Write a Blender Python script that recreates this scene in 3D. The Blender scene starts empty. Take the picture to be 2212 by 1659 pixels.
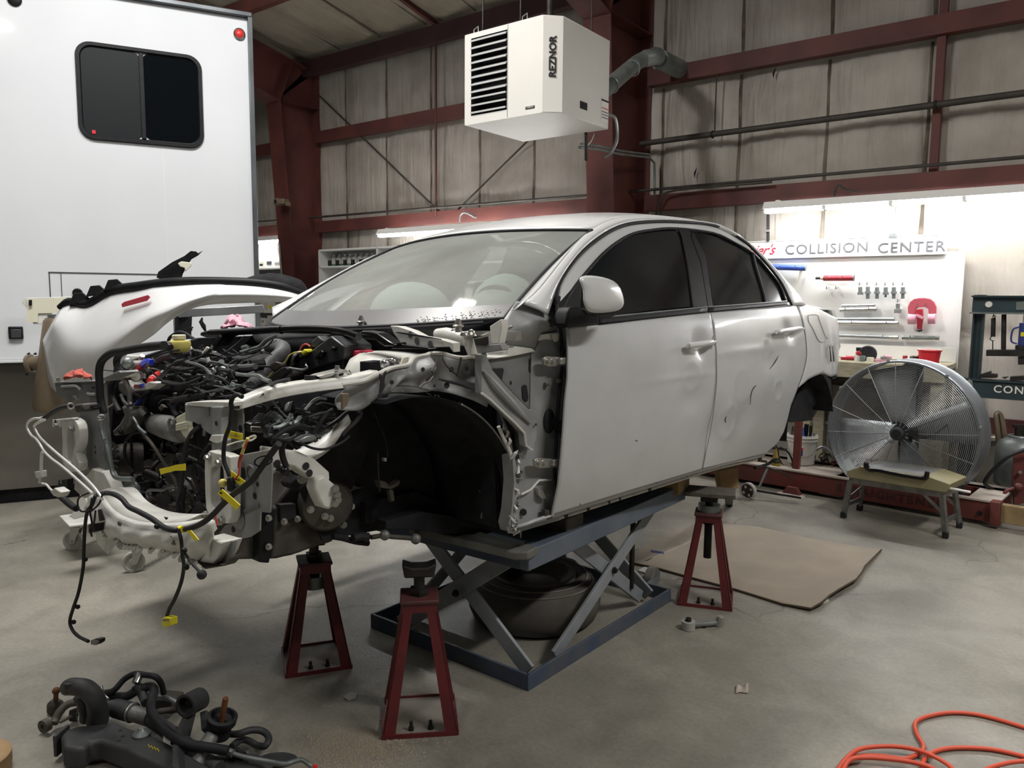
import bpy, bmesh, math, random
import numpy as np
from mathutils import Vector, Matrix

S = bpy.context.scene
COL = S.collection
rnd = random.Random(7)
PI = math.pi

# ------------------------------------------------------------------ camera
CAM_H, CAM_YAW, CAM_PITCH, CAM_ROLL, FPX = 1.45, 37.4, 6.2, 0.5, 1665.0
_a, _p, _r = (math.radians(t) for t in (CAM_YAW, CAM_PITCH, CAM_ROLL))
_fh = np.array([-math.sin(_a), math.cos(_a), 0]); _rt = np.array([math.cos(_a), math.sin(_a), 0]); _up = np.array([0, 0, 1.0])
FW = _fh * math.cos(_p) - _up * math.sin(_p)
_u = _up * math.cos(_p) + _fh * math.sin(_p)
RT = _rt * math.cos(_r) + _u * math.sin(_r)
UP = -_rt * math.sin(_r) + _u * math.cos(_r)
EYE = np.array([0, 0, CAM_H])
cd = bpy.data.cameras.new('camera'); cam = bpy.data.objects.new('camera', cd); COL.objects.link(cam)
cam.matrix_world = Matrix(((RT[0], UP[0], -FW[0], 0), (RT[1], UP[1], -FW[1], 0), (RT[2], UP[2], -FW[2], CAM_H), (0, 0, 0, 1)))
cd.sensor_fit = 'HORIZONTAL'; cd.sensor_width = 36.0; cd.lens = 36.0 * FPX / 2212; cd.clip_start = 0.05; cd.clip_end = 100
S.camera = cam

# ------------------------------------------------------------------ world, exposure
wd = bpy.data.worlds.new('world'); S.world = wd; wd.use_nodes = True
wd.node_tree.nodes['Background'].inputs[0].default_value = (0.8, 0.85, 0.9, 1)
wd.node_tree.nodes['Background'].inputs[1].default_value = 0.02
S.view_settings.view_transform = 'Standard'; S.view_settings.look = 'None'
S.view_settings.gamma = 1.0; S.view_settings.use_curve_mapping = False
S.view_settings.exposure = 0.4

# ------------------------------------------------------------------ shop lamps over the floor (high strip lights out of the picture) and added ceiling fill
def area(name, loc, sx, sy, power, rot=(0, 0, 0), col=(1, .98, .95)):
    l = bpy.data.lights.new(name, 'AREA'); l.shape = 'RECTANGLE'; l.size = sx; l.size_y = sy; l.energy = power; l.color = col
    o = bpy.data.objects.new(name, l); COL.objects.link(o); o.location = loc; o.rotation_euler = rot
    return o
for _n, _l, _w, _up in (('far', (-3.5, 1.6, 4.85), 165, 80), ('mid', (-.6, -2.4, 5.0), 38, 10), ('right', (2.3, 3.0, 4.8), 128, 60), ('bay', (-7.35, 3.3, 4.5), 60, 30)):
    area('high_strip_' + _n, _l, .3, 2.4, _w)
    area('high_strip_top_' + _n, (_l[0], _l[1], _l[2] + .06), .3, 2.4, _up, (PI, 0, 0))  # up-facing fill added to brighten the ceiling, not a lamp of its own

# ------------------------------------------------------------------ pixel <-> place (photogrammetry from the 2212 x 1659 photo)
def ray(x, y): return FW + RT * (x - 1106.0) / FPX - UP * (y - 829.5) / FPX
def Wp(x, y, ax, c):
    d = ray(x, y); t = (c - EYE[ax]) / d[ax]; return EYE + d * t
def Fl(x, y, z=0.0): return Wp(x, y, 2, z)
def Dp(x, y, dep): return EYE + ray(x, y) * dep
def euler(y, p, r): return np.array((Matrix.Rotation(y, 3, 'Z') @ Matrix.Rotation(p, 3, 'Y') @ Matrix.Rotation(r, 3, 'X')))
CT = np.array([-2.327, 1.702, 0.396]); CM = euler(math.radians(-94.9), math.radians(.24), math.radians(1.36))   # the car on its stands
CEYE = CM.T @ (EYE - CT)
def K(x, y, ax, c):
    d = CM.T @ ray(x, y); t = (c - CEYE[ax]) / d[ax]; return CEYE + d * t
def KL(ax, pts): return [K(x, y, ax, c) for x, y, c in pts]
CARM = Matrix.Translation(CT) @ Matrix(CM).to_4x4()

# ------------------------------------------------------------------ materials
def lin(h):
    h = h.lstrip('#'); v = [int(h[i:i + 2], 16) / 255 for i in (0, 2, 4)]
    return [c / 12.92 if c <= .04045 else ((c + .055) / 1.055) ** 2.4 for c in v] + [1]
MATS = {}
def mat(name, hexc, rough=.5, metal=0, hex2=None, nscale=6, ndet=4, bump=0, bscale=None, coat=0, emit=0, lo=.35, hi=.65, alpha=1, stretch=None, trans=0, spec=.5):
    m = bpy.data.materials.new(name); m.use_nodes = True; nt = m.node_tree; b = nt.nodes['Principled BSDF']
    b.inputs['Base Color'].default_value = lin(hexc); b.inputs['Roughness'].default_value = rough; b.inputs['Metallic'].default_value = metal
    b.inputs['Coat Weight'].default_value = coat; b.inputs['Coat Roughness'].default_value = .06
    b.inputs['Specular IOR Level'].default_value = spec
    b.inputs['Transmission Weight'].default_value = trans
    if alpha < 1: b.inputs['Alpha'].default_value = alpha
    if emit:
        b.inputs['Emission Color'].default_value = lin(hexc); b.inputs['Emission Strength'].default_value = emit
    tc = None
    def noise(sc, det):
        nonlocal tc
        if tc is None:
            tc = nt.nodes.new('ShaderNodeTexCoord')
        n = nt.nodes.new('ShaderNodeTexNoise'); n.inputs['Scale'].default_value = sc; n.inputs['Detail'].default_value = det
        src = tc.outputs['Object']
        if stretch:
            mp = nt.nodes.new('ShaderNodeMapping'); mp.inputs['Scale'].default_value = stretch
            nt.links.new(src, mp.inputs[0]); src = mp.outputs[0]
        nt.links.new(src, n.inputs['Vector']); return n
    if hex2:
        n = noise(nscale, ndet); r = nt.nodes.new('ShaderNodeValToRGB')
        r.color_ramp.elements[0].position = lo; r.color_ramp.elements[1].position = hi
        r.color_ramp.elements[0].color = lin(hexc); r.color_ramp.elements[1].color = lin(hex2)
        nt.links.new(n.outputs['Fac'], r.inputs['Fac']); nt.links.new(r.outputs['Color'], b.inputs['Base Color'])
    if bump:
        n = noise(bscale or nscale * 4, 3); bp = nt.nodes.new('ShaderNodeBump'); bp.inputs['Strength'].default_value = bump; bp.inputs['Distance'].default_value = .01
        nt.links.new(n.outputs['Fac'], bp.inputs['Height']); nt.links.new(bp.outputs['Normal'], b.inputs['Normal'])
    MATS[name] = m; return m

# ------------------------------------------------------------------ mesh builder
INFO = {}
def V(*a): return np.array(a, float)
def rotm(axis, ang): return np.array(Matrix.Rotation(ang, 3, axis if isinstance(axis, str) else Vector(axis)))
def basis(d):
    d = np.array(d, float); d /= np.linalg.norm(d) + 1e-12
    a = V(0, 0, 1) if abs(d[2]) < .9 else V(1, 0, 0)
    u = np.cross(a, d); u /= np.linalg.norm(u); return u, np.cross(d, u), d
def smooth_path(pts, n=6):
    P = [np.array(p, float) for p in pts]
    if len(P) < 3 or n < 2: return P
    Q = [2 * P[0] - P[1]] + P + [2 * P[-1] - P[-2]]; out = []
    for i in range(1, len(Q) - 2):
        a, b, c, d = Q[i - 1:i + 3]
        for k in range(n):
            t = k / n
            out.append(.5 * (2 * b + (c - a) * t + (2 * a - 5 * b + 4 * c - d) * t * t + (3 * b - a - 3 * c + d) * t ** 3))
    out.append(P[-1]); return out
def resample(pts, n):
    P = np.array(pts, float); s = np.r_[0, np.cumsum(np.linalg.norm(np.diff(P, axis=0), axis=1))]; t = np.linspace(0, s[-1], n)
    return np.stack([np.interp(t, s, P[:, k]) for k in range(P.shape[1])], 1)

class B:
    def __init__(s): s.v = []; s.f = []
    def add(s, vs, fs):
        k = len(s.v); s.v += [tuple(map(float, v)) for v in vs]; s.f += [tuple(i + k for i in f) for f in fs]; return s
    def box(s, c, d, R=None):
        h = np.array(d, float) / 2; vs = []
        for i in range(8):
            p = h * (1 if i & 1 else -1, 1 if i & 2 else -1, 1 if i & 4 else -1)
            if R is not None: p = R @ p
            vs.append(np.array(c, float) + p)
        return s.add(vs, [(0, 2, 3, 1), (4, 5, 7, 6), (0, 1, 5, 4), (2, 6, 7, 3), (0, 4, 6, 2), (1, 3, 7, 5)])
    def bar(s, a, b, w, h, up=(0, 0, 1), ext=0):
        a = np.array(a, float); b = np.array(b, float); d = b - a; L = np.linalg.norm(d); d /= L
        u = np.cross(d, up); u /= np.linalg.norm(u) + 1e-9; v = np.cross(u, d)
        return s.box((a + b) / 2, (L + ext, w, h), np.stack([d, u, v], 1))
    def tube(s, pts, r, n=8, sm=0, cap=True):
        P = smooth_path(pts, sm) if sm else [np.array(p, float) for p in pts]; m = len(P)
        if not hasattr(r, '__len__'): R = [r] * m
        else: R = list(np.interp(np.linspace(0, 1, m), np.linspace(0, 1, len(r)), r))
        k = len(s.v); u = None
        for i, p in enumerate(P):
            d = P[min(i + 1, m - 1)] - P[max(i - 1, 0)]; d /= np.linalg.norm(d) + 1e-12
            if u is None: u = basis(d)[0]
            u = u - d * (u @ d); u /= np.linalg.norm(u) + 1e-12; w = np.cross(d, u)
            for j in range(n):
                t = 2 * PI * j / n; s.v.append(tuple(p + R[i] * (math.cos(t) * u + math.sin(t) * w)))
        for i in range(m - 1):
            for j in range(n):
                a = k + i * n + j; b = k + i * n + (j + 1) % n; s.f.append((a, b, b + n, a + n))
        if cap:
            s.f.append(tuple(k + j for j in range(n - 1, -1, -1))); s.f.append(tuple(k + (m - 1) * n + j for j in range(n)))
        return s
    def cyl(s, a, b, r, n=14, r2=None): return s.tube([a, b], [r, r if r2 is None else r2], n)
    def ring(s, c, axis, R, r, n=28, m=6):
        u, v, d = basis(axis); k = len(s.v); c = np.array(c, float)
        for i in range(n):
            t = 2 * PI * i / n; e = math.cos(t) * u + math.sin(t) * v
            for j in range(m):
                q = 2 * PI * j / m; s.v.append(tuple(c + e * (R + r * math.cos(q)) + d * r * math.sin(q)))
        for i in range(n):
            for j in range(m):
                a = k + i * m + j; b = k + i * m + (j + 1) % m; c2 = k + ((i + 1) % n) * m + (j + 1) % m; d2 = k + ((i + 1) % n) * m + j
                s.f.append((a, d2, c2, b))
        return s
    def lathe(s, c, axis, prof, n=24, close=False):
        u, v, d = basis(axis); c = np.array(c, float); k = len(s.v); m = len(prof)
        for i in range(n):
            t = 2 * PI * i / n; e = math.cos(t) * u + math.sin(t) * v
            for (r, h) in prof: s.v.append(tuple(c + e * r + d * h))
        for i in range(n):
            for j in range(m - (0 if close else 1)):
                a = k + i * m + j; b = k + ((i + 1) % n) * m + j; j2 = (j + 1) % m
                s.f.append((a, b, k + ((i + 1) % n) * m + j2, k + i * m + j2))
        return s
    def disc(s, c, axis, r, n=20):
        u, v, d = basis(axis); c = np.array(c, float)
        return s.add([c + r * (math.cos(2 * PI * i / n) * u + math.sin(2 * PI * i / n) * v) for i in range(n)], [tuple(range(n))])
    def prism(s, poly, vec):
        n = len(poly); P = [np.array(p, float) for p in poly]; vec = np.array(vec, float)
        s.add(P + [p + vec for p in P], [tuple(range(n - 1, -1, -1)), tuple(range(n, 2 * n))] + [(i, (i + 1) % n, n + (i + 1) % n, n + i) for i in range(n)])
        return s
    def sphere(s, c, r, nu=14, nv=8, sc=(1, 1, 1), R=None):
        k = len(s.v); c = np.array(c, float)
        for i in range(nv + 1):
            ph = PI * i / nv
            for j in range(nu):
                t = 2 * PI * j / nu; p = V(math.sin(ph) * math.cos(t), math.sin(ph) * math.sin(t), math.cos(ph)) * r * np.array(sc)
                if R is not None: p = R @ p
                s.v.append(tuple(c + p))
        for i in range(nv):
            for j in range(nu):
                a = k + i * nu + j; b = k + i * nu + (j + 1) % nu; s.f.append((a, a + nu, b + nu, b))
        return s
    def grid(s, G):
        G = np.array(G, float); n, m = G.shape[:2]
        return s.add(G.reshape(-1, 3), [(i * m + j, (i + 1) * m + j, (i + 1) * m + j + 1, i * m + j + 1) for i in range(n - 1) for j in range(m - 1)])
    def hexb(s, c, axis, r, h):   # bolt head with washer
        c = np.array(c, float); d = basis(axis)[2]; r = r * .72
        s.cyl(c, c + d * h * .35, r * 1.5, 12); s.cyl(c + d * h * .35, c + d * h, r, 6); return s
    def o(s, name, m, parent=None, label=None, sharp=40, bevel=0, solid=0, world=None, sub=0, flat=False, seg=2):
        vs = np.array(s.v, float).reshape(-1, 3)
        if parent is not None:
            M, loc = INFO[parent.name]
            if not loc:
                Mi = np.array(M.inverted()); vs = vs @ Mi[:3, :3].T + Mi[:3, 3]
        me = bpy.data.meshes.new(name); me.from_pydata(vs.tolist(), [], s.f)
        bm = bmesh.new(); bm.from_mesh(me); bmesh.ops.remove_doubles(bm, verts=bm.verts, dist=1e-5); bmesh.ops.recalc_face_normals(bm, faces=bm.faces); bm.to_mesh(me); bm.free()
        if not flat:
            me.polygons.foreach_set('use_smooth', [True] * len(me.polygons)); me.set_sharp_from_angle(angle=math.radians(sharp))
        me.materials.append(MATS[m]); me.update()
        ob = bpy.data.objects.new(name, me); COL.objects.link(ob)
        if parent is not None:
            ob.parent = parent; INFO[ob.name] = INFO[parent.name]
        else: INFO[ob.name] = (Matrix.Identity(4), False)
        if label: ob['label'] = label
        if solid:
            md = ob.modifiers.new('thickness', 'SOLIDIFY'); md.thickness = abs(solid); md.offset = -1 if solid > 0 else 1
        if bevel:
            md = ob.modifiers.new('edge', 'BEVEL'); md.width = bevel; md.segments = seg; md.limit_method = 'ANGLE'; md.angle_limit = math.radians(45)
        if sub:
            md = ob.modifiers.new('round', 'SUBSURF'); md.levels = sub; md.render_levels = sub
        return ob

def thing(name, label, cat, M=None, group=None, local=False):
    o = bpy.data.objects.new(name, None); COL.objects.link(o); o.empty_display_size = .1
    if M is None: M = Matrix.Identity(4)
    elif not isinstance(M, Matrix): M = Matrix.Translation(Vector(M))
    o.matrix_world = M; INFO[o.name] = (M, local)
    o['label'] = label; o['category'] = cat
    if group: o['group'] = group
    return o
def tag(o, label, cat, group=None):
    o['label'] = label; o['category'] = cat
    if group: o['group'] = group
    return o
def struct(o): o['kind'] = 'structure'; return o
def dup(root, M, label, group=None):
    r = root.copy(); COL.objects.link(r); r.matrix_world = M; r['label'] = label; INFO[r.name] = (M, True)
    if group: r['group'] = group
    for ch in list(root.children):
        c = ch.copy(); COL.objects.link(c); c.parent = r; INFO[c.name] = INFO[r.name]
        for g in ch.children:
            d = g.copy(); COL.objects.link(d); d.parent = c
    return r
def text(name, body, size, M, m, parent, ext=.001, off=0, shear=0, space=1, sx=1):
    cu = bpy.data.curves.new(name, 'FONT'); cu.body = body; cu.size = size; cu.extrude = ext; cu.offset = off; cu.shear = shear; cu.space_character = space; cu.align_x = 'CENTER'; cu.align_y = 'CENTER'; cu.resolution_u = 3
    t = bpy.data.objects.new(name, cu); COL.objects.link(t); bpy.context.view_layer.update()
    me = bpy.data.meshes.new_from_object(t.evaluated_get(bpy.context.evaluated_depsgraph_get())); COL.objects.unlink(t); bpy.data.objects.remove(t)
    vs = np.array([v.co[:] for v in me.vertices]) if len(me.vertices) else np.zeros((0, 3)); b = B()
    if len(vs):
        MM = np.array(M); vs = vs * (sx, 1, 1); vs = vs @ MM[:3, :3].T + MM[:3, 3]
        b.add(vs, [tuple(p.vertices) for p in me.polygons])
    return b.o(name, m, parent, flat=True)
def frame(o, x, z):   # matrix with columns x, z, (x cross z): text faces -(third)
    x = np.array(x, float); x /= np.linalg.norm(x); y = np.array(z, float); y /= np.linalg.norm(y); n = np.cross(x, y)
    return Matrix(((x[0], y[0], n[0], o[0]), (x[1], y[1], n[1], o[1]), (x[2], y[2], n[2], o[2]), (0, 0, 0, 1)))

# palette
mat('paint_white', '#dddfe0', .26, hex2='#d2d4d5', nscale=2.2, coat=.5)
mat('paint_dusty', '#c4c6c8', .3, hex2='#b8babb', nscale=3, coat=.35)
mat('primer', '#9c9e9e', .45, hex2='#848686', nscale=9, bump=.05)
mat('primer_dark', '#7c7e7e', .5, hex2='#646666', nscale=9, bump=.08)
mat('steel_white', '#d8d8d3', .38, hex2='#bdbcb4', nscale=12, lo=.45, hi=.75, bump=.06)
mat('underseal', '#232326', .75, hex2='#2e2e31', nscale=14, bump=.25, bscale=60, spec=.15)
mat('black_plastic', '#141517', .5, hex2='#1c1d20', nscale=20, spec=.25)
mat('black_gloss', '#101113', .2)
mat('rubber', '#1e1f21', .6, hex2='#292a2e', nscale=18, bump=.05, spec=.3)
mat('grey_hose', '#54565a', .6, hex2='#484a4d', nscale=12)
mat('alu', '#9a9a98', .42, .75, hex2='#7d7d7a', nscale=16, bump=.08)
mat('cast_alu', '#8b8b88', .55, .55, hex2='#6c6c68', nscale=18, bump=.2)
mat('dark_cast', '#5b564f', .65, .3, hex2='#3c3935', nscale=8, bump=.2)
mat('chrome', '#c9cacb', .22, .95)
mat('dark_steel', '#3a3836', .55, .6, hex2='#26231f', nscale=14, bump=.1)
mat('zinc', '#b6b6b0', .35, .8)
mat('yellow_tape', '#f4e21a', .5)
mat('yellow_plastic', '#d9cd25', .5)
mat('reservoir', '#d8cc72', .45, spec=.4)
mat('red_plastic', '#d8322f', .4)
mat('blue_anodised', '#2b3fd0', .3, .3)
mat('red_anodised', '#d01f3a', .3, .3)
mat('rag_red', '#b8584c', .9, hex2='#a04a40', nscale=30, bump=.3, bscale=80)
mat('rag_pink', '#dba6b6', .95, hex2='#cc94a6', nscale=30, bump=.3, bscale=80)
mat('red_steel', '#653630', .6, hex2='#512b28', nscale=3, bump=.1)
mat('red_steel_dark', '#46292a', .65, hex2='#392325', nscale=3, bump=.1)
mat('stand_red', '#682327', .5, hex2='#541f22', nscale=9, lo=.4, hi=.7, bump=.1)
mat('stand_top', '#4d3836', .65, hex2='#5d2627', nscale=7)
mat('lift_blue', '#3d4c63', .6, hex2='#54575c', nscale=8, bump=.1)
mat('lift_grey', '#93999e', .55, hex2='#7f8589', nscale=6, bump=.06)
mat('lift_deck', '#56616f', .5, hex2='#646e7a', nscale=5, bump=.06)
mat('tyre', '#4b4843', .85, hex2='#5c5851', nscale=8, bump=.1)
mat('dust_rim', '#857f75', .8, hex2='#6b665e', nscale=7)
mat('rv_white', '#dee2e6', .16, hex2='#d8dce0', nscale=1.2, coat=.5)
mat('rv_trim', '#5d6165', .35, .7, hex2='#777b7f', nscale=3)
mat('rv_skirt', '#8d8b87', .1, .92, hex2='#757370', nscale=1.5)
mat('dark_glass', '#0b0f13', .1, spec=.4)
mat('screen_glass', '#0e1417', .5, hex2='#12191c', nscale=200, spec=.25)
mat('heater_white', '#e3e1dc', .4, hex2='#dcdad4', nscale=2)
mat('heater_dark', '#1f2022', .6)
mat('louver', '#cfd0cf', .4, .3)
mat('ink', '#1e1e20', .6)
mat('ink_grey', '#6d6d70', .4, .4)
mat('label_white', '#e6e4de', .5)
mat('galv', '#8c9391', .45, .5, hex2='#757c7a', nscale=7)
mat('galv_light', '#9fa3a5', .38, .6, hex2='#8a8e90', nscale=5)
mat('pipe_dark', '#3a3735', .6, .3, hex2='#4a4540', nscale=6)
mat('tube_light', '#ffffff', .5, emit=52)
mat('fixture', '#e9e9e6', .4)
mat('board_white', '#efefec', .35)
mat('sign_white', '#f2f2f0', .4)
mat('sign_red', '#c4304c', .5)
mat('wood_bench', '#a09a84', .7, hex2='#8a846e', nscale=6, stretch=(2, 12, 12))
mat('wood_ply', '#a08458', .75, hex2='#8c7148', nscale=5, stretch=(2, 10, 10))
mat('wood_old', '#625d55', .8, hex2='#514c45', nscale=6, stretch=(2, 14, 14))
mat('cardboard', '#a69b8b', .9, hex2='#978d80', nscale=3, ndet=6, bump=.06)
mat('cardboard_edge', '#4a3e31', .9)
mat('press_green', '#2d4045', .5, hex2='#273539', nscale=6)
mat('jack_blue', '#2b3a78', .4)
mat('fan_steel', '#8a8f94', .4, .6, hex2='#777c82', nscale=3)
mat('fan_wire', '#a3a6a8', .4, .7)
mat('fan_blade', '#9ea3a6', .45, .5)
mat('motor', '#45484b', .5, .3)
mat('olive', '#8c8663', .6, hex2='#9a9272', nscale=8)
mat('bucket_white', '#dcdad4', .45)
mat('rack_red', '#6c322c', .55, hex2='#5a2e2a', nscale=5, bump=.1)
mat('rack_dust', '#b7aea4', .8, hex2='#a89d92', nscale=6)
mat('rack_tan', '#8d7a55', .7, hex2='#6d5a3d', nscale=6)
mat('concrete_old', '#8f8a80', .85, hex2='#7e786f', nscale=4)
mat('hose_orange', '#d2553c', .5)
mat('grit', '#a59a86', .9)
mat('caster_grey', '#a7a59f', .6)
mat('tan_paint', '#8a7c69', .45, .35, hex2='#776a59', nscale=5)
mat('alu_bright', '#e4e4e2', .3, .35)
mat('dash_reflection', '#67686a', .35)
mat('sign_grey', '#5c5c60', .45)
mat('pad_grey', '#74736e', .8, hex2='#5f5e59', nscale=7)
mat('reflector_red', '#a8404a', .25)
mat('ochre', '#8f7a2c', .55)
mat('box_black', '#303236', .38, hex2='#26282b', nscale=9)
mat('airbag', '#dde6df', .8)
mat('brown_wood', '#a78a63', .7, hex2='#8e7350', nscale=8)
mat('foam', '#d8d6c2', .8)
mat('rust', '#7a4a26', .8, hex2='#5d3a20', nscale=20)
mat('paper_green', '#5d8a78', .6)
mat('blue_tool', '#3b5aa8', .4)
mat('red_tool', '#b3283a', .4, hex2='#9a2535', nscale=6)
mat('clamp_red', '#b4515c', .45)
mat('red_bright', '#d22a35', .45)
# ------------------------------------------------------------------ room
def floor_mat():
    m = bpy.data.materials.new('concrete_floor'); m.use_nodes = True; nt = m.node_tree; b = nt.nodes['Principled BSDF']; N = nt.nodes.new; L = nt.links.new
    tc = N('ShaderNodeTexCoord')
    def noise(s, d, dist=0):
        n = N('ShaderNodeTexNoise'); n.inputs['Scale'].default_value = s; n.inputs['Detail'].default_value = d; n.inputs['Distortion'].default_value = dist; L(tc.outputs['Object'], n.inputs['Vector']); return n
    def ramp(src, p0, c0, p1, c1):
        r = N('ShaderNodeValToRGB'); e = r.color_ramp.elements; e[0].position = p0; e[1].position = p1; e[0].color = c0; e[1].color = c1; L(src, r.inputs['Fac']); return r
    def mix(a, bb, f, mode='MULTIPLY'):
        x = N('ShaderNodeMix'); x.data_type = 'RGBA'; x.blend_type = mode; x.inputs['Factor'].default_value = f; L(a, x.inputs['A']); L(bb, x.inputs['B']); return x.outputs['Result']
    base = ramp(noise(.9, 6, .6).outputs['Fac'], .32, lin('#7d7a72'), .68, lin('#a09c91')).outputs['Color']
    blot = ramp(noise(3.2, 8, 1.2).outputs['Fac'], .35, (.62, .61, .6, 1), .6, (1, 1, 1, 1)).outputs['Color']
    fine = ramp(noise(55, 3).outputs['Fac'], .3, (.82, .82, .81, 1), .7, (1.05, 1.05, 1.03, 1)).outputs['Color']
    c = mix(mix(base, blot, .55), fine, .8)
    vo = N('ShaderNodeTexVoronoi'); vo.feature = 'DISTANCE_TO_EDGE'; vo.inputs['Scale'].default_value = .38
    wn = noise(2.5, 5); add = N('ShaderNodeVectorMath'); add.operation = 'MULTIPLY_ADD'; L(wn.outputs['Color'], add.inputs[0]); add.inputs[1].default_value = (.55, .55, 0); L(tc.outputs['Object'], add.inputs[2]); L(add.outputs[0], vo.inputs['Vector'])
    crack = ramp(vo.outputs['Distance'], .0012, (.55, .52, .5, 1), .0035, (1, 1, 1, 1)).outputs['Color']
    msk = ramp(noise(.7, 2).outputs['Fac'], .5, (0, 0, 0, 1), .56, (1, 1, 1, 1))
    x = N('ShaderNodeMix'); x.data_type = 'RGBA'; x.blend_type = 'MULTIPLY'; L(msk.outputs['Color'], x.inputs['Factor']); L(c, x.inputs['A']); L(crack, x.inputs['B'])
    L(x.outputs['Result'], b.inputs['Base Color'])
    rr = ramp(noise(2, 5).outputs['Fac'], .3, (.38, .38, .38, 1), .7, (.62, .62, .62, 1)); L(rr.outputs['Color'], b.inputs['Roughness'])
    bp = N('ShaderNodeBump'); bp.inputs['Strength'].default_value = .12; bp.inputs['Distance'].default_value = .01; L(noise(90, 4).outputs['Fac'], bp.inputs['Height']); L(bp.outputs['Normal'], b.inputs['Normal'])
    MATS['floor'] = m
floor_mat()
def vinyl(name, ca, cb, sc):
    m = bpy.data.materials.new(name); m.use_nodes = True; nt = m.node_tree; b = nt.nodes['Principled BSDF']; N = nt.nodes.new; L = nt.links.new
    tc = N('ShaderNodeTexCoord'); mp = N('ShaderNodeMapping'); mp.inputs['Scale'].default_value = sc; mp.inputs['Rotation'].default_value = (0, .12, 0); L(tc.outputs['Object'], mp.inputs[0])
    n = N('ShaderNodeTexNoise'); n.inputs['Scale'].default_value = 1; n.inputs['Detail'].default_value = 6; n.inputs['Distortion'].default_value = .8; L(mp.outputs[0], n.inputs['Vector'])
    n2 = N('ShaderNodeTexNoise'); n2.inputs['Scale'].default_value = 2.2; n2.inputs['Detail'].default_value = 5; L(tc.outputs['Object'], n2.inputs['Vector'])
    r = N('ShaderNodeValToRGB'); e = r.color_ramp.elements; e[0].position = .3; e[1].position = .65; e[0].color = lin(ca); e[1].color = lin(cb); L(n2.outputs['Fac'], r.inputs['Fac'])
    L(r.outputs['Color'], b.inputs['Base Color']); b.inputs['Roughness'].default_value = .5
    bp = N('ShaderNodeBump'); bp.inputs['Strength'].default_value = .9; bp.inputs['Distance'].default_value = .03; L(n.outputs['Fac'], bp.inputs['Height']); L(bp.outputs['Normal'], b.inputs['Normal'])
    MATS[name] = m
vinyl('vinyl_wall', '#948d83', '#b0aaa1', (9, 9, .9))
vinyl('vinyl_roof', '#958d7e', '#a89f8e', (9, 1.2, 9))
mat('seam_dirt', '#50473d', .9, hex2='#7d7568', nscale=5)
mat('wall_plain', '#9a978f', .7, hex2='#8d8a82', nscale=1.5)

WALL_Y = 7.10
g = B().box((-3.5, 0, -.05), (22, 18, .1)); struct(g.o('floor', 'floor', flat=True))
# insulated back wall: quilted between seams and girts
seams = [-2.02 + .78 * k for k in range(-15, 11)]
girts = [0, 1.2, 2.42, 3.6, 4.75]
xs = np.arange(-14.5, 7.5, .06); zs = np.arange(0, 4.81, .06)
G = np.zeros((len(xs), len(zs), 3))
rng = np.random.default_rng(3); ph = rng.random((40, 6)) * 6.28
for i, x in enumerate(xs):
    k = int(math.floor((x - seams[0]) / .78)); u = ((x - seams[0]) / .78) % 1
    for j, z in enumerate(zs):
        q = max(i_ for i_, t in enumerate(girts) if t <= z + 1e-6); q = min(q, len(girts) - 2); v = (z - girts[q]) / (girts[q + 1] - girts[q])
        a = ph[(k * 5 + q) % 40]
        bulge = .055 * (4 * u * (1 - u)) ** .5 * min(1, (4 * v * (1 - v)) ** .6 + .15)
        wr = .006 * math.sin(u * 23 + v * 2.5 + a[0]) * math.sin(v * 2 + a[1]) + .004 * math.sin(u * 41 - v * 4 + a[2])
        G[i, j] = (x, WALL_Y - bulge - wr, z)
wall = struct(B().grid(G).o('wall_back', 'vinyl_wall', sharp=180))
for sx in seams:
    if -12.5 < sx < 2.5:
        for z0, z1 in ((1.25, 2.38), (2.5, 3.52), (3.7, 4.5)):
            b = B(); b.grid([[(sx - .014 + .006 * math.sin(z * 9), WALL_Y - .012, z), (sx, WALL_Y - .018, z), (sx + .014 + .006 * math.sin(z * 7), WALL_Y - .012, z)] for z in np.linspace(z0, z1, 8)])
            b.o('insulation_seam', 'seam_dirt', wall)
ROOF_S = .2; EZ = 4.56
def roof_z(y): return EZ + ROOF_S * (7.1 - y)
ys = np.arange(-3.0, 7.2, .085); xr = np.arange(-14.5, 7.5, .09); G = np.zeros((len(xr), len(ys), 3))
for i, x in enumerate(xr):
    u = ((x - seams[0]) / .78) % 1
    for j, y in enumerate(ys):
        v = (7.1 - y) / 1.5 % 1
        G[i, j] = (x, y, roof_z(y) + .16 - .07 * (4 * u * (1 - u)) ** .5 * ((4 * v * (1 - v)) ** .5 + .1) + .008 * math.sin(u * 19 + y * 2))
roof = struct(B().grid(G).o('ceiling', 'vinyl_roof', sharp=180))
for sx in seams:
    if -12 < sx < 0:
        b = B(); b.grid([[(sx - .012, y, roof_z(y) + .135), (sx, y, roof_z(y) + .128), (sx + .012, y, roof_z(y) + .135)] for y in np.linspace(2.5, 7, 10)]); b.o('insulation_seam', 'seam_dirt', roof)
b = B(); b.box((-3.5, -6, 6.6 + .05), (22, 6.2, .1)); struct(b.o('ceiling_ridge', 'wall_plain', flat=True))
struct(B().box((-14.4, 0, 3.3), (.1, 18, 6.6)).o('wall_left', 'wall_plain', flat=True))
struct(B().box((7.4, 0, 3.3), (.1, 18, 6.6)).o('wall_right', 'wall_plain', flat=True))
struct(B().box((-3.5, -9, 3.3), (22, .1, 6.6)).o('wall_front', 'wall_plain', flat=True))

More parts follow.
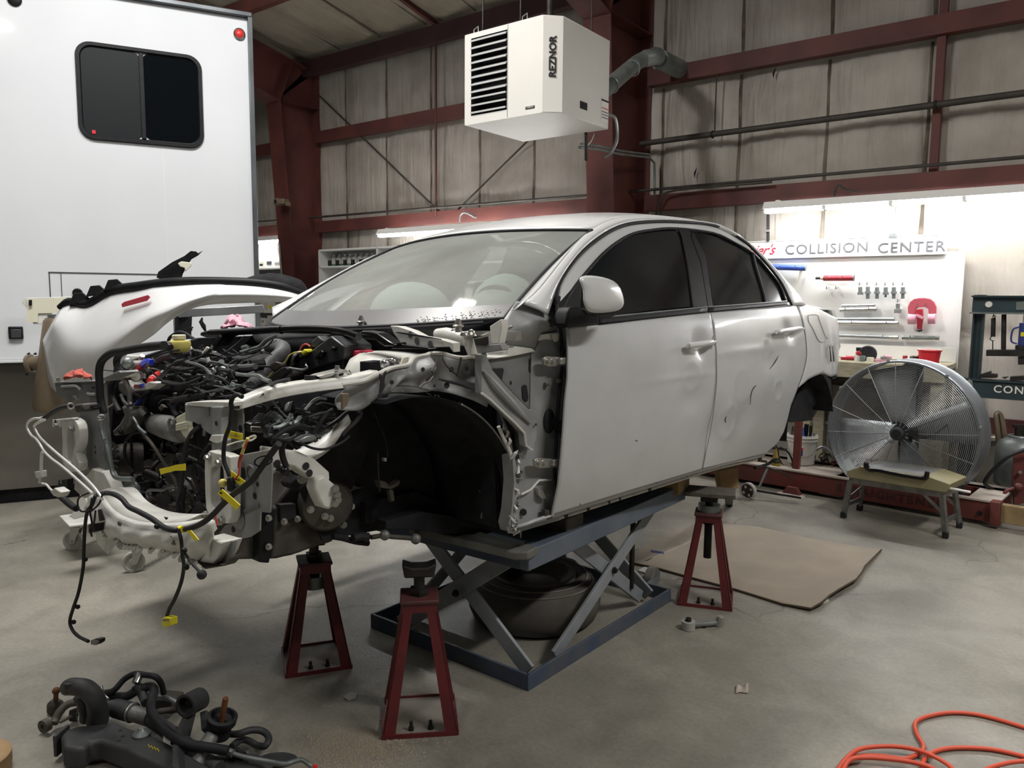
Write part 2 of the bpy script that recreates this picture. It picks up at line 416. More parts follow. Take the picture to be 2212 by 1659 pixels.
# girts: C shaped red steel
def girt(x0, x1, z, label, h=.15, d=.10):
    t = thing('steel_girt', label, 'girt', (x0, WALL_Y, z)); y = WALL_Y - .07
    b = B(); P = [(0, 0, 0), (0, -d, 0), (0, -d, .025), (0, -d + .004, .025), (0, -d + .004, .004), (0, -.004, .004), (0, -.004, h - .004), (0, -d + .004, h - .004), (0, -d + .004, h - .025), (0, -d, h - .025), (0, -d, h), (0, 0, h)]
    # web faces the room: turn the C so that its web is the front
    P = [(x0, y - d - p[1] * 1.0, z - h / 2 + p[2]) for p in P]; b.prism([(x0, y - d + (-p) if 0 else p, q) for (_, p, q) in P], (x1 - x0, 0, 0))
    b.o('channel', 'red_steel', t, flat=True)
    return t
girt(-3.68, 3.5, 3.6, 'upper red steel girt along the insulated wall right of the heater')
girt(-3.68, 3.5, 2.41, 'lower red steel girt above the white tool board lights')
girt(-8.75, -4.02, 3.63, 'upper red steel girt in the wall bay behind the heater')
girt(-8.75, -4.02, 2.43, 'lower red steel girt behind the car roof')
girt(-12.5, -9.05, 3.6, 'upper red girt beside the trailer, beyond the tapered column')
girt(-12.5, -9.05, 2.43, 'lower red girt beside the trailer, above the lit shelves')
# eave strut and purlins
t = thing('eave_strut', 'dark red eave strut along the top of the wall', 'beam', (-8, 6.9, EZ))
B().box((-3.5, WALL_Y - .17, EZ - .02), (20, .10, .2)).o('beam', 'red_steel_dark', t, bevel=.006)
for k, (y, lab) in enumerate(((5.65, 'red roof purlin nearest the eave, above the trailer corner'), (4.15, 'red roof purlin second from the eave'), (2.65, 'red roof purlin third from the eave'))):
    t = thing('roof_purlin', lab, 'beam', (-9, y, roof_z(y)))
    B().box((-5.5, y, roof_z(y) + .02), (17, .09, .16)).o('beam', 'red_steel', t, bevel=.004)
# flange brace between purlin and eave at the roof
t = thing('roof_strut', 'dark red strut running up the roof from the eave', 'beam', (-6.46, 7, EZ)); B().bar((-6.46, 7.0, EZ + .08), (-6.46, 4.2, EZ + .68), .05, .05).o('strut', 'red_steel', t)

# tapered rigid frame columns with rafters
def column(x, yb, yt, label, rl):
    t = thing('steel_column', label, 'column', (x, WALL_Y, 0)); Zt = 4.02; hw = .145
    b = B(); b.prism([(x - .006, WALL_Y - .05, 0), (x - .006, yb, 0), (x - .006, yt, Zt), (x - .006, WALL_Y - .05, EZ + .1)], (.012, 0, 0)); b.o('web', 'red_steel', t, flat=True)
    b = B(); b.prism([(x - hw, yb, 0), (x - hw, yb - .014, 0), (x - hw, yt - .014, Zt), (x - hw, yt, Zt)], (2 * hw, 0, 0)); b.o('inner_flange', 'red_steel', t, flat=True)
    B().box((x, WALL_Y - .05, EZ / 2), (2 * hw, .014, EZ)).o('outer_flange', 'red_steel', t, flat=True)
    B().box((x, (yb + WALL_Y) / 2, .01), (2 * hw + .04, WALL_Y - yb + .06, .02)).o('base_plate', 'dark_steel', t)
    # stiffener and rafter
    b = B(); b.prism([(x - hw, yt, Zt), (x - hw, yt + .01, Zt), (x - hw, WALL_Y - .06, Zt + .02), (x - hw, WALL_Y - .06, Zt + .005)], (2 * hw, 0, 0)); b.o('stiffener', 'red_steel', t, flat=True)
    r0 = yt - .02; r1 = -2.8; d0 = EZ - .05 + .0 - Zt + ROOF_S * (7.1 - r0); zt = lambda y: roof_z(y) - .06
    b = B(); b.prism([(x - .006, WALL_Y - .06, zt(WALL_Y)), (x - .006, r0, Zt), (x - .006, r0 - 2.2, zt(r0 - 2.2) - .42), (x - .006, r1, zt(r1) - .4), (x - .006, r1, zt(r1))], (.012, 0, 0)); b.o('rafter_web', 'red_steel', t, flat=True)
    b = B(); Q = [(r0, Zt), (r0 - 2.2, zt(r0 - 2.2) - .42), (r1, zt(r1) - .4)]
    b.prism([(x - hw, y, z) for y, z in Q] + [(x - hw, y, z - .012) for y, z in reversed(Q)], (2 * hw, 0, 0)); b.o('rafter_bottom_flange', 'red_steel', t, flat=True)
    b = B(); b.prism([(x - hw, WALL_Y - .06, zt(WALL_Y)), (x - hw, r1, zt(r1)), (x - hw, r1, zt(r1) - .012), (x - hw, WALL_Y - .06, zt(WALL_Y) - .012)], (2 * hw, 0, 0)); b.o('rafter_top_flange', 'red_steel', t, flat=True)
    b = B(); b.prism([(x - hw, r0 + .0, Zt), (x - hw, r0 + .012, Zt), (x - hw, r0 + .25, zt(r0 + .25)), (x - hw, r0 + .238, zt(r0 + .25))], (2 * hw, 0, 0)); b.o('knee_plate', 'red_steel', t, flat=True)
    return t
column(-8.9, 6.72, 6.42, 'tapered red steel column between the trailer and the heater bay', 1)
column(-3.84, 6.55, 6.25, 'tapered red steel column right behind the heater', 1)

def rod(name, label, cat, a, b_, r, m='pipe_dark', ends=True):
    o = B().cyl(a, b_, r, 8).o(name, m); return tag(o, label, cat)
# X-bracing rods and hanger rods
rod('brace_rod', 'thin wall brace rod sloping down from the tapered column', 'rod', Wp(690, 207, 1, 6.98), Wp(962, 470, 1, 6.98), .011)
rod('brace_rod', 'thin wall brace rod sloping up towards the heater', 'rod', Wp(972, 470, 1, 6.98), (-4.3, 6.98, 3.75), .011)
rod('sag_rod', 'upright red sag rod in the middle of the bay behind the car', 'rod', (-6.47, 6.93, 2.45), (-6.47, 6.93, 4.5), .014, 'red_steel')
t = thing('wall_post', 'slender red steel post on the wall above the tool board', 'post', (-1.16, 6.95, 2.45))
B().box((-1.16, WALL_Y - .1, 3.55), (.06, .07, 2.2)).o('post', 'red_steel', t)
# pipes on the wall
def pipe(label, pts, r, clips=(), m='pipe_dark', sm=0):
    t = thing('wall_pipe', label, 'pipe', pts[0]); B().tube(pts, r, 10, sm=sm).o('pipe', m, t)
    for c in clips: B().ring(c, np.array(pts[-1]) - np.array(pts[0]), r * 1.1, r * .35, 14, 5).o('clip', 'dark_steel', t)
    return t
pipe('thick dark gas pipe along the wall halfway between the red girts', [(-3.72, 6.9, 2.98), (3.4, 6.9, 3.0)], .026, [(-2.98, 6.9, 2.981), (-1.16, 6.9, 2.986)])
pipe('thinner dark conduit on the wall just above the lower girt, right bay', [(-3.86, 6.9, 2.53), (3.4, 6.9, 2.53)], .014)
pipe('thin conduit on the wall just above the lower girt, behind the car', [(-8.85, 6.9, 2.56), (-4.1, 6.9, 2.53)], .014)
pipe('thin conduit across the wall beside the trailer above the shelves', [(-12, 6.9, 2.58), (-9.1, 6.9, 2.56)], .014)
rod('hanger_wire', 'thin dark hanger rod holding the thick gas pipe', 'rod', (-2.97, 6.92, 3.0), (-2.97, 6.92, 3.52), .007)
pipe('bent conduit coming over the red girt near the right column', [(-3.5, 6.86, 2.05), (-3.5, 6.86, 2.3), (-3.46, 6.85, 2.42), (-3.3, 6.85, 2.5), (-2.4, 6.86, 2.5)], .012, sm=4)
pipe('short red elbow pipe standing on the right column', [Wp(1320, 455, 1, 6.5), Wp(1320, 425, 1, 6.5), Wp(1312, 417, 1, 6.5), Wp(1298, 417, 1, 6.5)], .02, m='red_steel')
pipe('curved cable conduit hooked over the girt behind the car roof', [Wp(992, 480, 1, 6.8), Wp(994, 466, 1, 6.8), Wp(1004, 459, 1, 6.8), Wp(1028, 470, 1, 6.8)], .012, sm=5, m='galv_light')
pipe('curved grey cable hooked over the girt above the tool board', [Wp(1802, 425, 1, 6.8), Wp(1806, 408, 1, 6.8), Wp(1813, 400, 1, 6.8), Wp(1826, 409, 1, 6.8), Wp(1850, 413, 1, 6.8)], .009, sm=5)

# roof vent tear marks: small torn flaps in the vinyl
for (x, y, w_, lab) in ((1669, 158, .03, 'small torn flap in the wall vinyl below the upper girt'), (1499, 374, .03, 'small torn flap in the wall vinyl beside the lower conduit')):
    c = Wp(x, y, 1, WALL_Y - .09); o = B().prism([c, c + V(w_, 0, .05), c + V(.012, -.01, -.05)], (0, -.004, 0)).o('vinyl_tear', 'black_plastic'); tag(o, lab, 'tear')

# ------------------------------------------------------------------ unit heater
t = thing('unit_heater', 'white box unit heater hanging near the right red column', 'heater', (-3.37, 4.68, 2.7))
x0, x1, y0, y1, z0, z1 = -3.765, -2.985, 4.335, 5.04, 2.70, 3.325; ch = .095
out = [(x0, y0), (x1 - ch, y0), (x1, y0 + ch), (x1, y1), (x0, y1)]
lx0, lx1, lz0, lz1 = x0 + .06, x0 + .385, z0 + .06, z1 - .035
b = B(); n = len(out)
b.add([(x, y, z0) for x, y in out], [(0, 1, 2, 3, 4)]); b.add([(x, y, z1) for x, y in out], [(4, 3, 2, 1, 0)])
for i in range(1, n): (xa, ya), (xb, yb) = out[i], out[(i + 1) % n]; b.add([(xa, ya, z0), (xb, yb, z0), (xb, yb, z1), (xa, ya, z1)], [(0, 1, 2, 3)])
fx = [x0, lx0, lx1, x1 - ch]; fz = [z0, lz0, lz1, z1]
for i in range(3):
    for j in range(3):
        if (i, j) != (1, 1): b.add([(fx[i], y0, fz[j]), (fx[i + 1], y0, fz[j]), (fx[i + 1], y0, fz[j + 1]), (fx[i], y0, fz[j + 1])], [(0, 1, 2, 3)])
b.o('cabinet', 'heater_white', t, sharp=20, bevel=.006)
b = B(); b.box(((lx0 + lx1) / 2, y0 + .16, (lz0 + lz1) / 2), (lx1 - lx0 + .01, .01, lz1 - lz0 + .01))
for sx in (lx0 - .003, lx1 + .003): b.box((sx, y0 + .085, (lz0 + lz1) / 2), (.006, .15, lz1 - lz0))
for sz in (lz0 - .003, lz1 + .003): b.box(((lx0 + lx1) / 2, y0 + .085, sz), (lx1 - lx0, .15, .006))
b.o('outlet_cavity', 'heater_dark', t, flat=True)
for k in range(11):
    z = lz0 + .012 + k * (lz1 - lz0 - .03) / 10; an = .55 if k > 2 else .2
    b = B(); R = rotm('X', an); b.box(((lx0 + lx1) / 2, y0 + .012, z + .01), (lx1 - lx0 - .008, .055, .004), R); b.box(((lx0 + lx1) / 2, y0 - .012, z - .004 + (0 if an > .3 else .008)), (lx1 - lx0 - .008, .006, .012))
    b.o('louver', 'louver', t, flat=True)
for k in range(6):
    z = lz0 + .05 + k * (lz1 - lz0) / 6; B().cyl((lx0 + .01, y0 + .12, z), (lx1 - .01, y0 + .12, z), .022, 10).o('heat_exchanger_tube', 'heater_dark', t)
B().box((x0 + .39, y0 + .0, (z0 + z1) / 2), (.003, .004, z1 - z0 - .01)).o('panel_joint', 'ink_grey', t)
text('lettering', 'REZNOR', .066, frame((x1 - ch / 2 + .003, y0 + ch / 2 - .003, z0 + .36), (0, 0, 1), (-1, -1, 0)), 'ink', t, .0012, .002, space=1.02)
B().box((x1 - ch - .10, y0 - .002, z0 + .045), (.075, .004, .016)).o('rating_plate', 'ink', t)
text('plate_print', '▪ REZNOR', .012, frame((x1 - ch - .10, y0 - .0055, z0 + .045), (1, 0, 0), (0, 0, 1)), 'label_white', t, .0005)
b = B().box((x1 + .002, y0 + .36, z0 + .10), (.004, .09, .05)); b.o('grille_plate', 'ink', t)
B().box((x1 + .004, y0 + .36, z0 + .10), (.004, .07, .01)).o('grille_slot', 'dark_steel', t)
lb = B().box((x1 + .002, y1 - .06, z0 + .12), (.003, .10, .17)).o('warning_label', 'label_white', t)
B().box((x1 + .004, y1 - .06, z0 + .19), (.002, .10, .012)).o('label_band', 'ink', lb)
B().box((x1 + .004, y1 - .06, z0 + .135), (.002, .09, .006)).o('label_red_line', 'sign_red', lb)
for k in range(3): B().box((x1 + .004, y1 - .06, z0 + .11 - .02 * k), (.002, .085, .006)).o('label_text', 'ink_grey', lb)
for (x, y) in ((x0 + .1, y0 + .08), (x0 + .42, y0 + .1), (x1 - .12, y0 + .1), (x1 - .1, y1 - .1)):
    b = B(); b.cyl((x, y, z1), (x, y, 5.05), .006, 8); b.cyl((x, y, z1), (x, y, z1 + .03), .018, 10); b.o('hanger_rod', 'dark_steel', t)
B().cyl((x1 - .1, y0 + .08, z1), (x1 - .1, y0 + .08, z1 + .12), .02).o('hanger_sleeve', 'dark_steel', t)
for (x, y) in ((x0 + .07, y0 + .03), (x0 + .5, y0 + .03)): B().tube([(x - .01, y, z1), (x - .01, y, z1 + .035), (x + .03, y, z1 + .05), (x + .03, y, z1)], .004, 6).o('lifting_hook', 'zinc', t)
B().tube([(x1 - .03, y1 + .02, z0 + .12), (x1 + .03, y1 + .05, z0 + .08), (x1 + .04, y1 + .06, z0 - .06), (x1 - .02, y1 + .08, z0 - .15), (x1 - .09, y1 + .12, z0 - .17)], .012, 8, sm=5).o('flexible_conduit', 'galv_light', t)
# flue: sheet metal vent from the heater to the wall
f = thing('flue_pipe', 'grey galvanised flue bending from the heater to the wall', 'pipe', (-3.0, 5.1, 2.95))
a = V(-3.13, 5.12, 2.98); c1 = Wp(1395, 125, 1, 6.0); c2 = Wp(1425, 128, 1, 6.55); c3 = V(c2[0] + .02, 7.06, c2[2])
B().tube([(a[0], 5.03, 2.9), a], .062, 18).o('flue_collar', 'galv_light', f)
B().tube([a, Wp(1376, 135, 1, 5.9), c1], .062, 18).o('flue_straight', 'galv', f)
B().tube([c1 - V(0, .02, .01), c1 + V(.05, .1, .03), c2 + V(0, -.1, .01), c2], .068, 18, sm=4).o('flue_elbow', 'galv', f)
B().tube([c2, c3], .085, 18).o('wall_thimble', 'galv', f)
for q in (.25, .7): p = a + (c1 - a) * q; B().ring(p, c1 - a, .062, .005, 20, 5).o('flue_joint', 'galv_light', f)
# gas line to the heater
p = [Wp(1252, 318, 1, 5.3), Wp(1290, 322, 1, 5.6), Wp(1340, 333, 1, 6.1), Wp(1402, 340, 1, 6.85), Wp(1414, 352, 1, 6.95), Wp(1414, 425, 1, 6.95)]
gl = thing('gas_line', 'thin gas line from below the heater to the wall', 'pipe', p[0])
B().tube(p, .012, 8).o('pipe', 'galv', gl); B().tube([x + V(0, .02, .03) for x in p[:4]], .009, 8).o('conduit', 'galv', gl)
B().cyl(Wp(1266, 288, 1, 5.02), Wp(1266, 345, 1, 5.25), .013, 8).o('drip_leg', 'pipe_dark', gl)
B().tube([Wp(1285, 288, 1, 5.05), Wp(1278, 305, 1, 5.15), Wp(1266, 318, 1, 5.3)], .005, 6, sm=4).o('gas_hose', 'galv_light', gl)
# wall box on the far column
t = thing('wall_speaker', 'small beige box on a bracket fixed to the tapered red column', 'box', Wp(600, 435, 1, 6.35))
c = Wp(612, 436, 1, 6.38); B().box(c, (.1, .12, .07), rotm('Z', .3)).o('housing', 'tan_paint', t, bevel=.008)
B().box(c + V(-.1, 0, .005), (.08, .1, .09)).o('junction_box', 'tan_paint', t, bevel=.004); B().box(c + V(.07, .02, -.03), (.03, .06, .05)).o('bracket', 'tan_paint', t)
B().cyl(c + V(-.1, -.052, .005), c + V(-.1, -.058, .005), .025).o('knockout', 'ink', t)
rod('column_conduit', 'thin upright conduit along the near face of the tapered column', 'pipe', (-9.0, 6.66, 0), (-9.0, 6.52, 2.2), .015, 'galv_light')
# ------------------------------------------------------------------ trailer (rear wall of a tall camper)
RVa = math.radians(64); RVF = V(-.607, .794, 0); RVR = V(.794, .607, 0)
RD = math.cos(RVa) * RVF + math.sin(RVa) * RVR; RN = V(RD[1], -RD[0], 0)   # RN points towards the camera
RP = V(-5.9067, 2.11, 0)
RVM = Matrix(((RD[0], -RN[0], 0, RP[0]), (RD[1], -RN[1], 0, RP[1]), (0, 0, 1, 0), (0, 0, 0, 1)))   # local: x right, y into the trailer, z up
t = thing('camper_trailer', 'tall white camper trailer with a dark sliding window, parked at left', 'trailer', RVM, local=True)
B().box((-.2, 1.5, 2.26), (3.6, 3.0, 2.5)).o('body_shell', 'rv_white', t, flat=True, bevel=.01)
B().box((-.2, 1.48, .56), (3.56, 2.9, .9)).o('lower_skirt', 'rv_skirt', t, flat=True)
B().box((-.2, 1.4, .05), (3.3, 2.6, .1)).o('chassis', 'underseal', t)
B().box((-.2, -.008, 1.005), (3.6, .016, .02)).o('belt_molding', 'rv_white', t, bevel=.003)
B().box((1.605, -.01, 2.26), (.035, .05, 2.52)).o('corner_trim', 'rv_trim', t, bevel=.004)
B().box((-.2, -.01, 3.525), (3.64, .06, .035)).o('roof_trim', 'rv_trim', t, bevel=.006)
def rrect(x0, x1, z0, z1, r, n=6):
    P = []
    for cx, cz, a0 in ((x1 - r, z1 - r, 0), (x0 + r, z1 - r, 90), (x0 + r, z0 + r, 180), (x1 - r, z0 + r, 270)):
        for k in range(n + 1): a = math.radians(a0 + 90 * k / n); P.append((cx + r * math.cos(a), cz + r * math.sin(a)))
    return P
wx0, wx1, wz0, wz1 = .455, 1.265, 2.53, 3.19
O_, I_ = rrect(wx0, wx1, wz0, wz1, .1), rrect(wx0 + .035, wx1 - .035, wz0 + .035, wz1 - .035, .075)
n = len(O_); b = B()
rings = [[(x, 0, z) for x, z in O_], [(x, -.022, z) for x, z in rrect(wx0 + .006, wx1 - .006, wz0 + .006, wz1 - .006, .096)], [(x, -.022, z) for x, z in rrect(wx0 + .028, wx1 - .028, wz0 + .028, wz1 - .028, .08)], [(x, -.006, z) for x, z in I_]]
for q in range(3): b.add(rings[q] + rings[q + 1], [(i, (i + 1) % n, n + (i + 1) % n, n + i) for i in range(n)])
fr = b.o('window_frame', 'black_plastic', t, sharp=60)
mid = (wx0 + wx1) / 2 + .005
B().prism([(x, -.006, z) for x, z in rrect(wx0 + .03, mid, wz0 + .03, wz1 - .03, .07)], (0, .002, 0)).o('window_pane', 'screen_glass', t, flat=True, label='window pane behind a fly screen')
B().prism([(x, -.006, z) for x, z in rrect(mid, wx1 - .03, wz0 + .03, wz1 - .03, .07)], (0, .002, 0)).o('window_pane', 'dark_glass', t, flat=True)
B().box((mid, -.012, (wz0 + wz1) / 2), (.03, .016, wz1 - wz0 - .07)).o('window_mullion', 'black_plastic', t, bevel=.003)
B().box((wx0 + .095, -.008, wz0 + .055), (.022, .004, .024)).o('red_sticker', 'red_bright', t)
ml = B().lathe((1.53, 0, 3.385), (0, -1, 0), [(.042, 0), (.042, .012), (.033, .018), (.028, .01)], 24).o('marker_lamp_bezel', 'chrome', t)
B().sphere((1.53, -.008, 3.385), .029, 16, 8, (1, .6, 1)).o('marker_lamp_lens', 'red_plastic', ml, label='red marker lamp lens')
B().lathe((.125, 0, 3.39), (0, -1, 0), [(.042, 0), (.042, .012), (.033, .018), (.0, .018)], 20).o('marker_lamp', 'black_plastic', t)
# service hatch outline, latch and outlets
for (c, d) in (((.62, -.003, 1.615), (.78, .006, .006)), ((.235, -.003, 1.39), (.006, .006, .45)), ((.70, -.003, 1.50), (.44, .006, .006)), ((.305, -.003, 1.47), (.004, .006, .28))): B().box(c, d).o('hatch_edge', 'rv_trim', t)
B().lathe((.40, 0, 1.475), (0, -1, 0), [(.032, 0), (.032, .02), (.024, .026), (.012, .02), (0, .02)], 18).o('hatch_latch', 'black_plastic', t)
B().box((.02, -.012, 1.20), (.085, .024, .085)).o('outlet_box', 'black_plastic', t, bevel=.006); B().box((.023, -.026, 1.195), (.06, .01, .06)).o('outlet_cover', 'motor', t, bevel=.004)
B().box((1.06, -.002, 1.57), (.16, .004, .006)).o('body_seam', 'rv_trim', t); B().box((.985, -.0005, 2.2), (.002, .002, 1.1)).o('panel_seam', 'fixture', t)

def RVp(x, y, off=0.0):   # point in front of the trailer wall by off metres
    r = ray(x, y); c = RN @ (RP + RN * off); return EYE + r * ((c - RN @ EYE) / (RN @ r))
# white bumper-top piece with tape standing behind the bumper cover
bk = thing('painted_bracket', 'white painted bracket with masking tape standing in front of the trailer', 'bracket', RVp(150, 690, .25))
P = [RVp(x, y, .3) for x, y in ((46, 652), (55, 643), (190, 640), (190, 655), (120, 660), (95, 700), (72, 700), (60, 668))]
B().prism(P, RN * -.03).o('panel', 'steel_white', bk, bevel=.003)
B().prism([RVp(x, y, .31) for x, y in ((58, 646), (150, 643), (150, 675), (82, 677), (82, 696), (58, 696))], RN * -.004).o('masking_tape', 'foam', bk)
B().prism([RVp(x, y, .325) for x, y in ((62, 648), (69, 648), (69, 660), (62, 660))], RN * -.006).o('clip', 'black_plastic', bk)
# tan canister with flanged port behind the bumper cover
cn = thing('exhaust_canister', 'tan metal canister with a flanged port behind the bumper cover', 'canister', RVp(100, 890, .5))
dp = 4.55
A, Bq = Dp(128, 690, dp), Dp(104, 890, dp)
B().tube([A, A + (Bq - A) * .04, Bq - (Bq - A) * .04, Bq], [.07, .082, .086, .07], 20).o('canister_body', 'tan_paint', cn)
pc = Dp(66, 786, dp); pd = Dp(100, 780, dp); B().cyl(pc, pd, .04, 16).o('port_neck', 'tan_paint', cn)
B().lathe(pc, np.array(pc) - pd, [(.035, -.01), (.056, -.01), (.056, .008), (.036, .008), (.034, -.01)], 24).o('port_flange', 'tan_paint', cn)
for dx, dy in ((-2, -22), (-6, 22), (12, -22)): B().hexb(Dp(66 + dx, 786 + dy, dp), np.array(pc) - pd, .007, .014).o('flange_bolt', 'dark_steel', cn)
B().cyl(A, A + V(0, 0, .03), .06, 16).o('canister_cap', 'galv', cn)

# ------------------------------------------------------------------ bumper cover lying across the parts dolly
# built on a bowed sheet: rows from the lip (top) to the lower edge (bottom)
bc = thing('bumper_cover', 'white rear bumper cover with a red reflector, stored behind the engine', 'bumper', Dp(250, 800, 4.3))
dd = lambda x: 4.42 - .34 * math.sin(min(1, max(0, (x - 90) / 560)) * PI * .55) + .0006 * max(0, x - 330)
top = [(128, 668), (150, 655), (190, 660), (240, 632), (300, 622), (360, 614), (420, 611), (500, 612), (560, 616), (610, 624), (655, 638)]
low = [(92, 735), (100, 800), (118, 845), (180, 862), (232, 820), (280, 760), (330, 725), (372, 690), (430, 662), (520, 655), (650, 652)]
tp, lp = resample(smooth_path([(*p, 0) for p in top], 5), 44), resample(smooth_path([(*p, 0) for p in low], 5), 44)
G = []
for i in range(44):
    row = []
    for j in range(13):
        s = j / 12; x, y = (tp[i] * (1 - s) + lp[i] * s)[:2]
        bow = .10 * math.sin(PI * min(1, s * 1.05)) * (1 if i < 30 else .6) + .035 * math.exp(-((s - .55) / .14) ** 2) * math.sin(i / 44 * PI)
        row.append(Dp(x, y, dd(x) - bow + .05))
    G.append(row)
B().grid(G).o('cover_skin', 'paint_white', bc, sharp=180, solid=.004)
# dark rolled seal along the top edge
pts = [Dp(x, y - 4, dd(x) + .05) for x, y in top]
B().tube(pts, [.016, .022, .024, .026, .026, .024, .024, .024, .026, .028, .02], 10, sm=4).o('edge_seal', 'black_plastic', bc)
for (x, y) in ((172, 652), (208, 636), (246, 623)): B().prism([Dp(x - 22, y + 6, dd(x) + .07), Dp(x - 12, y - 18, dd(x) + .07), Dp(x + 8, y - 20, dd(x) + .07), Dp(x + 26, y - 4, dd(x) + .07)], RN * .05).o('seal_tab', 'black_plastic', bc, bevel=.004)
B().tube([Dp(x, y, 4.5) for x, y in ((520, 612), (560, 609), (600, 612), (640, 622), (662, 640))], [.02, .045, .06, .055, .02], 10, sm=4).o('seal_flap', 'underseal', bc)
B().prism([Dp(x, y, dd(x) - .045) for x, y in ((262, 657), (268, 652), (320, 637), (325, 642), (318, 650), (264, 664))], RN * -.012).o('reflector', 'reflector_red', bc, label='red side reflector', bevel=.002)
# inner reinforcement visible through the opening
B().bar(Dp(385, 677, 4.6), Dp(570, 667, 4.75), .05, .05).o('crash_bar', 'galv_light', bc, bevel=.004)
b = B(); b.prism([Dp(x, y, 4.62) for x, y in ((374, 685), (376, 735), (386, 735), (392, 684))], RN * -.01); b.o('mesh_panel', 'galv_light', bc)
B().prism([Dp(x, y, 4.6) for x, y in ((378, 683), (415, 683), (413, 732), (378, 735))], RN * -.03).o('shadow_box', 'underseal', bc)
B().tube([Dp(x, y, 4.55) for x, y in ((437, 686), (434, 695), (440, 705), (444, 716))], [.004, .012, .014, .005], 7).o('clip_strap', 'black_plastic', bc)
B().prism([Dp(x, y, 4.55) for x, y in ((205, 772), (260, 767), (310, 770), (330, 780), (250, 800), (215, 785))], RN * -.1).o('inner_panel', 'steel_white', bc, bevel=.004)
# black torn trim piece standing on the bumper cover
tr = thing('trim_fragment', 'torn black plastic trim with pale foam, upright on the bumper cover', 'trim', Dp(370, 605, 4.35))
d0 = 4.38
B().prism([Dp(x, y, d0 + .06 * math.sin(x / 25)) for x, y in ((338, 600), (342, 587), (372, 566), (398, 553), (412, 542), (424, 543), (428, 547), (439, 541), (428, 552), (414, 560), (404, 575), (395, 592), (392, 604), (360, 606))], RN * -.02).o('shell', 'black_plastic', tr, bevel=.003)
B().prism([Dp(x, y, d0 - .03) for x, y in ((384, 569), (392, 565), (414, 568), (412, 576), (400, 587), (398, 579), (388, 576))], RN * .025).o('foam_pad', 'foam', tr, bevel=.003)
# parts dolly on casters
dl = thing('parts_dolly', 'low parts dolly on grey swivel casters under the bumper cover', 'dolly', (-4.2, 2.0, 0))
c1, c2 = Fl(290, 1235), Fl(160, 1188); c3 = c1 + (c2 - c1) * .2 + V(-.2, .62, 0); c4 = c2 + V(-.2, .62, 0)
def caster(c, ang, brake=True):
    c = np.array(c); R = rotm('Z', ang); ax = R @ V(1, 0, 0)
    w = B().lathe(c + V(0, 0, .055) - ax * .013, ax, [(0, -.002), (.02, -.002), (.022, .004), (.04, .004), (.044, 0), (.055, 0), (.055, .026), (.044, .026), (.04, .022), (.022, .022), (.02, .028), (0, .028)], 24).o('caster_wheel', 'caster_grey', dl)
    B().hexb(c + V(0, 0, .055) + ax * .022, ax, .008, .01).o('axle_nut', 'zinc', w)
    b = B(); f = R @ V(0, 1, 0) * .03
    for s in (-1, 1): b.prism([c + ax * .02 * s + V(0, 0, .055) + R @ V(0, -.012, -.012), c + ax * .02 * s + V(0, 0, .055) + R @ V(0, .014, -.008), c + ax * .02 * s + f + V(0, 0, .135) + R @ V(0, .02, 0), c + ax * .02 * s + f + V(0, 0, .135) + R @ V(0, -.035, 0)], ax * .003 * s)
    b.box(c + f + V(0, 0, .137) + R @ V(0, -.008, 0), (.05, .06, .005), R); b.o('caster_fork', 'zinc', w)
    B().cyl(c + f + V(0, 0, .138), c + f + V(0, 0, .165), .022, 12, .018).o('swivel_collar', 'rag_red' if brake else 'zinc', w)
    return c + f + V(0, 0, .165)
tops = [caster(c1, -.4), caster(c2, -.9, False), caster(c3, .3, False), caster(c4, 1.2, False)]
for a_, b_ in ((0, 1), (2, 3), (0, 2), (1, 3)): B().bar(tops[a_] + V(0, 0, .012), tops[b_] + V(0, 0, .012), .04, .025, ext=.04).o('dolly_rail', 'steel_white', dl, bevel=.003)
for q in tops[2:]: B().cyl(q, q + V(0, 0, .62), .016, 10).o('dolly_post', 'steel_white', dl)
B().bar(tops[2] + V(0, 0, .62), tops[3] + V(0, 0, .62), .04, .03, ext=.3).o('dolly_crossbar', 'steel_white', dl)
tr2 = thing('dolly_tray', 'white painted sheet metal tray on the parts dolly', 'tray', Fl(165, 1140, .2))
c = tops[1] + V(.05, .02, .035); P = [Wp(x, y, 2, .2) for x, y in ((128, 1118), (210, 1106), (245, 1128), (150, 1140))]
B().prism(P, (0, 0, .012)).o('tray', 'steel_white', tr2, bevel=.003)
P = [Dp(x, y, 4.0) for x, y in ((172, 1070), (182, 1070), (200, 1112), (160, 1122), (148, 1116), (165, 1100))]
B().prism(P, V(-.05, .06, 0)).o('upright_flange', 'steel_white', tr2, bevel=.003)
# ------------------------------------------------------------------ car (white sedan stripped at the front, up on stands); local frame: x forward, y to the driver's side, z up
def cr(ox, oy, s): return lambda L: [(ox + p[0] / s, oy + p[1] / s, *p[2:]) for p in L]
fS, fE, fH, fA, fC = cr(1100, 440, 2.242), cr(380, 680, 5.82), cr(1040, 640, 3.13), cr(740, 660, 5.82), cr(330, 850, 4.1475)
fL_, fT, fW, fX, fG = cr(50, 860, 4.608), cr(40, 680, 6.144), cr(540, 440, 2.91), cr(560, 940, 5.53), cr(540, 640, 2.962)
car = thing('sedan', 'white sedan without front end, dented doors, raised on red stands', 'car', CARM, local=True)
def SY(x, z):
    y = .875 - .07 * ((z - .62) / .4) ** 2 if z < .955 else .826 - .52 * (z - .955)
    if x > -.4: y -= .06 * (x + .4) ** 2
    if x < -1.9: y -= .045 * (-1.9 - x) ** 2
    return y
def KS(x, y, off=0.0):
    c = .8; d = CM.T @ ray(x, y)
    for _ in range(26):
        p = CEYE + d * ((c - CEYE[1]) / d[1]); c = .5 * c + .5 * (SY(p[0], p[2]) + off)
    return p
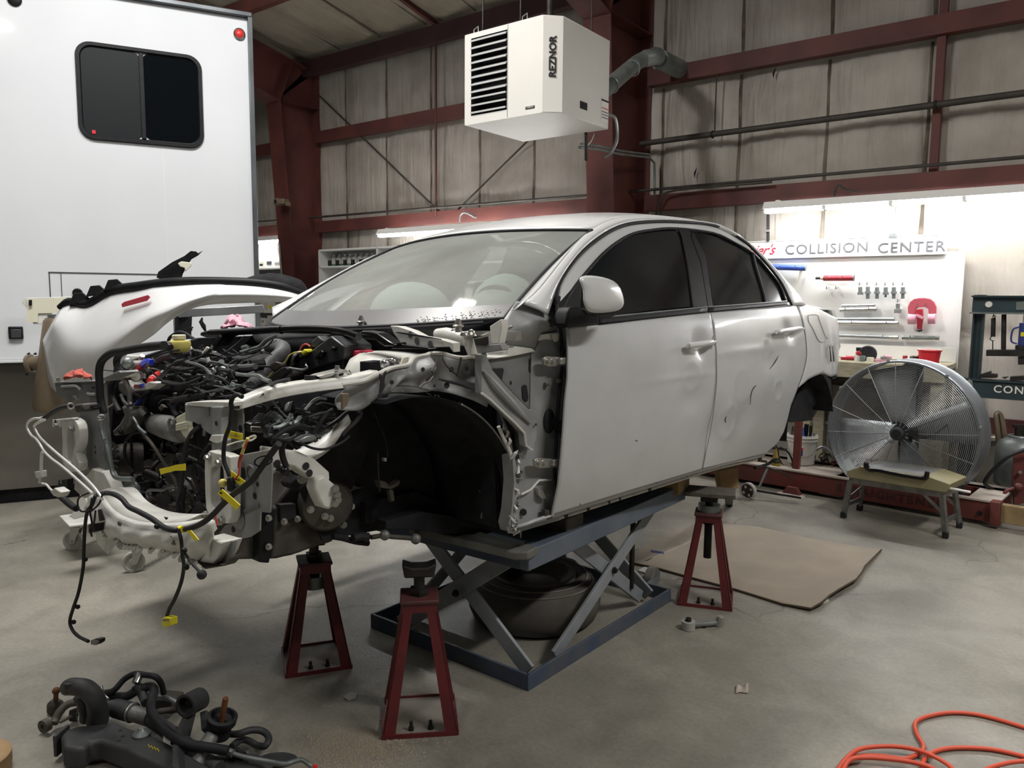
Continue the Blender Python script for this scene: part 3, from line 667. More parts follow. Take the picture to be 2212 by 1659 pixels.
def coons(bo, ri, to, le, nu, nv, f):   # bo, to left->right; le, ri bottom->top
    bo, to, = resample(bo, nu), resample(to, nu); le, ri = resample(le, nv), resample(ri, nv); G = []
    for i in range(nu):
        u = i / (nu - 1); row = []
        for j in range(nv):
            v = j / (nv - 1)
            p = (1 - v) * bo[i] + v * to[i] + (1 - u) * le[j] + u * ri[j] - ((1 - u) * (1 - v) * bo[0] + u * (1 - v) * bo[-1] + (1 - u) * v * to[0] + u * v * to[-1])
            row.append(f(p[0], p[1]))
        G.append(row)
    return np.array(G)
def band(A, Bp, n, m, f, sm=4):
    A = resample(smooth_path([(*p, 0) for p in A], sm), n); Bq = resample(smooth_path([(*p, 0) for p in Bp], sm), n)
    return np.array([[f(*((A[i] * (1 - j / (m - 1)) + Bq[i] * j / (m - 1))[:2])) for j in range(m)] for i in range(n)])
def mirror(G): return np.array(G)[::-1] * (1, -1, 1)
def plate(name, pts, ax, c, th, m, par=None, bevel=.002, label=None):
    P = [K(x, y, ax, c) for x, y in pts]; v = [0, 0, 0]; v[ax] = -th
    return B().prism(P, v).o(name, m, par or car, bevel=bevel, label=label)
def ktube(name, ax, pts, r, m, par=None, n=8, sm=5, label=None, k=.62):
    r = [q * k for q in r] if hasattr(r, '__len__') else r * k
    return B().tube(KL(ax, pts), r, n, sm=sm).o(name, m, par or car, label=label)
def ang(t): return math.radians(t)

# ---- doors
dL = fS([(283, 600), (290, 660), (291, 740), (289, 850), (277, 960), (268, 1100), (258, 1230), (243, 1370), (214, 1508)])
dT = fS([(283, 600), (300, 592), (440, 584), (620, 563), (800, 541), (972, 524)])
dR = fS([(972, 524), (990, 600), (1000, 720), (1002, 860), (988, 1000), (968, 1120), (935, 1288)])
dB = fS([(214, 1508), (400, 1450), (600, 1388), (780, 1335), (935, 1288)])
RINGS = [tuple(KS(*p))[::2] + r for p, r in zip(fS([(885, 835), (1060, 1055), (1305, 905), (1130, 880), (1250, 700)]), ((.07, .014, .005), (.085, .02, .007), (.06, .014, .006), (.09, .02, .004), (.05, .014, .004)))]
def dent(G, spots):
    G = np.array(G)
    for (x, z, r0, w, h) in RINGS: G[..., 1] += h * .45 * np.exp(-((np.hypot(G[..., 0] - x, (G[..., 2] - z) * 1.2) - r0) / w) ** 2) - h * .5 * np.exp(-(np.hypot(G[..., 0] - x, (G[..., 2] - z) * 1.2) / (r0 * .7)) ** 2)
    for (x, z, rx, rz, h) in spots: G[..., 1] += h * np.exp(-((G[..., 0] - x) / rx) ** 2 - ((G[..., 2] - z) / rz) ** 2)
    return G
dents = [(-1.42, .62, .12, .07, -.012), (-1.62, .45, .10, .09, -.016), (-1.72, .52, .05, .12, .010), (-1.9, .48, .10, .08, -.014), (-2.1, .62, .08, .10, .010), (-2.2, .74, .12, .05, -.012), (-1.3, .72, .3, .012, .003), (-2.0, .80, .3, .02, .004)]
hdl = [tuple(KS(*p)) for p in fS([(928, 690), (1357, 622)])]
hd = [(p[0], p[2], .055, .048, -.02) for p in hdl]
FD = dent(coons(dB, dR[::-1], dT, dL[::-1], 96, 72, KS), dents + hd)
fd = B().grid(FD).o('front_door', 'paint_dusty', car, sharp=180, solid=.012)
# hemmed leading edge of the door
e = FD[0]; B().tube(e + (0, -.004, 0), .006, 6).o('door_edge', 'paint_dusty', fd)
rL = [dR[i] for i in range(len(dR))]
rT = fS([(976, 523), (1150, 508), (1300, 497), (1390, 490)])
rR = fS([(1392, 490), (1418, 560), (1436, 650), (1441, 740), (1425, 820), (1395, 900), (1365, 975), (1346, 1052), (1330, 1105), (1300, 1160), (1242, 1210)])
rB = fS([(938, 1287), (1050, 1258), (1150, 1232), (1242, 1210)])
rLb = fS([(976, 523), (994, 600), (1004, 720), (1006, 860), (992, 1000), (972, 1120), (938, 1287)])
RDG = dent(coons(rB, rR[::-1], rT, rLb[::-1], 90, 72, KS), dents + hd)
rd = B().grid(RDG).o('rear_door', 'paint_dusty', car, sharp=180, solid=.012)
qL = fS([(1395, 490), (1421, 560), (1439, 650), (1444, 740), (1428, 820), (1402, 890)])
qB = fS([(1402, 890), (1425, 872), (1450, 850), (1480, 835), (1520, 820), (1560, 838), (1587, 830)])
qR = fS([(1587, 830), (1597, 740), (1597, 640), (1590, 555)]); qT = fS([(1395, 490), (1440, 488), (1500, 510), (1590, 555)])
QG = dent(coons(qB, qR, qT, qL[::-1], 24, 22, KS), [(-3.1, .72, .08, .1, -.01), (-3.28, .7, .04, .12, -.012)])
qp = B().grid(QG).o('rear_quarter_panel', 'paint_white', car, sharp=180, solid=.008)
# creased folds at the torn rear edge of the quarter panel
for k, cx in enumerate((1548, 1562, 1577)):
    P = [KS(*fS([(cx + dx, cy)])[0], .004) for dx, cy in ((-6, 680), (-2, 700), (0, 740), (4, 775))]
    B().tube(P, [.002, .006, .006, .002], 6, sm=3).o('crumple_fold', 'paint_white', qp)
    if k < 2:
        P = [KS(*fS([(cx + 7 + dx, cy)])[0], .003) for dx, cy in ((-5, 690), (0, 730), (3, 765))]; B().tube(P, .003, 5, sm=3).o('crumple_crack', 'dark_steel', qp)
fl = [KS(*p, .003) for p in fS([(1447, 545), (1455, 538), (1490, 538), (1500, 560), (1515, 600), (1530, 640), (1545, 655), (1530, 668), (1505, 668), (1490, 650), (1470, 605), (1450, 570), (1447, 545)])]
B().tube(fl, .0018, 6, sm=3).o('fuel_flap_gap', 'ink_grey', qp)
gap = [KS(*p, .001) for p in rR[:7]]; B().tube(gap, .0013, 6, sm=3).o('door_gap', 'ink_grey', qp)
gap = [KS(*p, .001) for p in fS([(974, 524), (992, 600), (1002, 720), (1004, 860), (990, 1000), (970, 1120), (936, 1288)])]; B().tube(gap, .0012, 6, sm=3).o('door_gap', 'ink_grey', rd)
# rocker sill
sT = fS([(120, 1540), (214, 1508), (600, 1388), (935, 1288), (1242, 1210)]); sB = fS([(45, 1592), (200, 1552), (360, 1503), (600, 1425), (830, 1352), (1050, 1282), (1240, 1240)])
SG = band(sT, sB, 40, 6, lambda x, y: KS(x, y, -.004)); 
for j in range(6): SG[:, j, 1] -= .045 * (j / 5) ** 2
sill = B().grid(SG).o('rocker_sill', 'paint_dusty', car, sharp=180, solid=.01)
B().tube(SG[:, -1] + (0, 0, -.006), .006, 6).o('pinch_weld', 'steel_white', sill)
for k in range(7):
    p = SG[int(rnd.uniform(1, 38)), -1]; B().box(p + (rnd.uniform(-.02, .02), .004, -.004), (.02 * rnd.uniform(.4, 1), .006, .012)).o('torn_clip', 'ink', sill)
# ---- upper side frame: roof rail, A and C pillar
RR = fS([(75, 478), (150, 405), (250, 280), (340, 177), (430, 107), (540, 66), (680, 58), (800, 64), (960, 92), (1100, 155), (1200, 224), (1270, 295), (1330, 357), (1390, 425), (1440, 487)])
GK = fS([(190, 535), (238, 400), (325, 262), (435, 163), (555, 104), (700, 86), (850, 89), (1000, 107), (1130, 176), (1232, 274), (1312, 374), (1350, 452), (1378, 492)])
SF = band(RR, GK, 70, 7, KS)
for j in range(7): SF[:, j, 1] += .012 * math.sin(PI * j / 6)
B().grid(SF).o('side_frame', 'paint_white', car, sharp=180, solid=.01)
B().grid(mirror(SF)).o('side_frame', 'paint_white', car, sharp=180, solid=.01)
gasket = [KS(*p, .004) for p in fS([(232, 530), (240, 400), (328, 262), (438, 164), (556, 104), (700, 87), (850, 90), (1000, 108), (1130, 177), (1232, 275), (1312, 375), (1352, 455), (1368, 492)])]
B().tube(gasket, .007, 8, sm=4).o('door_gasket', 'rubber', car)
B().tube([p * (1, -1, 1) for p in gasket], .007, 8, sm=4).o('door_gasket', 'rubber', car)
# white door frames
F0 = fS([(248, 525), (250, 400), (336, 268), (444, 172), (560, 112), (700, 94), (850, 97), (1000, 115), (1126, 184), (1226, 281), (1304, 380), (1342, 456), (1350, 478)])
F1 = fS([(252, 520), (300, 430), (365, 343), (470, 228), (580, 153), (680, 129), (810, 120), (990, 143), (1090, 188), (1180, 242), (1250, 318), (1312, 400), (1338, 472)])
DF = band(F0, F1, 60, 5, lambda x, y: KS(x, y, .002))
df = B().grid(DF).o('window_frame', 'paint_white', fd, sharp=180, solid=.01)
B().grid(mirror(DF)).o('far_door_frame', 'paint_white', car, sharp=180, solid=.01)
# glass, seals and B pillar trim
mat('tinted_glass', '#0e1012', .10, hex2='#1e2124', nscale=2.5, ndet=6, spec=.5)
g1 = fS([(252, 548), (262, 500), (365, 345), (470, 230), (580, 155), (680, 131), (800, 124), (836, 150), (865, 300), (890, 497), (660, 520), (440, 548)])
gw = B().prism([KS(*p, -.004) for p in g1], (0, -.005, 0)).o('window_glass', 'tinted_glass', fd, flat=True)
g2 = fS([(890, 135), (990, 147), (1090, 192), (1184, 250), (1244, 480), (990, 492), (948, 250), (905, 160)])
B().prism([KS(*p, -.004) for p in g2], (0, -.005, 0)).o('window_glass', 'tinted_glass', rd, flat=True)
g3 = fS([(1192, 262), (1258, 330), (1308, 402), (1336, 468), (1250, 478)])
B().prism([KS(*p, -.004) for p in g3], (0, -.005, 0)).o('quarter_glass', 'tinted_glass', rd, flat=True)
FG = [[KS(*p, -.004) * (1, -1, 1) for p in g] for g in (g1, g2, g3)]
for q in FG: B().prism(q, (0, .005, 0)).o('far_window', 'tinted_glass', car, flat=True)
B().tube([KS(*p, .004) for p in F1], .006, 8, sm=4).o('window_seal', 'rubber', fd)
B().tube([KS(*p, .004) for p in fS([(1184, 244), (1200, 310), (1232, 420), (1247, 480)])], .005, 8, sm=3).o('divider_bar', 'galv_light', rd)
B().tube([KS(*p, .002) for p in fS([(1178, 246), (1193, 310), (1226, 420), (1240, 482)])], .006, 8, sm=3).o('divider_seal', 'rubber', rd)
for (L, par) in (([(820, 122), (866, 126), (880, 160), (925, 280), (962, 498), (893, 502), (866, 300), (836, 155)], fd), ([(886, 128), (905, 160), (950, 250), (988, 496), (964, 498), (928, 280), (884, 160)], rd)):
    B().prism([KS(*p, .006) for p in fS(L)], (0, -.008, 0)).o('pillar_trim', 'black_plastic', par, bevel=.002)
for (A_, B_, par) in (([(440, 552), (700, 526), (962, 500)], [(440, 582), (700, 552), (960, 524)], fd), ([(965, 500), (1150, 487), (1345, 472)], [(965, 524), (1150, 507), (1348, 490)], rd)):
    G = band(fS(A_), fS(B_), 14, 4, lambda x, y: KS(x, y, .008)); B().grid(G).o('belt_molding', 'black_plastic', par, sharp=180, solid=.006)
    B().tube(G[:, 0], .004, 6).o('belt_chrome', 'galv', par)
# door handles
def handle(cx, cy, flip, par):
    c = fS([(cx, cy)])[0]; p = KS(*c)
    q = [KS(*t, o_) for t, o_ in zip(fS([(cx - 70, cy + 3), (cx - 60, cy - 4), (cx, cy - 12), (cx + 45, cy - 20), (cx + 66, cy - 20)]), (.006, .03, .036, .034, .012))]
    B().tube(q, [.005, .0125, .0135, .0125, .006], 12, sm=4).o('door_handle', 'paint_white', par)
    if flip: B().sphere(KS(*fS([(cx + 66, cy - 18)])[0], .02), .009, 10, 6, (1, .6, 1.4)).o('lock_cylinder', 'chrome', par)
handle(930, 692, True, fd); handle(1360, 625, False, rd)
# scrapes and cracks in the dented doors
for L, par in (([(1305, 735), (1292, 760), (1275, 785), (1262, 800)], rd), ([(1200, 878), (1185, 890), (1172, 920), (1168, 975)], rd), ([(1056, 1018), (1046, 1045), (1050, 1060)], rd), ([(990, 640), (985, 655)], rd), ([(710, 1350), (716, 1357)], sill), ([(860, 1318), (864, 1325)], sill), ([(344, 1452), (346, 1462)], sill), ([(612, 1145), (622, 1150)], fd)):
    B().tube([KS(*p, .0015) for p in fS(L)], [.001, .003, .002, .001], 6, sm=3).o('paint_crack', 'ink', par)

# ---- roof, windshield, cowl
n = 34; rail = np.array([SF[int(k), 0] for k in np.linspace(20, 52, n)])
rail = rail[np.argsort(-rail[:, 0])]; G = []
for p in rail:
    row = []
    for y in np.linspace(-1, 1, 25):
        row.append((p[0] + .11 * (1 - y * y) * max(0, 1 - (rail[0][0] - p[0]) / .5) - .0, p[1] * y, p[2] + .055 * (1 - y * y) * min(1, .45 + (rail[0][0] - p[0]) * 1.0)))
    G.append(row)
roofG = np.array(G); rf = B().grid(roofG).o('roof_panel', 'paint_white', car, sharp=180, solid=.006)
B().sphere(V(-2.45, 0, rail[-1][2] + .07), .03, 12, 8, (2, .5, 1.6)).o('antenna', 'paint_white', rf)
mW = bpy.data.materials.new('dusty_glass'); mW.use_nodes = True; nt = mW.node_tree; bsdf = nt.nodes['Principled BSDF']; out = nt.nodes['Material Output']
bsdf.inputs['Base Color'].default_value = lin('#b4b9b4'); bsdf.inputs['Roughness'].default_value = .6
tr_ = nt.nodes.new('ShaderNodeBsdfTransparent'); tr_.inputs[0].default_value = (.62, .68, .66, 1); gl_ = nt.nodes.new('ShaderNodeBsdfGlossy'); gl_.inputs['Roughness'].default_value = .05
fr_ = nt.nodes.new('ShaderNodeFresnel'); fr_.inputs['IOR'].default_value = 1.5; m1 = nt.nodes.new('ShaderNodeMixShader'); nt.links.new(fr_.outputs[0], m1.inputs[0]); nt.links.new(tr_.outputs[0], m1.inputs[1]); nt.links.new(gl_.outputs[0], m1.inputs[2])
tcn = nt.nodes.new('ShaderNodeTexCoord'); nn = nt.nodes.new('ShaderNodeTexNoise'); nn.inputs['Scale'].default_value = 3; nn.inputs['Detail'].default_value = 6; nt.links.new(tcn.outputs['Object'], nn.inputs['Vector'])
rp = nt.nodes.new('ShaderNodeMapRange'); rp.inputs['From Min'].default_value = .3; rp.inputs['From Max'].default_value = .7; rp.inputs['To Min'].default_value = .30; rp.inputs['To Max'].default_value = .46; nt.links.new(nn.outputs['Fac'], rp.inputs['Value'])
m2 = nt.nodes.new('ShaderNodeMixShader'); nt.links.new(rp.outputs['Result'], m2.inputs[0]); nt.links.new(m1.outputs[0], m2.inputs[1]); nt.links.new(bsdf.outputs[0], m2.inputs[2]); nt.links.new(m2.outputs[0], out.inputs[0]); MATS['dusty_glass'] = mW
WSB = lambda y: V(-.40 + .27 * (1 - (y / .73) ** 2), y, .970 - .03 * (1 - (y / .73) ** 2))
topc = roofG[0]
def WST(u): return np.array([np.interp(u, np.linspace(-1, 1, len(topc)), topc[:, k]) for k in range(3)]) + (.006, 0, -.012)
G = [[WSB(.73 * u) * (1 - v) + WST(u) * v + V(.03, 0, .035) * math.sin(PI * v) * (1 - .6 * u * u) for v in np.linspace(0, 1, 14)] for u in np.linspace(-1, 1, 26)]
WS = np.array(G); ws = B().grid(WS).o('windshield', 'dusty_glass', car, sharp=180)
edge = list(WS[0, ::-1]) + list(WS[1:-1, 0]) + list(WS[-1]); B().tube([p + V(.004, 0, .004) for p in edge], .008, 8).o('windshield_seal', 'rubber', ws)
B().tube([p + V(.0, 0, .006) for p in WS[:, -1]], .005, 8).o('windshield_header_seal', 'rubber', ws)
b = B(); b.grid([[WS[i, 0] * (1 - v) + WS[i, 2] * v + V(.0015, 0, .003) for v in (0, .3, .6, .85)] for i in range(26)]); b  .o('dash_reflection_band', 'dash_reflection', ws, sharp=180)  # grey strip over the glass: dashboard and its reflection painted as colour
# broken glass and stone chips at the lower driver-side corner
for k in range(60):
    u = .62 + .34 * rnd.random(); v = .02 + .10 * rnd.random() * (u - .3)
    i, j = u * 25 / 2 + 12.5, v * 13; i0, j0 = min(24, int(i)), min(12, int(j)); p = WS[i0, j0] + (WS[i0 + 1, j0] - WS[i0, j0]) * (i - i0) + (WS[i0, j0 + 1] - WS[i0, j0]) * (j - j0) + V(.006, 0, .006)
    a = rnd.uniform(0, 6); B().prism([p + .0034 * V(.5 * math.cos(a + t_), math.sin(a + t_), .45 * -math.cos(a + t_)) for t_ in (0, 2.1, 4.2)], (.002, 0, .003)).o('glass_shard', 'label_white', ws)
for (a, b_) in (((1000, 690), (1040, 578)), ((1062, 660), (1075, 632)), ((1010, 660), (1022, 640)), ((1085, 640), (1100, 605))):
    pa, pb = K(*a, 0, -.42), K(*b_, 0, -.62); pass
sticker = B().box(WS[3, 3] + V(.004, 0, .006), (.004, .05, .002)).o('scratch', 'galv_light', ws)

wl = resample(WS[-1], 30); sf_ = resample(SF[:24, 0], 60); pr = np.array([sf_[np.argmin(np.linalg.norm(sf_ - p, axis=1))] for p in wl]); PG = np.array([[a * (1 - v) + b_ * v + V(0, .004 * v * (1 - v), .01 * v * (1 - v)) for v in (0, .5, 1)] for a, b_ in zip(wl, pr)])
B().grid(PG).o('pillar_return', 'paint_white', car, sharp=180, solid=.003); B().grid(mirror(PG)).o('pillar_return', 'paint_white', car, sharp=180, solid=.003)
# interior: dashboard, seats, wheel, airbags, shelf
it = car
B().tube([(-.50, -.66, .90), (-.42, -.3, .91), (-.42, .3, .91), (-.50, .66, .90)], .09, 10, sm=4).o('dashboard', 'motor', it)
for s in (-1, 1):
    sx = -1.25; sy = .36 * s
    G = [[(sx - .12 - .30 * v - .05 * math.sin(PI * v), sy + .24 * (u - .5) * 2 * (1 - .15 * v), .55 + .58 * v + 0) for v in np.linspace(0, 1, 8)] for u in np.linspace(0, 1, 7)]
    st = B().grid(G).o('front_seat', 'motor', it, sharp=180, solid=.12)
    B().sphere((sx - .44, sy, 1.22), .09, 14, 8, (.6, 1.3, .9)).o('headrest', 'motor', st); B().box((sx + .1, sy, .55), (.5, .48, .14)).o('seat_cushion', 'motor', st, bevel=.03)
B().ring((-.82, .36, .93), (-.9, 0, .45), .18, .014, 26, 8).o('steering_wheel', 'black_plastic', it)
ab = B().sphere((-.80, .36, .95), .2, 18, 12, (.5, 1, 1)).o('driver_airbag', 'airbag', it)
B().sphere((-.86, -.30, .98), .2, 18, 12, (.75, 1.25, .8)).o('passenger_airbag', 'airbag', it)
B().box((-2.5, 0, 1.0), (.4, 1.2, .03)).o('parcel_shelf', 'motor', it); B().box((-2.25, 0, .78), (.14, 1.3, .5), rotm('Y', -.25)).o('rear_seat_back', 'motor', it, bevel=.03)
B().box((-1.56, 0, .32), (1.98, 1.48, .03)).o('floor_pan', 'underseal', it)
# rear glass and trunk
rg0 = roofG[-1]; G = [[(p + V(0, 0, -.014)) * (1 - v) + V(-2.98, p[1] * 1.10, 1.03) * v + V(0, 0, .012) * math.sin(PI * v) for v in np.linspace(0, 1, 8)] for p in rg0 * (1, .95, 1)]; B().grid(G).o('rear_window', 'tinted_glass', it, sharp=180)
G = []
for x in np.linspace(-2.98, -3.5, 8):
    G.append([(x, y * (SY(x, .98) - .02), 1.05 - .06 * abs(y) ** 3 - .05 * max(0, -3.3 - x)) for y in np.linspace(-1, 1, 13)])
B().grid(G).o('trunk_lid', 'paint_white', it, sharp=180, solid=.006)
B().prism([(-3.5, y, z) for y, z in ((-.7, .98), (.7, .98), (.74, .75), (.70, .62), (-.70, .62), (-.74, .75))], (.05, 0, 0)).o('rear_panel', 'paint_white', it)
# far side skins
B().grid(mirror(FD)).o('far_front_door', 'paint_white', car, sharp=180, solid=.012); B().grid(mirror(RDG)).o('far_rear_door', 'paint_white', car, sharp=180, solid=.012); B().grid(mirror(QG)).o('far_quarter_panel', 'paint_white', car, sharp=180, solid=.008); B().grid(mirror(SG)).o('far_rocker_sill', 'paint_white', car, sharp=180, solid=.01)
# ---- rear wheel arch
c = V(-2.86, 0, .30); rr = .34
G = [[c + V(rr * math.cos(a), y, rr * math.sin(a)) for y in (.45, .6, .74, .815)] for a in np.linspace(-.05, PI * .93, 22)]
B().grid(G).o('rear_wheelhouse', 'underseal', car, sharp=180)
B().prism([c + V(rr * 1.02 * math.cos(a), .45, rr * 1.02 * math.sin(a)) for a in np.linspace(-.05, PI + .05, 20)], (0, -.02, 0)).o('wheelhouse_inner', 'underseal', car, flat=True)
rl = plate('rear_splash_liner', fS([(1350, 1052), (1365, 1000), (1400, 918), (1440, 866), (1490, 838), (1530, 826), (1556, 840), (1560, 860), (1562, 935), (1548, 950), (1500, 950), (1470, 985), (1470, 1050), (1410, 1055)]), 1, .72, .05, 'underseal')
for k in range(5): plate('liner_tab', fS([(1490 + 14 * k, 940), (1498 + 14 * k, 940), (1496 + 14 * k, 958 + 5 * (k % 2)), (1491 + 14 * k, 955)]), 1, .73, .02, 'underseal', rl)
plate('strut_bracket', fS([(1455, 950), (1500, 950), (1490, 1010), (1470, 1040), (1450, 1000)]), 1, .6, .06, 'underseal')
plate('torn_corner', fS([(1556, 838), (1590, 828), (1583, 845), (1570, 852)]), 1, .775, .02, 'underseal', qp)
ktube('brake_line', 1, fS([(1290, 1170, .7), (1300, 1190, .7), (1310, 1240, .7), (1324, 1262, .7)]), .006, 'rubber')
# hanging bits under the rear of the sill
plate('sill_bracket', fS([(1210, 1222), (1224, 1218), (1226, 1240), (1250, 1244), (1250, 1256), (1212, 1250)]), 1, .7, .03, 'dark_steel')
ktube('suspension_arm', 1, fS([(1190, 1280, .6), (1250, 1262, .62), (1285, 1240, .65), (1306, 1238, .66)]), .015, 'dark_steel')
ktube('trailing_arm', 1, fS([(1230, 1272, .55), (1290, 1290, .58), (1340, 1310, .6), (1372, 1335, .62)]), .008, 'dark_steel')
# ---- mirror
mc = [(346, 375), (360, 358), (400, 354), (460, 362), (510, 378), (540, 410), (556, 470), (552, 500), (520, 520), (460, 528), (400, 528), (378, 512), (368, 470), (374, 420)]
mp = [K(*p, 1, .96) for p in fS(mc)]; cen = sum(mp) / len(mp); mp = [cen + (p - cen) * 1.07 for p in mp]
G = []
for q, dy, sc_ in ((0, -.012, .96), (1, .01, 1.0), (2, .04, .95), (3, .065, .78), (4, .078, .45), (5, .082, .0)): G.append([cen + (p - cen) * sc_ + V(0, dy * .4, 0) + V(dy * .9, 0, dy * .1) for p in mp] )
b = B(); 
for q in range(5):
    A_, C_ = G[q], G[q + 1]; m_ = len(A_); b.add(list(A_) + list(C_), [(i, (i + 1) % m_, m_ + (i + 1) % m_, m_ + i) for i in range(m_)])
b.add(G[0], [tuple(range(len(mp)))])
mir = b.o('door_mirror', 'paint_white', car, sharp=70, sub=1)
low = [K(*p, 1, .955) for p in fS([(376, 512), (400, 527), (460, 529), (520, 520), (552, 498), (550, 520), (530, 540), (500, 556), (440, 556), (400, 540)])]
B().prism([p + V(.02, 0, 0) for p in low], (-.05, -.05, 0)).o('mirror_lower_shell', 'black_plastic', mir, bevel=.006)
B().prism([K(*p, 1, .88) for p in fS([(285, 530), (300, 500), (345, 498), (372, 505), (420, 545), (438, 548), (436, 582), (285, 598), (278, 580)])], (0, -.06, 0)).o('mirror_foot', 'black_plastic', mir, bevel=.008)
B().prism([KS(*p, .006) for p in fS([(246, 480), (300, 420), (352, 350), (350, 420), (345, 500), (430, 552), (440, 582), (285, 600), (250, 560)])], (0, -.01, 0)).o('mirror_sail', 'black_plastic', mir, bevel=.002)
# ---- front body structure: hinge pillar, gussets, apron, wheel liner
def kp(name, pts, ax, c, th, m, par=None, bevel=.002, label=None): return plate(name, pts, ax, c, th, m, par, bevel, label)
hp = kp('hinge_pillar', fH([(340, 360), (370, 375), (400, 260), (520, 245), (545, 300), (548, 450), (540, 600), (520, 760), (505, 1000), (495, 1200), (540, 1300), (530, 1420), (540, 1512), (240, 1600), (200, 1595), (185, 1540), (205, 1450), (222, 1250), (210, 1080), (290, 1050), (300, 900), (330, 760), (335, 500)]), 1, .79, .05, 'primer')
kp('door_jamb', fH([(545, 215), (590, 215), (600, 400), (590, 700), (570, 1000), (555, 1300), (530, 1440), (500, 1300), (510, 1000), (530, 700), (550, 450)]), 1, .775, .06, 'paint_dusty')
B().tube(KL(1, [(*p, .80) for p in fH([(525, 0), (512, 110), (530, 200), (545, 300), (545, 450), (535, 600), (518, 760), (505, 1000), (495, 1190), (515, 1270), (540, 1300)])]), .0065, 8, sm=4).o('door_weatherstrip', 'rubber', hp)
gs = kp('gusset', fH([(0, 395), (35, 400), (75, 500), (180, 620), (320, 762), (372, 772), (375, 950), (345, 1040), (300, 1010), (290, 920), (240, 870), (150, 780), (60, 700), (0, 655)]), 1, .815, .03, 'primer')
B().tube(KL(1, [(*p, .82) for p in fH([(10, 500), (90, 600), (200, 720), (330, 860)])]), [.004, .014, .014, .004], 8, sm=4).o('gusset_rib', 'primer', gs)
B().tube(KL(1, [(*p, .82) for p in fH([(0, 655), (60, 700), (150, 785), (240, 870), (290, 925), (302, 1010), (345, 1042)])]), .004, 6).o('gusset_flange', 'steel_white', gs)
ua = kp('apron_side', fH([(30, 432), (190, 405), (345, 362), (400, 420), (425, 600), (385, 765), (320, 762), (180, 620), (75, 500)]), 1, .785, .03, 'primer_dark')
kp('apron_ledge', fH([(28, 430), (175, 400), (180, 380), (160, 330), (340, 352), (370, 372), (190, 410)]), 1, .80, .10, 'steel_white')
for L in ([(325, 425), (340, 412), (358, 420), (362, 500), (352, 525), (335, 525), (324, 500)], [(275, 610), (288, 596), (308, 602), (320, 680), (315, 708), (298, 714), (280, 690)], [(62, 487), (148, 485), (154, 500), (138, 578), (110, 560), (80, 520)]):
    kp('access_slot', fH(L), 1, .789, .004, 'ink', ua)
for (x, y, r_) in ((198, 586, .007), (368, 868, .005)): B().disc(K(*fH([(x, y)])[0], 1, .822), (0, 1, 0), r_, 10).o('panel_hole', 'ink', ua)
# rounded cowl side below the A pillar
G = coons(fH([(140, 340), (250, 345), (345, 362), (372, 376)]), fH([(372, 376), (400, 262), (520, 246)]), fH([(285, 30), (350, 45), (430, 90), (520, 165), (525, 246)]), fH([(140, 340), (135, 250), (200, 150), (285, 30)]), 14, 14, lambda x, y: K(x, y, 1, .782))
for i in range(14):
    for j in range(14): G[i, j, 1] += .045 * math.sin(PI * i / 13) * math.sin(PI * j / 13) - .03 * (1 - i / 13)
B().grid(G).o('cowl_side', 'primer', car, sharp=180, solid=.006)
kp('hood_hinge_seat', fH([(385, 300), (400, 258), (520, 245), (528, 290), (500, 300), (440, 290)]), 1, .80, .01, 'steel_white', hp)
kp('clip_nut', fH([(485, 252), (525, 252), (525, 305), (500, 310), (485, 290)]), 1, .815, .01, 'zinc', hp)
# hinges
for (y0, xs_) in ((440, (428, 585)), (1128, (368, 540))):
    h = kp('door_hinge', fH([(xs_[0] - 8, y0 - 20), (xs_[0] + 12, y0 - 34), (xs_[1], y0 - 26), (xs_[1], y0 + 30), (xs_[0] + 30, y0 + 36), (xs_[0], y0 + 25)]), 1, .83, .012, 'zinc')
    for dx in (18, 52): B().hexb(K(*fH([(xs_[0] + dx, y0)])[0], 1, .83), (0, 1, 0), .009, .01).o('hinge_bolt', 'zinc', h)
    kp('hinge_knuckle', fH([(xs_[1] - 50, y0 - 22), (xs_[1] - 12, y0 - 28), (xs_[1] - 8, y0 + 26), (xs_[1] - 50, y0 + 22)]), 1, .845, .025, 'zinc', h, .004)
bt = B().sphere(K(*fH([(458, 845)])[0], 1, .795), .038, 16, 8, (.75, .3, 1.15)).o('wiring_boot_flange', 'rubber', hp)
pa, pb = K(*fH([(470, 840)])[0], 1, .80), K(*fH([(555, 900)])[0], 1, .83)
b = B(); P = [pa + (pb - pa) * k / 20 for k in range(21)]; b.tube(P, [.016 if k % 2 else .021 for k in range(21)], 10); b.o('wiring_boot', 'rubber', hp)
B().sphere(pb, .03, 12, 8, (.5, .6, 1.2)).o('wiring_boot_end', 'rubber', hp)
for (x, y) in ((447, 585), (515, 570)): B().hexb(K(*fH([(x, y)])[0], 1, .80), (0, 1, 0), .01, .012).o('pillar_bolt', 'zinc', hp)
for (x, y, r_) in ((283, 1460, .012), (470, 182, .014)): B().cyl(K(*fH([(x, y)])[0], 1, .795), K(*fH([(x, y)])[0], 1, .80), r_, 12).o('rubber_plug', 'rubber', hp)
kp('torn_bracket', fH([(385, 1300), (415, 1310), (430, 1340), (440, 1370), (410, 1370), (390, 1345)]), 1, .81, .02, 'zinc', hp); kp('clip_nut', fH([(432, 1445), (490, 1448), (488, 1465), (470, 1480), (488, 1500), (455, 1512), (430, 1500)]), 1, .82, .02, 'dark_cast', hp)
B().tube(KL(1, [(*p, .805) for p in fH([(270, 1340), (330, 1310), (390, 1245), (470, 1240)])]), .004, 6).o('seam_sealer', 'steel_white', hp)
for (a, b_) in (((575, 370), .012), ((575, 520), .012), ((548, 1065), .01), ((530, 1210), .01)): B().sphere(K(*fH([a])[0], 1, .80), b_, 8, 6, (.5, 1, 1.2)).o('door_plug', 'ink_grey', hp)
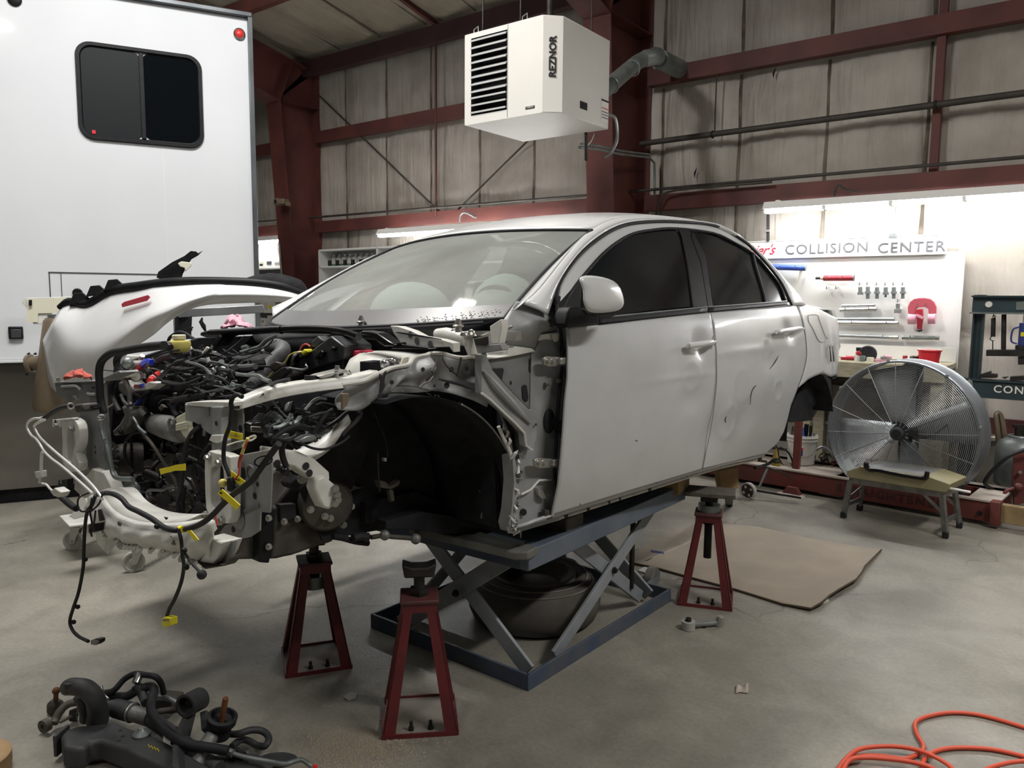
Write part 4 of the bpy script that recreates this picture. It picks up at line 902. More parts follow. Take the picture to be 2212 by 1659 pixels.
# torn arch edge and flange
edge = KL(1, [(*p, .78) for p in fH([(115, 880), (150, 960), (195, 1060), (212, 1150), (218, 1250), (210, 1350), (200, 1450), (186, 1530), (190, 1580), (235, 1598)])])
B().tube(edge, .0065, 8, sm=5).o('arch_flange', 'steel_white', hp)
for k in range(26):
    u = rnd.random(); p = np.array(smooth_path(edge, 5)[int(u * 44)]); B().tube([p + V(rnd.uniform(-.03, .0), .01, rnd.uniform(-.02, .02)), p + V(rnd.uniform(-.02, .0), .018, 0), p + V(rnd.uniform(-.04, .01), .005, rnd.uniform(-.03, .03))], [.002, .006, .002], 5).o('torn_flange_scrap', rnd.choice(('primer', 'dark_cast', 'steel_white')), hp)
G = []
for q in np.linspace(0, 1, 16):
    pr = []
    for s_, (A_) in zip(np.linspace(0, 1, 6), range(6)):
        x = np.interp(q, [0, .25, .5, .75, 1], [150, 240, 300, 330, 300]) * s_ + np.interp(q, [0, .25, .5, .75, 1], [120, 160, 205, 220, 200]) * (1 - s_); y = np.interp(q, [0, .25, .5, .75, 1], [790, 900, 1060, 1250, 1480])
        pr.append(K(*fH([(x, y)])[0], 1, .775 - .06 * math.sin(PI * s_)))
    G.append(pr)
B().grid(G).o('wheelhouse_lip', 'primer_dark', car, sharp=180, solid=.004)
# wheel liner and inner wheelhouse
wc = V(.02, 0, .29); R = .47
G = [[wc + V((R - .05 * (y < .5)) * math.cos(a), y, R * (.98 if a < 2.6 else 1.0) * math.sin(a)) for y in (.36, .45, .56, .66, .745)] for a in np.linspace(1.35, 3.3, 34)]
ln = B().grid(G).o('wheel_liner', 'underseal', car, sharp=180, solid=.003)
B().prism([wc + V(.48 * math.cos(a), .37, .48 * math.sin(a)) for a in np.linspace(1.0, 3.28, 28)] + [V(-.2, .37, .24), V(.1, .37, .26)], (0, -.01, 0)).o('inner_wheelhouse', 'underseal', car, flat=True)
B().tube([wc + V((R + .002) * math.cos(a), .748, R * .98 * math.sin(a)) for a in np.linspace(2.0, 3.3, 26)], .003, 6).o('liner_edge', 'primer', ln)
lin_px = [(1000, 870), (1080, 930), (1103, 1010), (1108, 1090), (1095, 1142)]
for k in range(34):   # scuffs and mud specks on the liner
    a = rnd.uniform(1.7, 3.3); y = rnd.uniform(.42, .74); p = wc + V((R - .004) * math.cos(a), y, (R - .004) * math.sin(a)); t_ = rnd.uniform(0, 6); L_ = rnd.uniform(.006, .03)
    B().tube([p, p + V(.3 * L_ * math.cos(t_), L_ * math.sin(t_), L_ * math.cos(t_) * .8)], [.0022, .0008], 5).o('liner_scuff', rnd.choice(('primer_dark', 'dark_cast', 'galv')), ln)
B().tube(KL(1, [(*p, .60) for p in [(1035, 1060), (1052, 1075), (1058, 1095), (1066, 1125)]]), [.002, .004, .003, .001], 6).o('liner_tear', 'galv_light', ln)
B().prism(KL(1, [(*p, .61) for p in [(1042, 1108), (1054, 1106), (1052, 1118), (1040, 1120)]]), (0, -.006, 0)).o('liner_clip', 'galv_light', ln)
# upper apron: crumpled panel from the rail to the cowl
aT = fA([(0, 995), (150, 965), (290, 925), (470, 828), (600, 795), (830, 740), (960, 668), (1060, 628), (1200, 603), (1290, 612), (1390, 645), (1480, 655), (1560, 640), (1650, 650), (1700, 622), (1785, 628)])
aB = fA([(0, 1310), (150, 1330), (270, 1320), (400, 1262), (520, 1180), (680, 1052), (830, 1012), (1040, 1045), (1300, 1092), (1500, 1150), (1660, 1210), (1780, 1270), (1840, 1290), (1840, 1180), (1800, 1050), (1785, 900)])
rng2 = np.random.default_rng(11)
aB2 = fA([(0, 1310), (150, 1330), (270, 1322), (380, 1275), (520, 1180), (680, 1052), (830, 1012), (1040, 1045), (1300, 1092), (1500, 1150), (1830, 1280)])
G = band(aT, aB2, 60, 14, lambda x, y: K(x, y, 1, .68 + .08 * max(0, min(1, (x - 740) / 320))), 3)
for i in range(60):
    for j in range(14):
        u, v = i / 59, j / 13
        G[i, j, 1] += .012 * math.sin(u * 31 + v * 5) * math.exp(-((u - .55) / .3) ** 2) + .014 * math.sin(v * 7 + u * 9) - .03 * math.exp(-((u - .66) / .03) ** 2) + .02 * math.exp(-((u - .58) / .05) ** 2 - ((v - .35) / .2) ** 2) - .03 * v * (u < .3)
ap = B().grid(G).o('inner_fender_apron', 'primer', car, sharp=180, solid=.004)
B().tube(G[:, 0], .007, 6).o('apron_top_flange', 'steel_white', ap)
for L in ([(470, 850), (500, 880), (530, 830), (560, 810), (540, 900), (530, 960), (540, 1020), (500, 1090), (462, 1110), (470, 1030), (480, 960), (462, 900)],): kp('apron_tear', fA(L), 1, .735, .004, 'ink', ap)
for (x, y, r_) in ((618, 965, .007), (1010, 805, .007), (1370, 805, .009), (1562, 795, .008), (1310, 1005, .010), (470, 1140, .008), (1155, 1012, .005)): B().disc(K(*fA([(x, y)])[0], 1, .785), (0.2, 1, 0), r_, 10).o('panel_hole', 'ink', ap)
B().tube(KL(1, [(*p, .79) for p in fA([(1215, 925), (1330, 955), (1450, 980), (1560, 1020), (1640, 1050)])]), [.003, .006, .006, .003], 6).o('split_seam', 'ink', ap)
B().tube(KL(1, [(*p, .775) for p in fA([(970, 1035), (1010, 990), (1090, 960), (1150, 880), (1120, 820), (1170, 740), (1200, 640)])]), .003, 5).o('crumple_crack', 'dark_cast', ap)
B().tube(KL(1, [(*p, .785) for p in fA([(1260, 620), (1255, 670), (1300, 750), (1380, 830), (1470, 900)])]), .003, 5).o('crumple_crack', 'dark_cast', ap)
B().tube(KL(1, [(*p, .79) for p in fA([(1490, 650), (1475, 740), (1455, 820), (1440, 890)])]), .003, 5).o('panel_joint', 'ink', ap)
kp('tan_bracket', fA([(0, 1105), (85, 1105), (85, 1180), (60, 1260), (0, 1310)]), 1, .72, .01, 'tan_paint', ap)
# front rail: hat section strap from the core support back to the apron
RL = [K(x, y, 1, c) for x, y, c in ((508, 873, .55), (545, 858, .56), (585, 843, .57), (640, 832, .58), (700, 824, .59), (760, 817, .60), (810, 806, .62))]
RLs = smooth_path(RL, 4); G = [[p + V(0, -.035, .003), p + V(0, -.028, .009), p + V(0, .012, .009), p + V(0, .022, .003), p + V(0, .026, -.012 - .010 * min(1, i / 8)), p + V(0, .012, -.016 - .010 * min(1, i / 8)), p + V(0, -.03, -.014)] for i, p in enumerate(RLs)]
rl = B().grid(G).o('apron_rail', 'steel_white', car, sharp=50, solid=.003)
B().cyl(K(671, 832, 1, .575), K(671, 811, 1, .575), .019, 16, .0175).o('rubber_buffer', 'rubber', rl)
hl = kp('hood_latch_plate', fE([(1790, 775), (1850, 750), (2100, 690), (2160, 690), (2165, 725), (2100, 735), (1900, 790), (1830, 800)]), 1, .60, .05, 'zinc', rl)
for (x, y) in ((2028, 690), (2018, 790)): B().hexb(K(*fE([(x, y)])[0], 1, .60), (0, 0, 1), .009, .012).o('latch_bolt', 'zinc', hl)
B().tube(KL(1, [(*p, .58) for p in fE([(2150, 700), (2180, 740), (2190, 800), (2212, 800)])]), .007, 6).o('latch_leg', 'zinc', hl)
B().cyl(K(*fE([(1920, 800)])[0], 1, .59), K(*fE([(1920, 830)])[0], 1, .59), .014, 10).o('latch_spacer', 'zinc', hl)
for (x, y) in ((1415, 900), (1275, 922)): B().disc(K(*fE([(x, y)])[0], 1, .575) + V(0, -.02, .014), (0, 0, 1), .008, 10).o('panel_hole', 'ink', rl)
# strut tower and cowl
stt = B().lathe(V(-.14, .46, .755), (0, .12, 1), [(.17, .01), (.165, .045), (.15, .08), (.12, .10), (.05, .105), (0, .105)], 26).o('strut_tower', 'steel_white', car)
kp('cylinder_clip', fA([(525, 690), (600, 670), (625, 790), (545, 810)]), 1, .66, .03, 'chrome', stt, .008); kp('cylinder_clip', fA([(620, 670), (690, 655), (740, 750), (660, 780)]), 1, .66, .03, 'chrome', stt, .008)
kp('bent_tab', fA([(740, 745), (770, 650), (835, 640), (830, 690), (780, 740)]), 1, .64, .01, 'foam', stt)
kp('black_bracket', fA([(340, 710), (520, 690), (560, 790), (340, 850)]), 1, .58, .05, 'black_plastic', stt)
cw = kp('cowl_bracket', fA([(600, 255), (700, 262), (870, 318), (1000, 388), (1240, 425), (1390, 470), (1390, 590), (1340, 520), (1100, 528), (860, 520), (740, 485), (700, 430), (640, 350)]), 0, -.10, .03, 'steel_white')
for (x, y) in ((850, 368), (930, 443), (1100, 485)): B().disc(K(*fA([(x, y)])[0], 0, -.097), (1, 0, 0), .011, 12).o('panel_hole', 'ink_grey', cw)
kp('cowl_dark_gap', fA([(640, 340), (700, 330), (860, 350), (1240, 420), (1240, 430), (1000, 400)]), 0, -.095, .003, 'ink', cw)
B().bar(K(780, 719, 0, -.34), K(1120, 726, 0, -.36), .03, .03).o('wiper_linkage_tube', 'zinc', car)
wm = B().tube(KL(0, [(*p, -.20) for p in fA([(1190, 360), (1300, 360), (1450, 400), (1560, 440)])]), [.018, .022, .025, .018], 12).o('wiper_motor', 'steel_white', car)
for L in ([(1480, 340), (1560, 320), (1620, 400), (1660, 405), (1830, 340), (1800, 380), (1640, 420), (1560, 400), (1620, 620), (1570, 620), (1500, 450)], [(1850, 260), (1990, 170), (2000, 280), (1960, 480), (1870, 480)]):
    kp('cowl_post', fA(L), 0, -.20, .03, 'steel_white', wm)
kp('cowl_side_panel', fA([(1580, 440), (1830, 330), (1840, 500), (1980, 480), (2010, 560), (1640, 620), (1600, 520)]), 0, -.25, .03, 'primer', wm); kp('cowl_opening', fA([(1580, 450), (1820, 350), (1830, 470), (1800, 505), (1640, 500)]), 0, -.247, .004, 'ink', wm)
for (x, y) in ((1455, 255), (235, 205)):
    p = K(*fA([(x, y)])[0], 0, -.17); b = B(); b.cyl(p - V(0, 0, .02), p + V(0, 0, .012), .011, 10); b.hexb(p + V(0, 0, .012), (0, 0, 1), .009, .01); b.ring(p, (0, 0, 1), .014, .004, 14, 5); b.o('wiper_pivot', 'zinc', car)
for (x, y) in ((1400, 340), (1520, 380), (1620, 350)): B().ring(K(*fA([(x, y)])[0], 0, -.19), (1, .3, 0), .009, .004, 14, 6).o('linkage_joint', 'zinc', wm)
kp('lever_tab', fA([(2040, 290), (2110, 250), (2125, 265), (2080, 300), (2050, 310)]), 0, -.25, .012, 'zinc', wm)
# black cowl panel under the glass
b = B(); G = [[WSB(y) + V(.0, 0, -.012), WSB(y) + V(.05, 0, -.02), WSB(y) + V(.09, 0, -.045), WSB(y) + V(.08, 0, -.09)] for y in np.linspace(-.68, .16, 24)]; b.grid(G); b.o('cowl_panel', 'black_plastic', car, sharp=180, solid=.004)
B().tube([WSB(y) + V(.015, 0, -.004) for y in np.linspace(-.7, .68, 24)], .007, 6).o('cowl_seal', 'rubber', car)
fw = B().prism([(-.40, -.68, .25), (-.40, .68, .25), (-.40, .66, .9), (-.40, -.66, .9)], (-.02, 0, 0)).o('firewall', 'underseal', car, flat=True)
# strut brace
sb = ktube('strut_brace', 0, [(455, 719, -.02), (520, 716, -.04), (620, 711, -.06), (700, 712, -.08), (745, 718, -.08), (775, 728, -.08)], .023, 'black_gloss', n=12)
kp('brace_end', fA([(195, 345), (250, 315), (370, 335), (430, 350), (560, 440), (640, 480), (640, 515), (520, 515), (430, 450), (330, 370), (210, 375)]), 0, -.06, .05, 'black_gloss', sb, .008)
kp('brace_foot', fA([(640, 465), (735, 462), (745, 490), (1090, 530), (1060, 548), (600, 545), (640, 515)]), 0, -.08, .04, 'black_gloss', sb, .004)
kp('brace_end', fE([(280, 255), (330, 235), (520, 190), (700, 180), (720, 240), (560, 300), (400, 300)]), 0, -.04, .05, 'black_gloss', sb, .006)
B().ring(K(608, 712, 0, -.055), K(640, 711, 0, -.06) - K(600, 711, 0, -.06), .0145, .002, 16, 5).o('brace_clip', 'rubber', sb)

# ---- core support and front crossmember
cs = kp('core_support_top', fC([(285, 85), (345, 75), (520, 70), (700, 78), (705, 118), (540, 125), (335, 112)]), 0, .50, .05, 'steel_white')
kp('core_gusset', fC([(285, 92), (335, 115), (525, 122), (525, 372), (490, 352), (430, 300), (380, 262), (290, 240)]), 0, .495, .006, 'primer', cs)
B().disc(K(*fC([(484, 158)])[0], 0, .497), (1, 0, 0), .015, 16).o('panel_hole', 'galv_light', cs); B().disc(K(*fC([(567, 268)])[0], 0, .515), (1, 0, 0), .007, 10).o('panel_hole', 'ink', cs)
kp('core_post', fC([(525, 120), (612, 120), (612, 370), (610, 545), (525, 520)]), 0, .512, .03, 'primer', cs)
kp('core_post_box', fC([(525, 372), (612, 372), (608, 432), (560, 445), (520, 430), (500, 420)]), 0, .522, .03, 'steel_white', cs)
bp_ = kp('core_back_plate', fC([(612, 122), (800, 110), (812, 300), (800, 482), (690, 520), (612, 540)]), 0, .46, .006, 'primer', cs)
for (x, y) in ((783, 315), (655, 235), (660, 390)): B().disc(K(*fC([(x, y)])[0], 0, .462), (1, 0, 0), .010, 10).o('panel_hole', 'ink', bp_)
def frame_plate(name, outer, inner, ax, c, th, m, par=None):
    n = max(len(outer), len(inner)); O2 = resample(np.array(outer + outer[:1], float), 25)[:-1]; I2 = resample(np.array(inner + inner[:1], float), 25)[:-1]
    cen = I2.mean(0); k = min(range(24), key=lambda q: sum(np.linalg.norm(O2[i] - I2[(i + q) % 24]) for i in range(24))); I2 = np.roll(I2, -k, 0)
    O3 = [K(*p, ax, c) for p in O2]; I3 = [K(*p, ax, c) for p in I2]; v = V(0, 0, 0); v[ax] = -th
    b = B(); L = [O3, I3, [p + v for p in I3], [p + v for p in O3]]
    for q in range(4):
        A_, C_ = L[q], L[(q + 1) % 4]; b.add(list(A_) + list(C_), [(i, (i + 1) % 24, 24 + (i + 1) % 24, 24 + i) for i in range(24)])
    return b.o(name, m, par or car, bevel=.003)
br = frame_plate('headlamp_bracket', fC([(465, 560), (480, 525), (515, 510), (545, 520), (600, 545), (670, 545), (695, 575), (698, 900), (692, 1150), (650, 1180), (610, 1165), (560, 1110), (480, 1080), (468, 900), (462, 700)]), fC([(515, 660), (545, 645), (620, 645), (632, 700), (640, 900), (600, 1050), (545, 1040), (520, 980), (512, 800)]), 0, .545, .03, 'steel_white')
for (x, y) in ((508, 570), (606, 612), (632, 1130), (480, 1085)): B().hexb(K(*fC([(x, y)])[0], 0, .546), (1, 0, 0), .010, .012).o('bracket_bolt', 'zinc', br)
sp = kp('side_plate', fC([(690, 570), (860, 535), (1045, 500), (1062, 620), (1062, 740), (1045, 1072), (960, 1058), (955, 1230), (870, 1288), (720, 1320), (610, 1332), (590, 1260), (640, 1190), (690, 1170), (698, 900)]), 0, .50, .006, 'primer')
for (x, y, r_) in ((805, 715, .016), (935, 742, .006), (935, 815, .006), (912, 917, .009), (767, 1173, .006), (718, 1220, .009)): B().disc(K(*fC([(x, y)])[0], 0, .502), (1, 0, 0), r_, 12).o('panel_hole', 'ink', sp)
B().ring(K(*fC([(880, 720)])[0], 0, .503), (1, 0, 0), .022, .003, 18, 5).o('pressed_ring', 'primer_dark', sp); B().lathe(K(*fC([(770, 1120)])[0], 0, .502), (1, 0, 0), [(.03, 0), (.02, .012), (.008, .014), (0, .014)], 16).o('pressed_boss', 'primer', sp)
B().tube(KL(0, [(*p, .50) for p in fC([(700, 1060), (850, 1045), (960, 1000)])]), .006, 6).o('pressed_rib', 'primer_dark', sp)
# lower crossmember: crumpled beam
mT = [(203, 1068), (235, 1066), (268, 1092), (300, 1108), (335, 1118), (372, 1122), (420, 1122), (470, 1116), (478, 1140)]
mB = [(206, 1128), (225, 1140), (250, 1155), (300, 1170), (345, 1178), (390, 1186), (420, 1200), (446, 1215), (470, 1216)]
G = band(mT, mB, 50, 10, lambda x, y: K(x, y, 0, .60))
for i in range(50):
    for j in range(10):
        u, v = i / 49, j / 9; G[i, j, 0] += .03 * math.sin(PI * v) + .035 * math.sin(PI * u) + .008 * math.sin(u * 40 + v * 6) * v + .01 * (v < .15)
cm_ = B().grid(G).o('front_crossmember', 'steel_white', car, sharp=180, solid=.006)
b = B(); b.grid([[p, p + V(-.05, 0, .012), p + V(-.10, 0, .004), p + V(-.11, 0, -.03)] for p in G[:38, 0]]); b.o('crossmember_top', 'steel_white', cm_, sharp=60, solid=.004)
for k in range(30):
    p = G[3 + int(rnd.random() * 44), 9]; B().tube([p + V(.004, -.012, .004), p + V(.012, 0, -.006), p + V(.006, .014, .003)], [.003, .007, .003], 5).o('crumpled_flange', 'steel_white', cm_)
for (x, y) in ((955, 1265), (1480, 1415)):
    p = K(*fL_([(x, y)])[0], 0, .655); b = B(); b.cyl(p - V(.03, 0, 0), p + V(.0, 0, 0), .012, 10); [b.ring(p + V(-.02 + .007 * k, 0, 0), (1, 0, 0), .012, .003, 12, 4) for k in range(3)]; b.o('threaded_bush', 'cast_alu', cm_)
for L in ([(1345, 1320), (1360, 1320), (1358, 1365), (1346, 1370)], [(1395, 1180), (1440, 1190), (1420, 1215)]): kp('panel_hole', fL_(L), 0, .652, .003, 'ink', cm_)
kp('rust_streak', fL_([(1200, 1150), (1330, 1180), (1400, 1200), (1380, 1215), (1280, 1185)]), 0, .60, .004, 'rust', cm_)
kp('crossmember_end', fC([(330, 1400), (480, 1290), (610, 1330), (640, 1330), (600, 1440), (545, 1530), (470, 1560), (400, 1520), (470, 1430)]), 0, .62, .05, 'steel_white', cm_, .004)
kp('tow_bracket', fC([(640, 1335), (720, 1320), (690, 1470), (650, 1530), (560, 1530), (620, 1390)]), 0, .60, .012, 'primer', cm_); kp('tow_bracket_edge', fC([(560, 1490), (620, 1370), (645, 1370), (600, 1500), (565, 1520)]), 0, .61, .01, 'steel_white', cm_)
kp('bent_skid_lip', fC([(395, 1490), (460, 1555), (640, 1525), (690, 1460), (690, 1490), (640, 1545), (470, 1575), (400, 1520)]), 0, .625, .03, 'dark_cast', cm_)
fl = kp('loose_flange', fL_([(725, 1240), (860, 1340), (920, 1450), (835, 1555), (735, 1450), (720, 1360)]), 0, .62, .006, 'steel_white', cm_); kp('flange_hole', fL_([(765, 1300), (800, 1290), (870, 1345), (830, 1365), (780, 1345)]), 0, .623, .003, 'ink_grey', fl)
kp('tape_patch', fL_([(738, 1110), (775, 1105), (808, 1215), (755, 1228)]), 0, .655, .004, 'ink', cm_)
# far side of the core support
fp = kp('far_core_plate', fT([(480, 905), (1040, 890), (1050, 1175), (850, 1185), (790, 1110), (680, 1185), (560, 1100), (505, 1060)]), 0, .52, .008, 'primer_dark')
kp('far_core_top', fT([(440, 892), (1020, 868), (1330, 742), (1345, 770), (1050, 888), (480, 908)]), 0, .53, .06, 'primer', fp)
B().tube(KL(0, [(*p, .525) for p in fT([(580, 950), (760, 940), (800, 960), (835, 1000)])]), .006, 6).o('pressed_rib', 'primer', fp); B().tube(KL(0, [(*p, .525) for p in fT([(920, 1045), (960, 1055), (1030, 1050)])]), .006, 6).o('pressed_rib', 'primer', fp)
kp('panel_hole', fT([(962, 955), (1000, 958), (998, 985), (962, 980)]), 0, .523, .004, 'ink', fp); B().hexb(K(*fT([(770, 1090)])[0], 0, .52), (1, 0, 0), .009, .012).o('core_bolt', 'zinc', fp); B().hexb(K(*fT([(525, 885)])[0], 0, .53), (0, 0, 1), .009, .014).o('core_bolt', 'zinc', fp)
kp('far_core_post', fL_([(560, 150), (740, 100), (790, 420), (800, 600), (850, 840), (690, 800), (640, 680), (620, 520), (570, 300)]), 0, .51, .03, 'primer_dark', fp)
for (x, y) in ((712, 488), (714, 540)): B().disc(K(*fL_([(x, y)])[0], 0, .512), (1, 0, 0), .006, 10).o('panel_hole', 'ink', fp)
kp('far_post_foot', fL_([(680, 700), (800, 740), (860, 850), (900, 950), (720, 980), (600, 1000), (505, 910), (510, 830), (640, 760)]), 0, .53, .04, 'steel_white', fp, .004)
fb = frame_plate('far_headlamp_bracket', fL_([(380, 225), (420, 205), (500, 205), (545, 250), (560, 350), (555, 470), (515, 560), (555, 620), (555, 720), (470, 740), (385, 640), (390, 450)]), fL_([(432, 300), (480, 290), (500, 350), (515, 450), (490, 560), (470, 660), (440, 620), (430, 450)]), 0, .56, .03, 'steel_white')
kp('bracket_tab', fL_([(290, 215), (490, 195), (495, 215), (370, 225), (360, 290), (290, 290)]), 0, .565, .02, 'steel_white', fb); B().disc(K(*fL_([(322, 245)])[0], 0, .566), (1, 0, 0), .012, 12).o('panel_hole', 'ink', fb)
for (x, y) in ((360, 265), (505, 300)): B().hexb(K(*fL_([(x, y)])[0], 0, .56), (1, 0, 0), .011, .016).o('bracket_bolt', 'primer', fb)
kp('black_lower_bracket', fL_([(350, 815), (440, 805), (440, 960), (300, 890), (345, 870)]), 0, .58, .02, 'black_plastic', fb); B().disc(K(*fL_([(377, 835)])[0], 0, .582), (1, 0, 0), .007, 10).o('panel_hole', 'zinc', fb)
# ---- engine and gearbox
eb = kp('engine_block', fT([(1150, 830), (1400, 760), (2100, 700)]) + [(530, 800), (545, 815), (540, 900), (530, 985), (520, 1110), (430, 1150), (320, 1150), (250, 1060), (236, 930)], 0, .18, .35, 'dark_steel', bevel=.01)
kp('cam_cover', [(385, 785), (440, 772), (500, 768), (540, 774), (545, 800), (530, 815), (430, 815), (390, 805)], 0, .16, .14, 'black_plastic', eb, .008)
kp('cam_cover_edge', fE([(330, 540), (640, 520), (920, 570), (940, 640), (900, 720), (560, 700), (340, 640)]), 0, .20, .06, 'black_plastic', eb, .006)
B().box(V(-.05, -.05, .27), (.5, .6, .05)).o('undertray', 'underseal', car)
# airbox / dark masses behind
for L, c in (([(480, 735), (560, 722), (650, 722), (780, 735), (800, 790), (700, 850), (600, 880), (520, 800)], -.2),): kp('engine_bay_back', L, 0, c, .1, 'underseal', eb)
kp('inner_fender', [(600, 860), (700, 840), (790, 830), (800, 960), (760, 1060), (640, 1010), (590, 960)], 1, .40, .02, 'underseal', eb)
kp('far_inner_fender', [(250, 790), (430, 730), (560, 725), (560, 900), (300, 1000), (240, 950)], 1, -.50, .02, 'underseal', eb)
# fuse box
fzp = fE([(1440, 640), (1940, 265), (2105, 390), (2100, 560), (1560, 740), (1430, 665)])
fz = kp('fuse_box', fzp, 0, -.02, .12, 'box_black', bevel=.006)
kp('fuse_box_body', fE([(1560, 740), (2100, 470), (2105, 780), (1700, 870), (1540, 860)]), 0, -.04, .12, 'box_black', fz, .004)
for (x, y, s_) in ((1815, 480, 60), (1760, 530, 30), (1960, 420, 40), (1620, 620, 40)): kp('fuse_box_clip', fE([(x - s_, y + s_ * .6), (x, y - s_ * .6), (x + s_ * .6, y - s_ * .2), (x + s_ * .2, y + s_)]), 0, -.005, .03, 'black_gloss', fz)
kp('relay', fE([(1700, 340), (1780, 265), (1850, 330), (1770, 400), (1700, 400)]), 0, -.03, .05, 'motor', fz, .004)
for k in range(4): kp('fuse', fE([(1440 + 40 * k, 560 - 30 * k), (1490 + 40 * k, 520 - 30 * k), (1530 + 40 * k, 560 - 30 * k), (1480 + 40 * k, 605 - 30 * k)]), 0, -.012, .03, ('black_gloss', 'black_gloss', 'motor', 'yellow_plastic')[k], fz)
kp('fuse_box_flange', fE([(1430, 640), (1440, 560), (1470, 500), (1530, 455), (1540, 470), (1480, 540), (1450, 640)]), 0, -.008, .02, 'label_white', fz)
kp('yellow_fuse', fE([(1570, 470), (1640, 440), (1650, 470), (1590, 500)]), 0, .0, .02, 'yellow_plastic', fz)
ktube('red_cable', 0, [(*p, -.04) for p in fE([(1560, 450), (1590, 390), (1640, 370), (1690, 400)])], .006, 'rag_red', fz); kp('red_terminal_cover', fE([(2105, 470), (2200, 450), (2300, 450), (2310, 560), (2200, 590), (2105, 580)]), 0, -.06, .06, 'sign_red', fz, .004)
b = B(); pa, pb = K(770, 767, 0, -.08), K(797, 766, 0, -.08); b.tube([pa + (pb - pa) * k / 120 + .008 * V(0, math.cos(k * .7), math.sin(k * .7)) for k in range(100)], .002, 5); b.o('coil_spring', 'zinc', fz)
# intake pipe
ip = ktube('intake_pipe', 0, [(*p, c) for p, c in zip(fE([(1180, 420), (1260, 390), (1340, 420), (1330, 480), (1240, 560), (1120, 680), (1000, 820), (930, 900)]), (-.05, -.02, .02, .05, .08, .12, .18, .24))], [.036, .043, .044, .042, .040, .037, .034, .030], 'grey_hose', n=14)
B().sphere(K(*fE([(1135, 450)])[0], 0, -.06), .017, 12, 8, (1, 1.5, .9)).o('intake_cap', 'label_white', ip)
b = B(); p = K(*fE([(1310, 345)])[0], 0, .03); b.cyl(p - V(0, 0, .02), p, .006, 8); b.o('breather_nipple', 'foam', ip)
# lever bracket
lv = kp('pedal_lever', fE([(850, 1000), (1100, 830), (1320, 665), (1380, 655), (1405, 690), (1390, 730), (1200, 880), (960, 990), (870, 1010)]), 0, .26, .02, 'dark_steel', bevel=.003)
ktube('lever_cable', 0, [(*p, .25) for p in fE([(1400, 665), (1500, 680), (1600, 690), (1650, 660), (1630, 630)])], .005, 'galv', lv); kp('lever_tag', fE([(1170, 640), (1240, 590), (1310, 610), (1310, 650), (1250, 700), (1190, 690)]), 0, .22, .012, 'dark_cast', lv)
ktube('yellow_wire', 0, [(*p, .15) for p in fE([(1310, 630), (1370, 600), (1420, 520), (1480, 480), (1540, 470)])], .004, 'reservoir', lv); ktube('yellow_wire', 0, [(*p, .22) for p in fE([(1220, 720), (1180, 760), (1150, 810)])], .003, 'reservoir', lv)
# power steering reservoir
p = K(388, 755, 0, .28)
rv = B().lathe(p, (0, 0, 1), [(0, -.010), (.023, -.010), (.034, .0), (.038, .010), (.038, .024), (.035, .030), (.018, .033), (.018, .036)], 22).o('fluid_reservoir', 'reservoir', car)
B().lathe(p + V(0, 0, .036), (0, 0, 1), [(.021, 0), (.023, .003), (.023, .013), (.020, .016), (0, .016)], 20).o('reservoir_cap', 'foam', rv)
ktube('reservoir_hose', 0, [(*q, -.06) for q in [(362, 742), (368, 728), (385, 718), (400, 720), (425, 735), (460, 738), (490, 735)]], .012, 'rubber', rv)
kp('reservoir_bracket', [(402, 752), (440, 748), (470, 752), (440, 762), (404, 764)], 0, -.02, .04, 'zinc', rv); kp('yellow_mark', [(426, 757), (434, 757), (434, 761), (426, 761)], 0, -.018, .003, 'yellow_plastic', rv)
# hoses, pipes and looms: name, plane, radius, material, list of px points
def T(name, c, r, m, L, f=None, par=None, n=8): return ktube(name, 0, [(*p, c) for p in (f(L) if f else L)], r, m, par or eb, n)
h = T('coolant_hose', .58, .019, 'rubber', [(1130, 1300), (1090, 1120), (1075, 900), (1070, 740), (1110, 610), (1230, 510), (1400, 475), (1700, 425), (1930, 405)], fT, n=12)
h2 = T('coolant_hose', .50, .018, 'rubber', [(1370, 770), (1310, 680), (1310, 580), (1380, 500), (1550, 460), (1800, 430), (1960, 395), (2010, 440)], fT, n=12)
T('metal_coolant_pipe', .58, .012, 'galv', [(1105, 1330), (1100, 1500), (1140, 1660)], fT); T('metal_coolant_pipe', .57, .0125, 'galv', [(780, 240), (790, 330), (840, 500), (870, 640), (900, 760), (960, 800), (1090, 805)], fL_)
for y in (1355, 1385): B().ring(K(*fT([(1095, y)])[0], 0, .58), (0, .1, 1), .0095, .003, 16, 5).o('hose_crimp', 'zinc', h)
T('top_pipe', .3, .024, 'grey_hose', [(1700, 720), (1800, 640), (1900, 570), (1990, 545), (2060, 530)], fT, n=12); T('thin_black_hose', .33, .006, 'rubber', [(1780, 580), (1900, 520), (2040, 480), (2130, 470)], fT)
T('bypass_hose', .42, .017, 'rubber', [(1340, 800), (1260, 870), (1230, 960), (1240, 1080), (1290, 1200), (1340, 1290)], fT, n=10)
T('corrugated_loom', .36, .014, 'rubber', [(1560, 1500), (1720, 1360), (1690, 1200), (1730, 1040), (1800, 930), (1900, 820), (2000, 720), (2100, 640), (2212, 610)], fT, n=10)
T('wiring_loom', .35, .014, 'rubber', [(1770, 1500), (1700, 1330), (1690, 1180), (1740, 1020), (1810, 940)], fT, n=10)
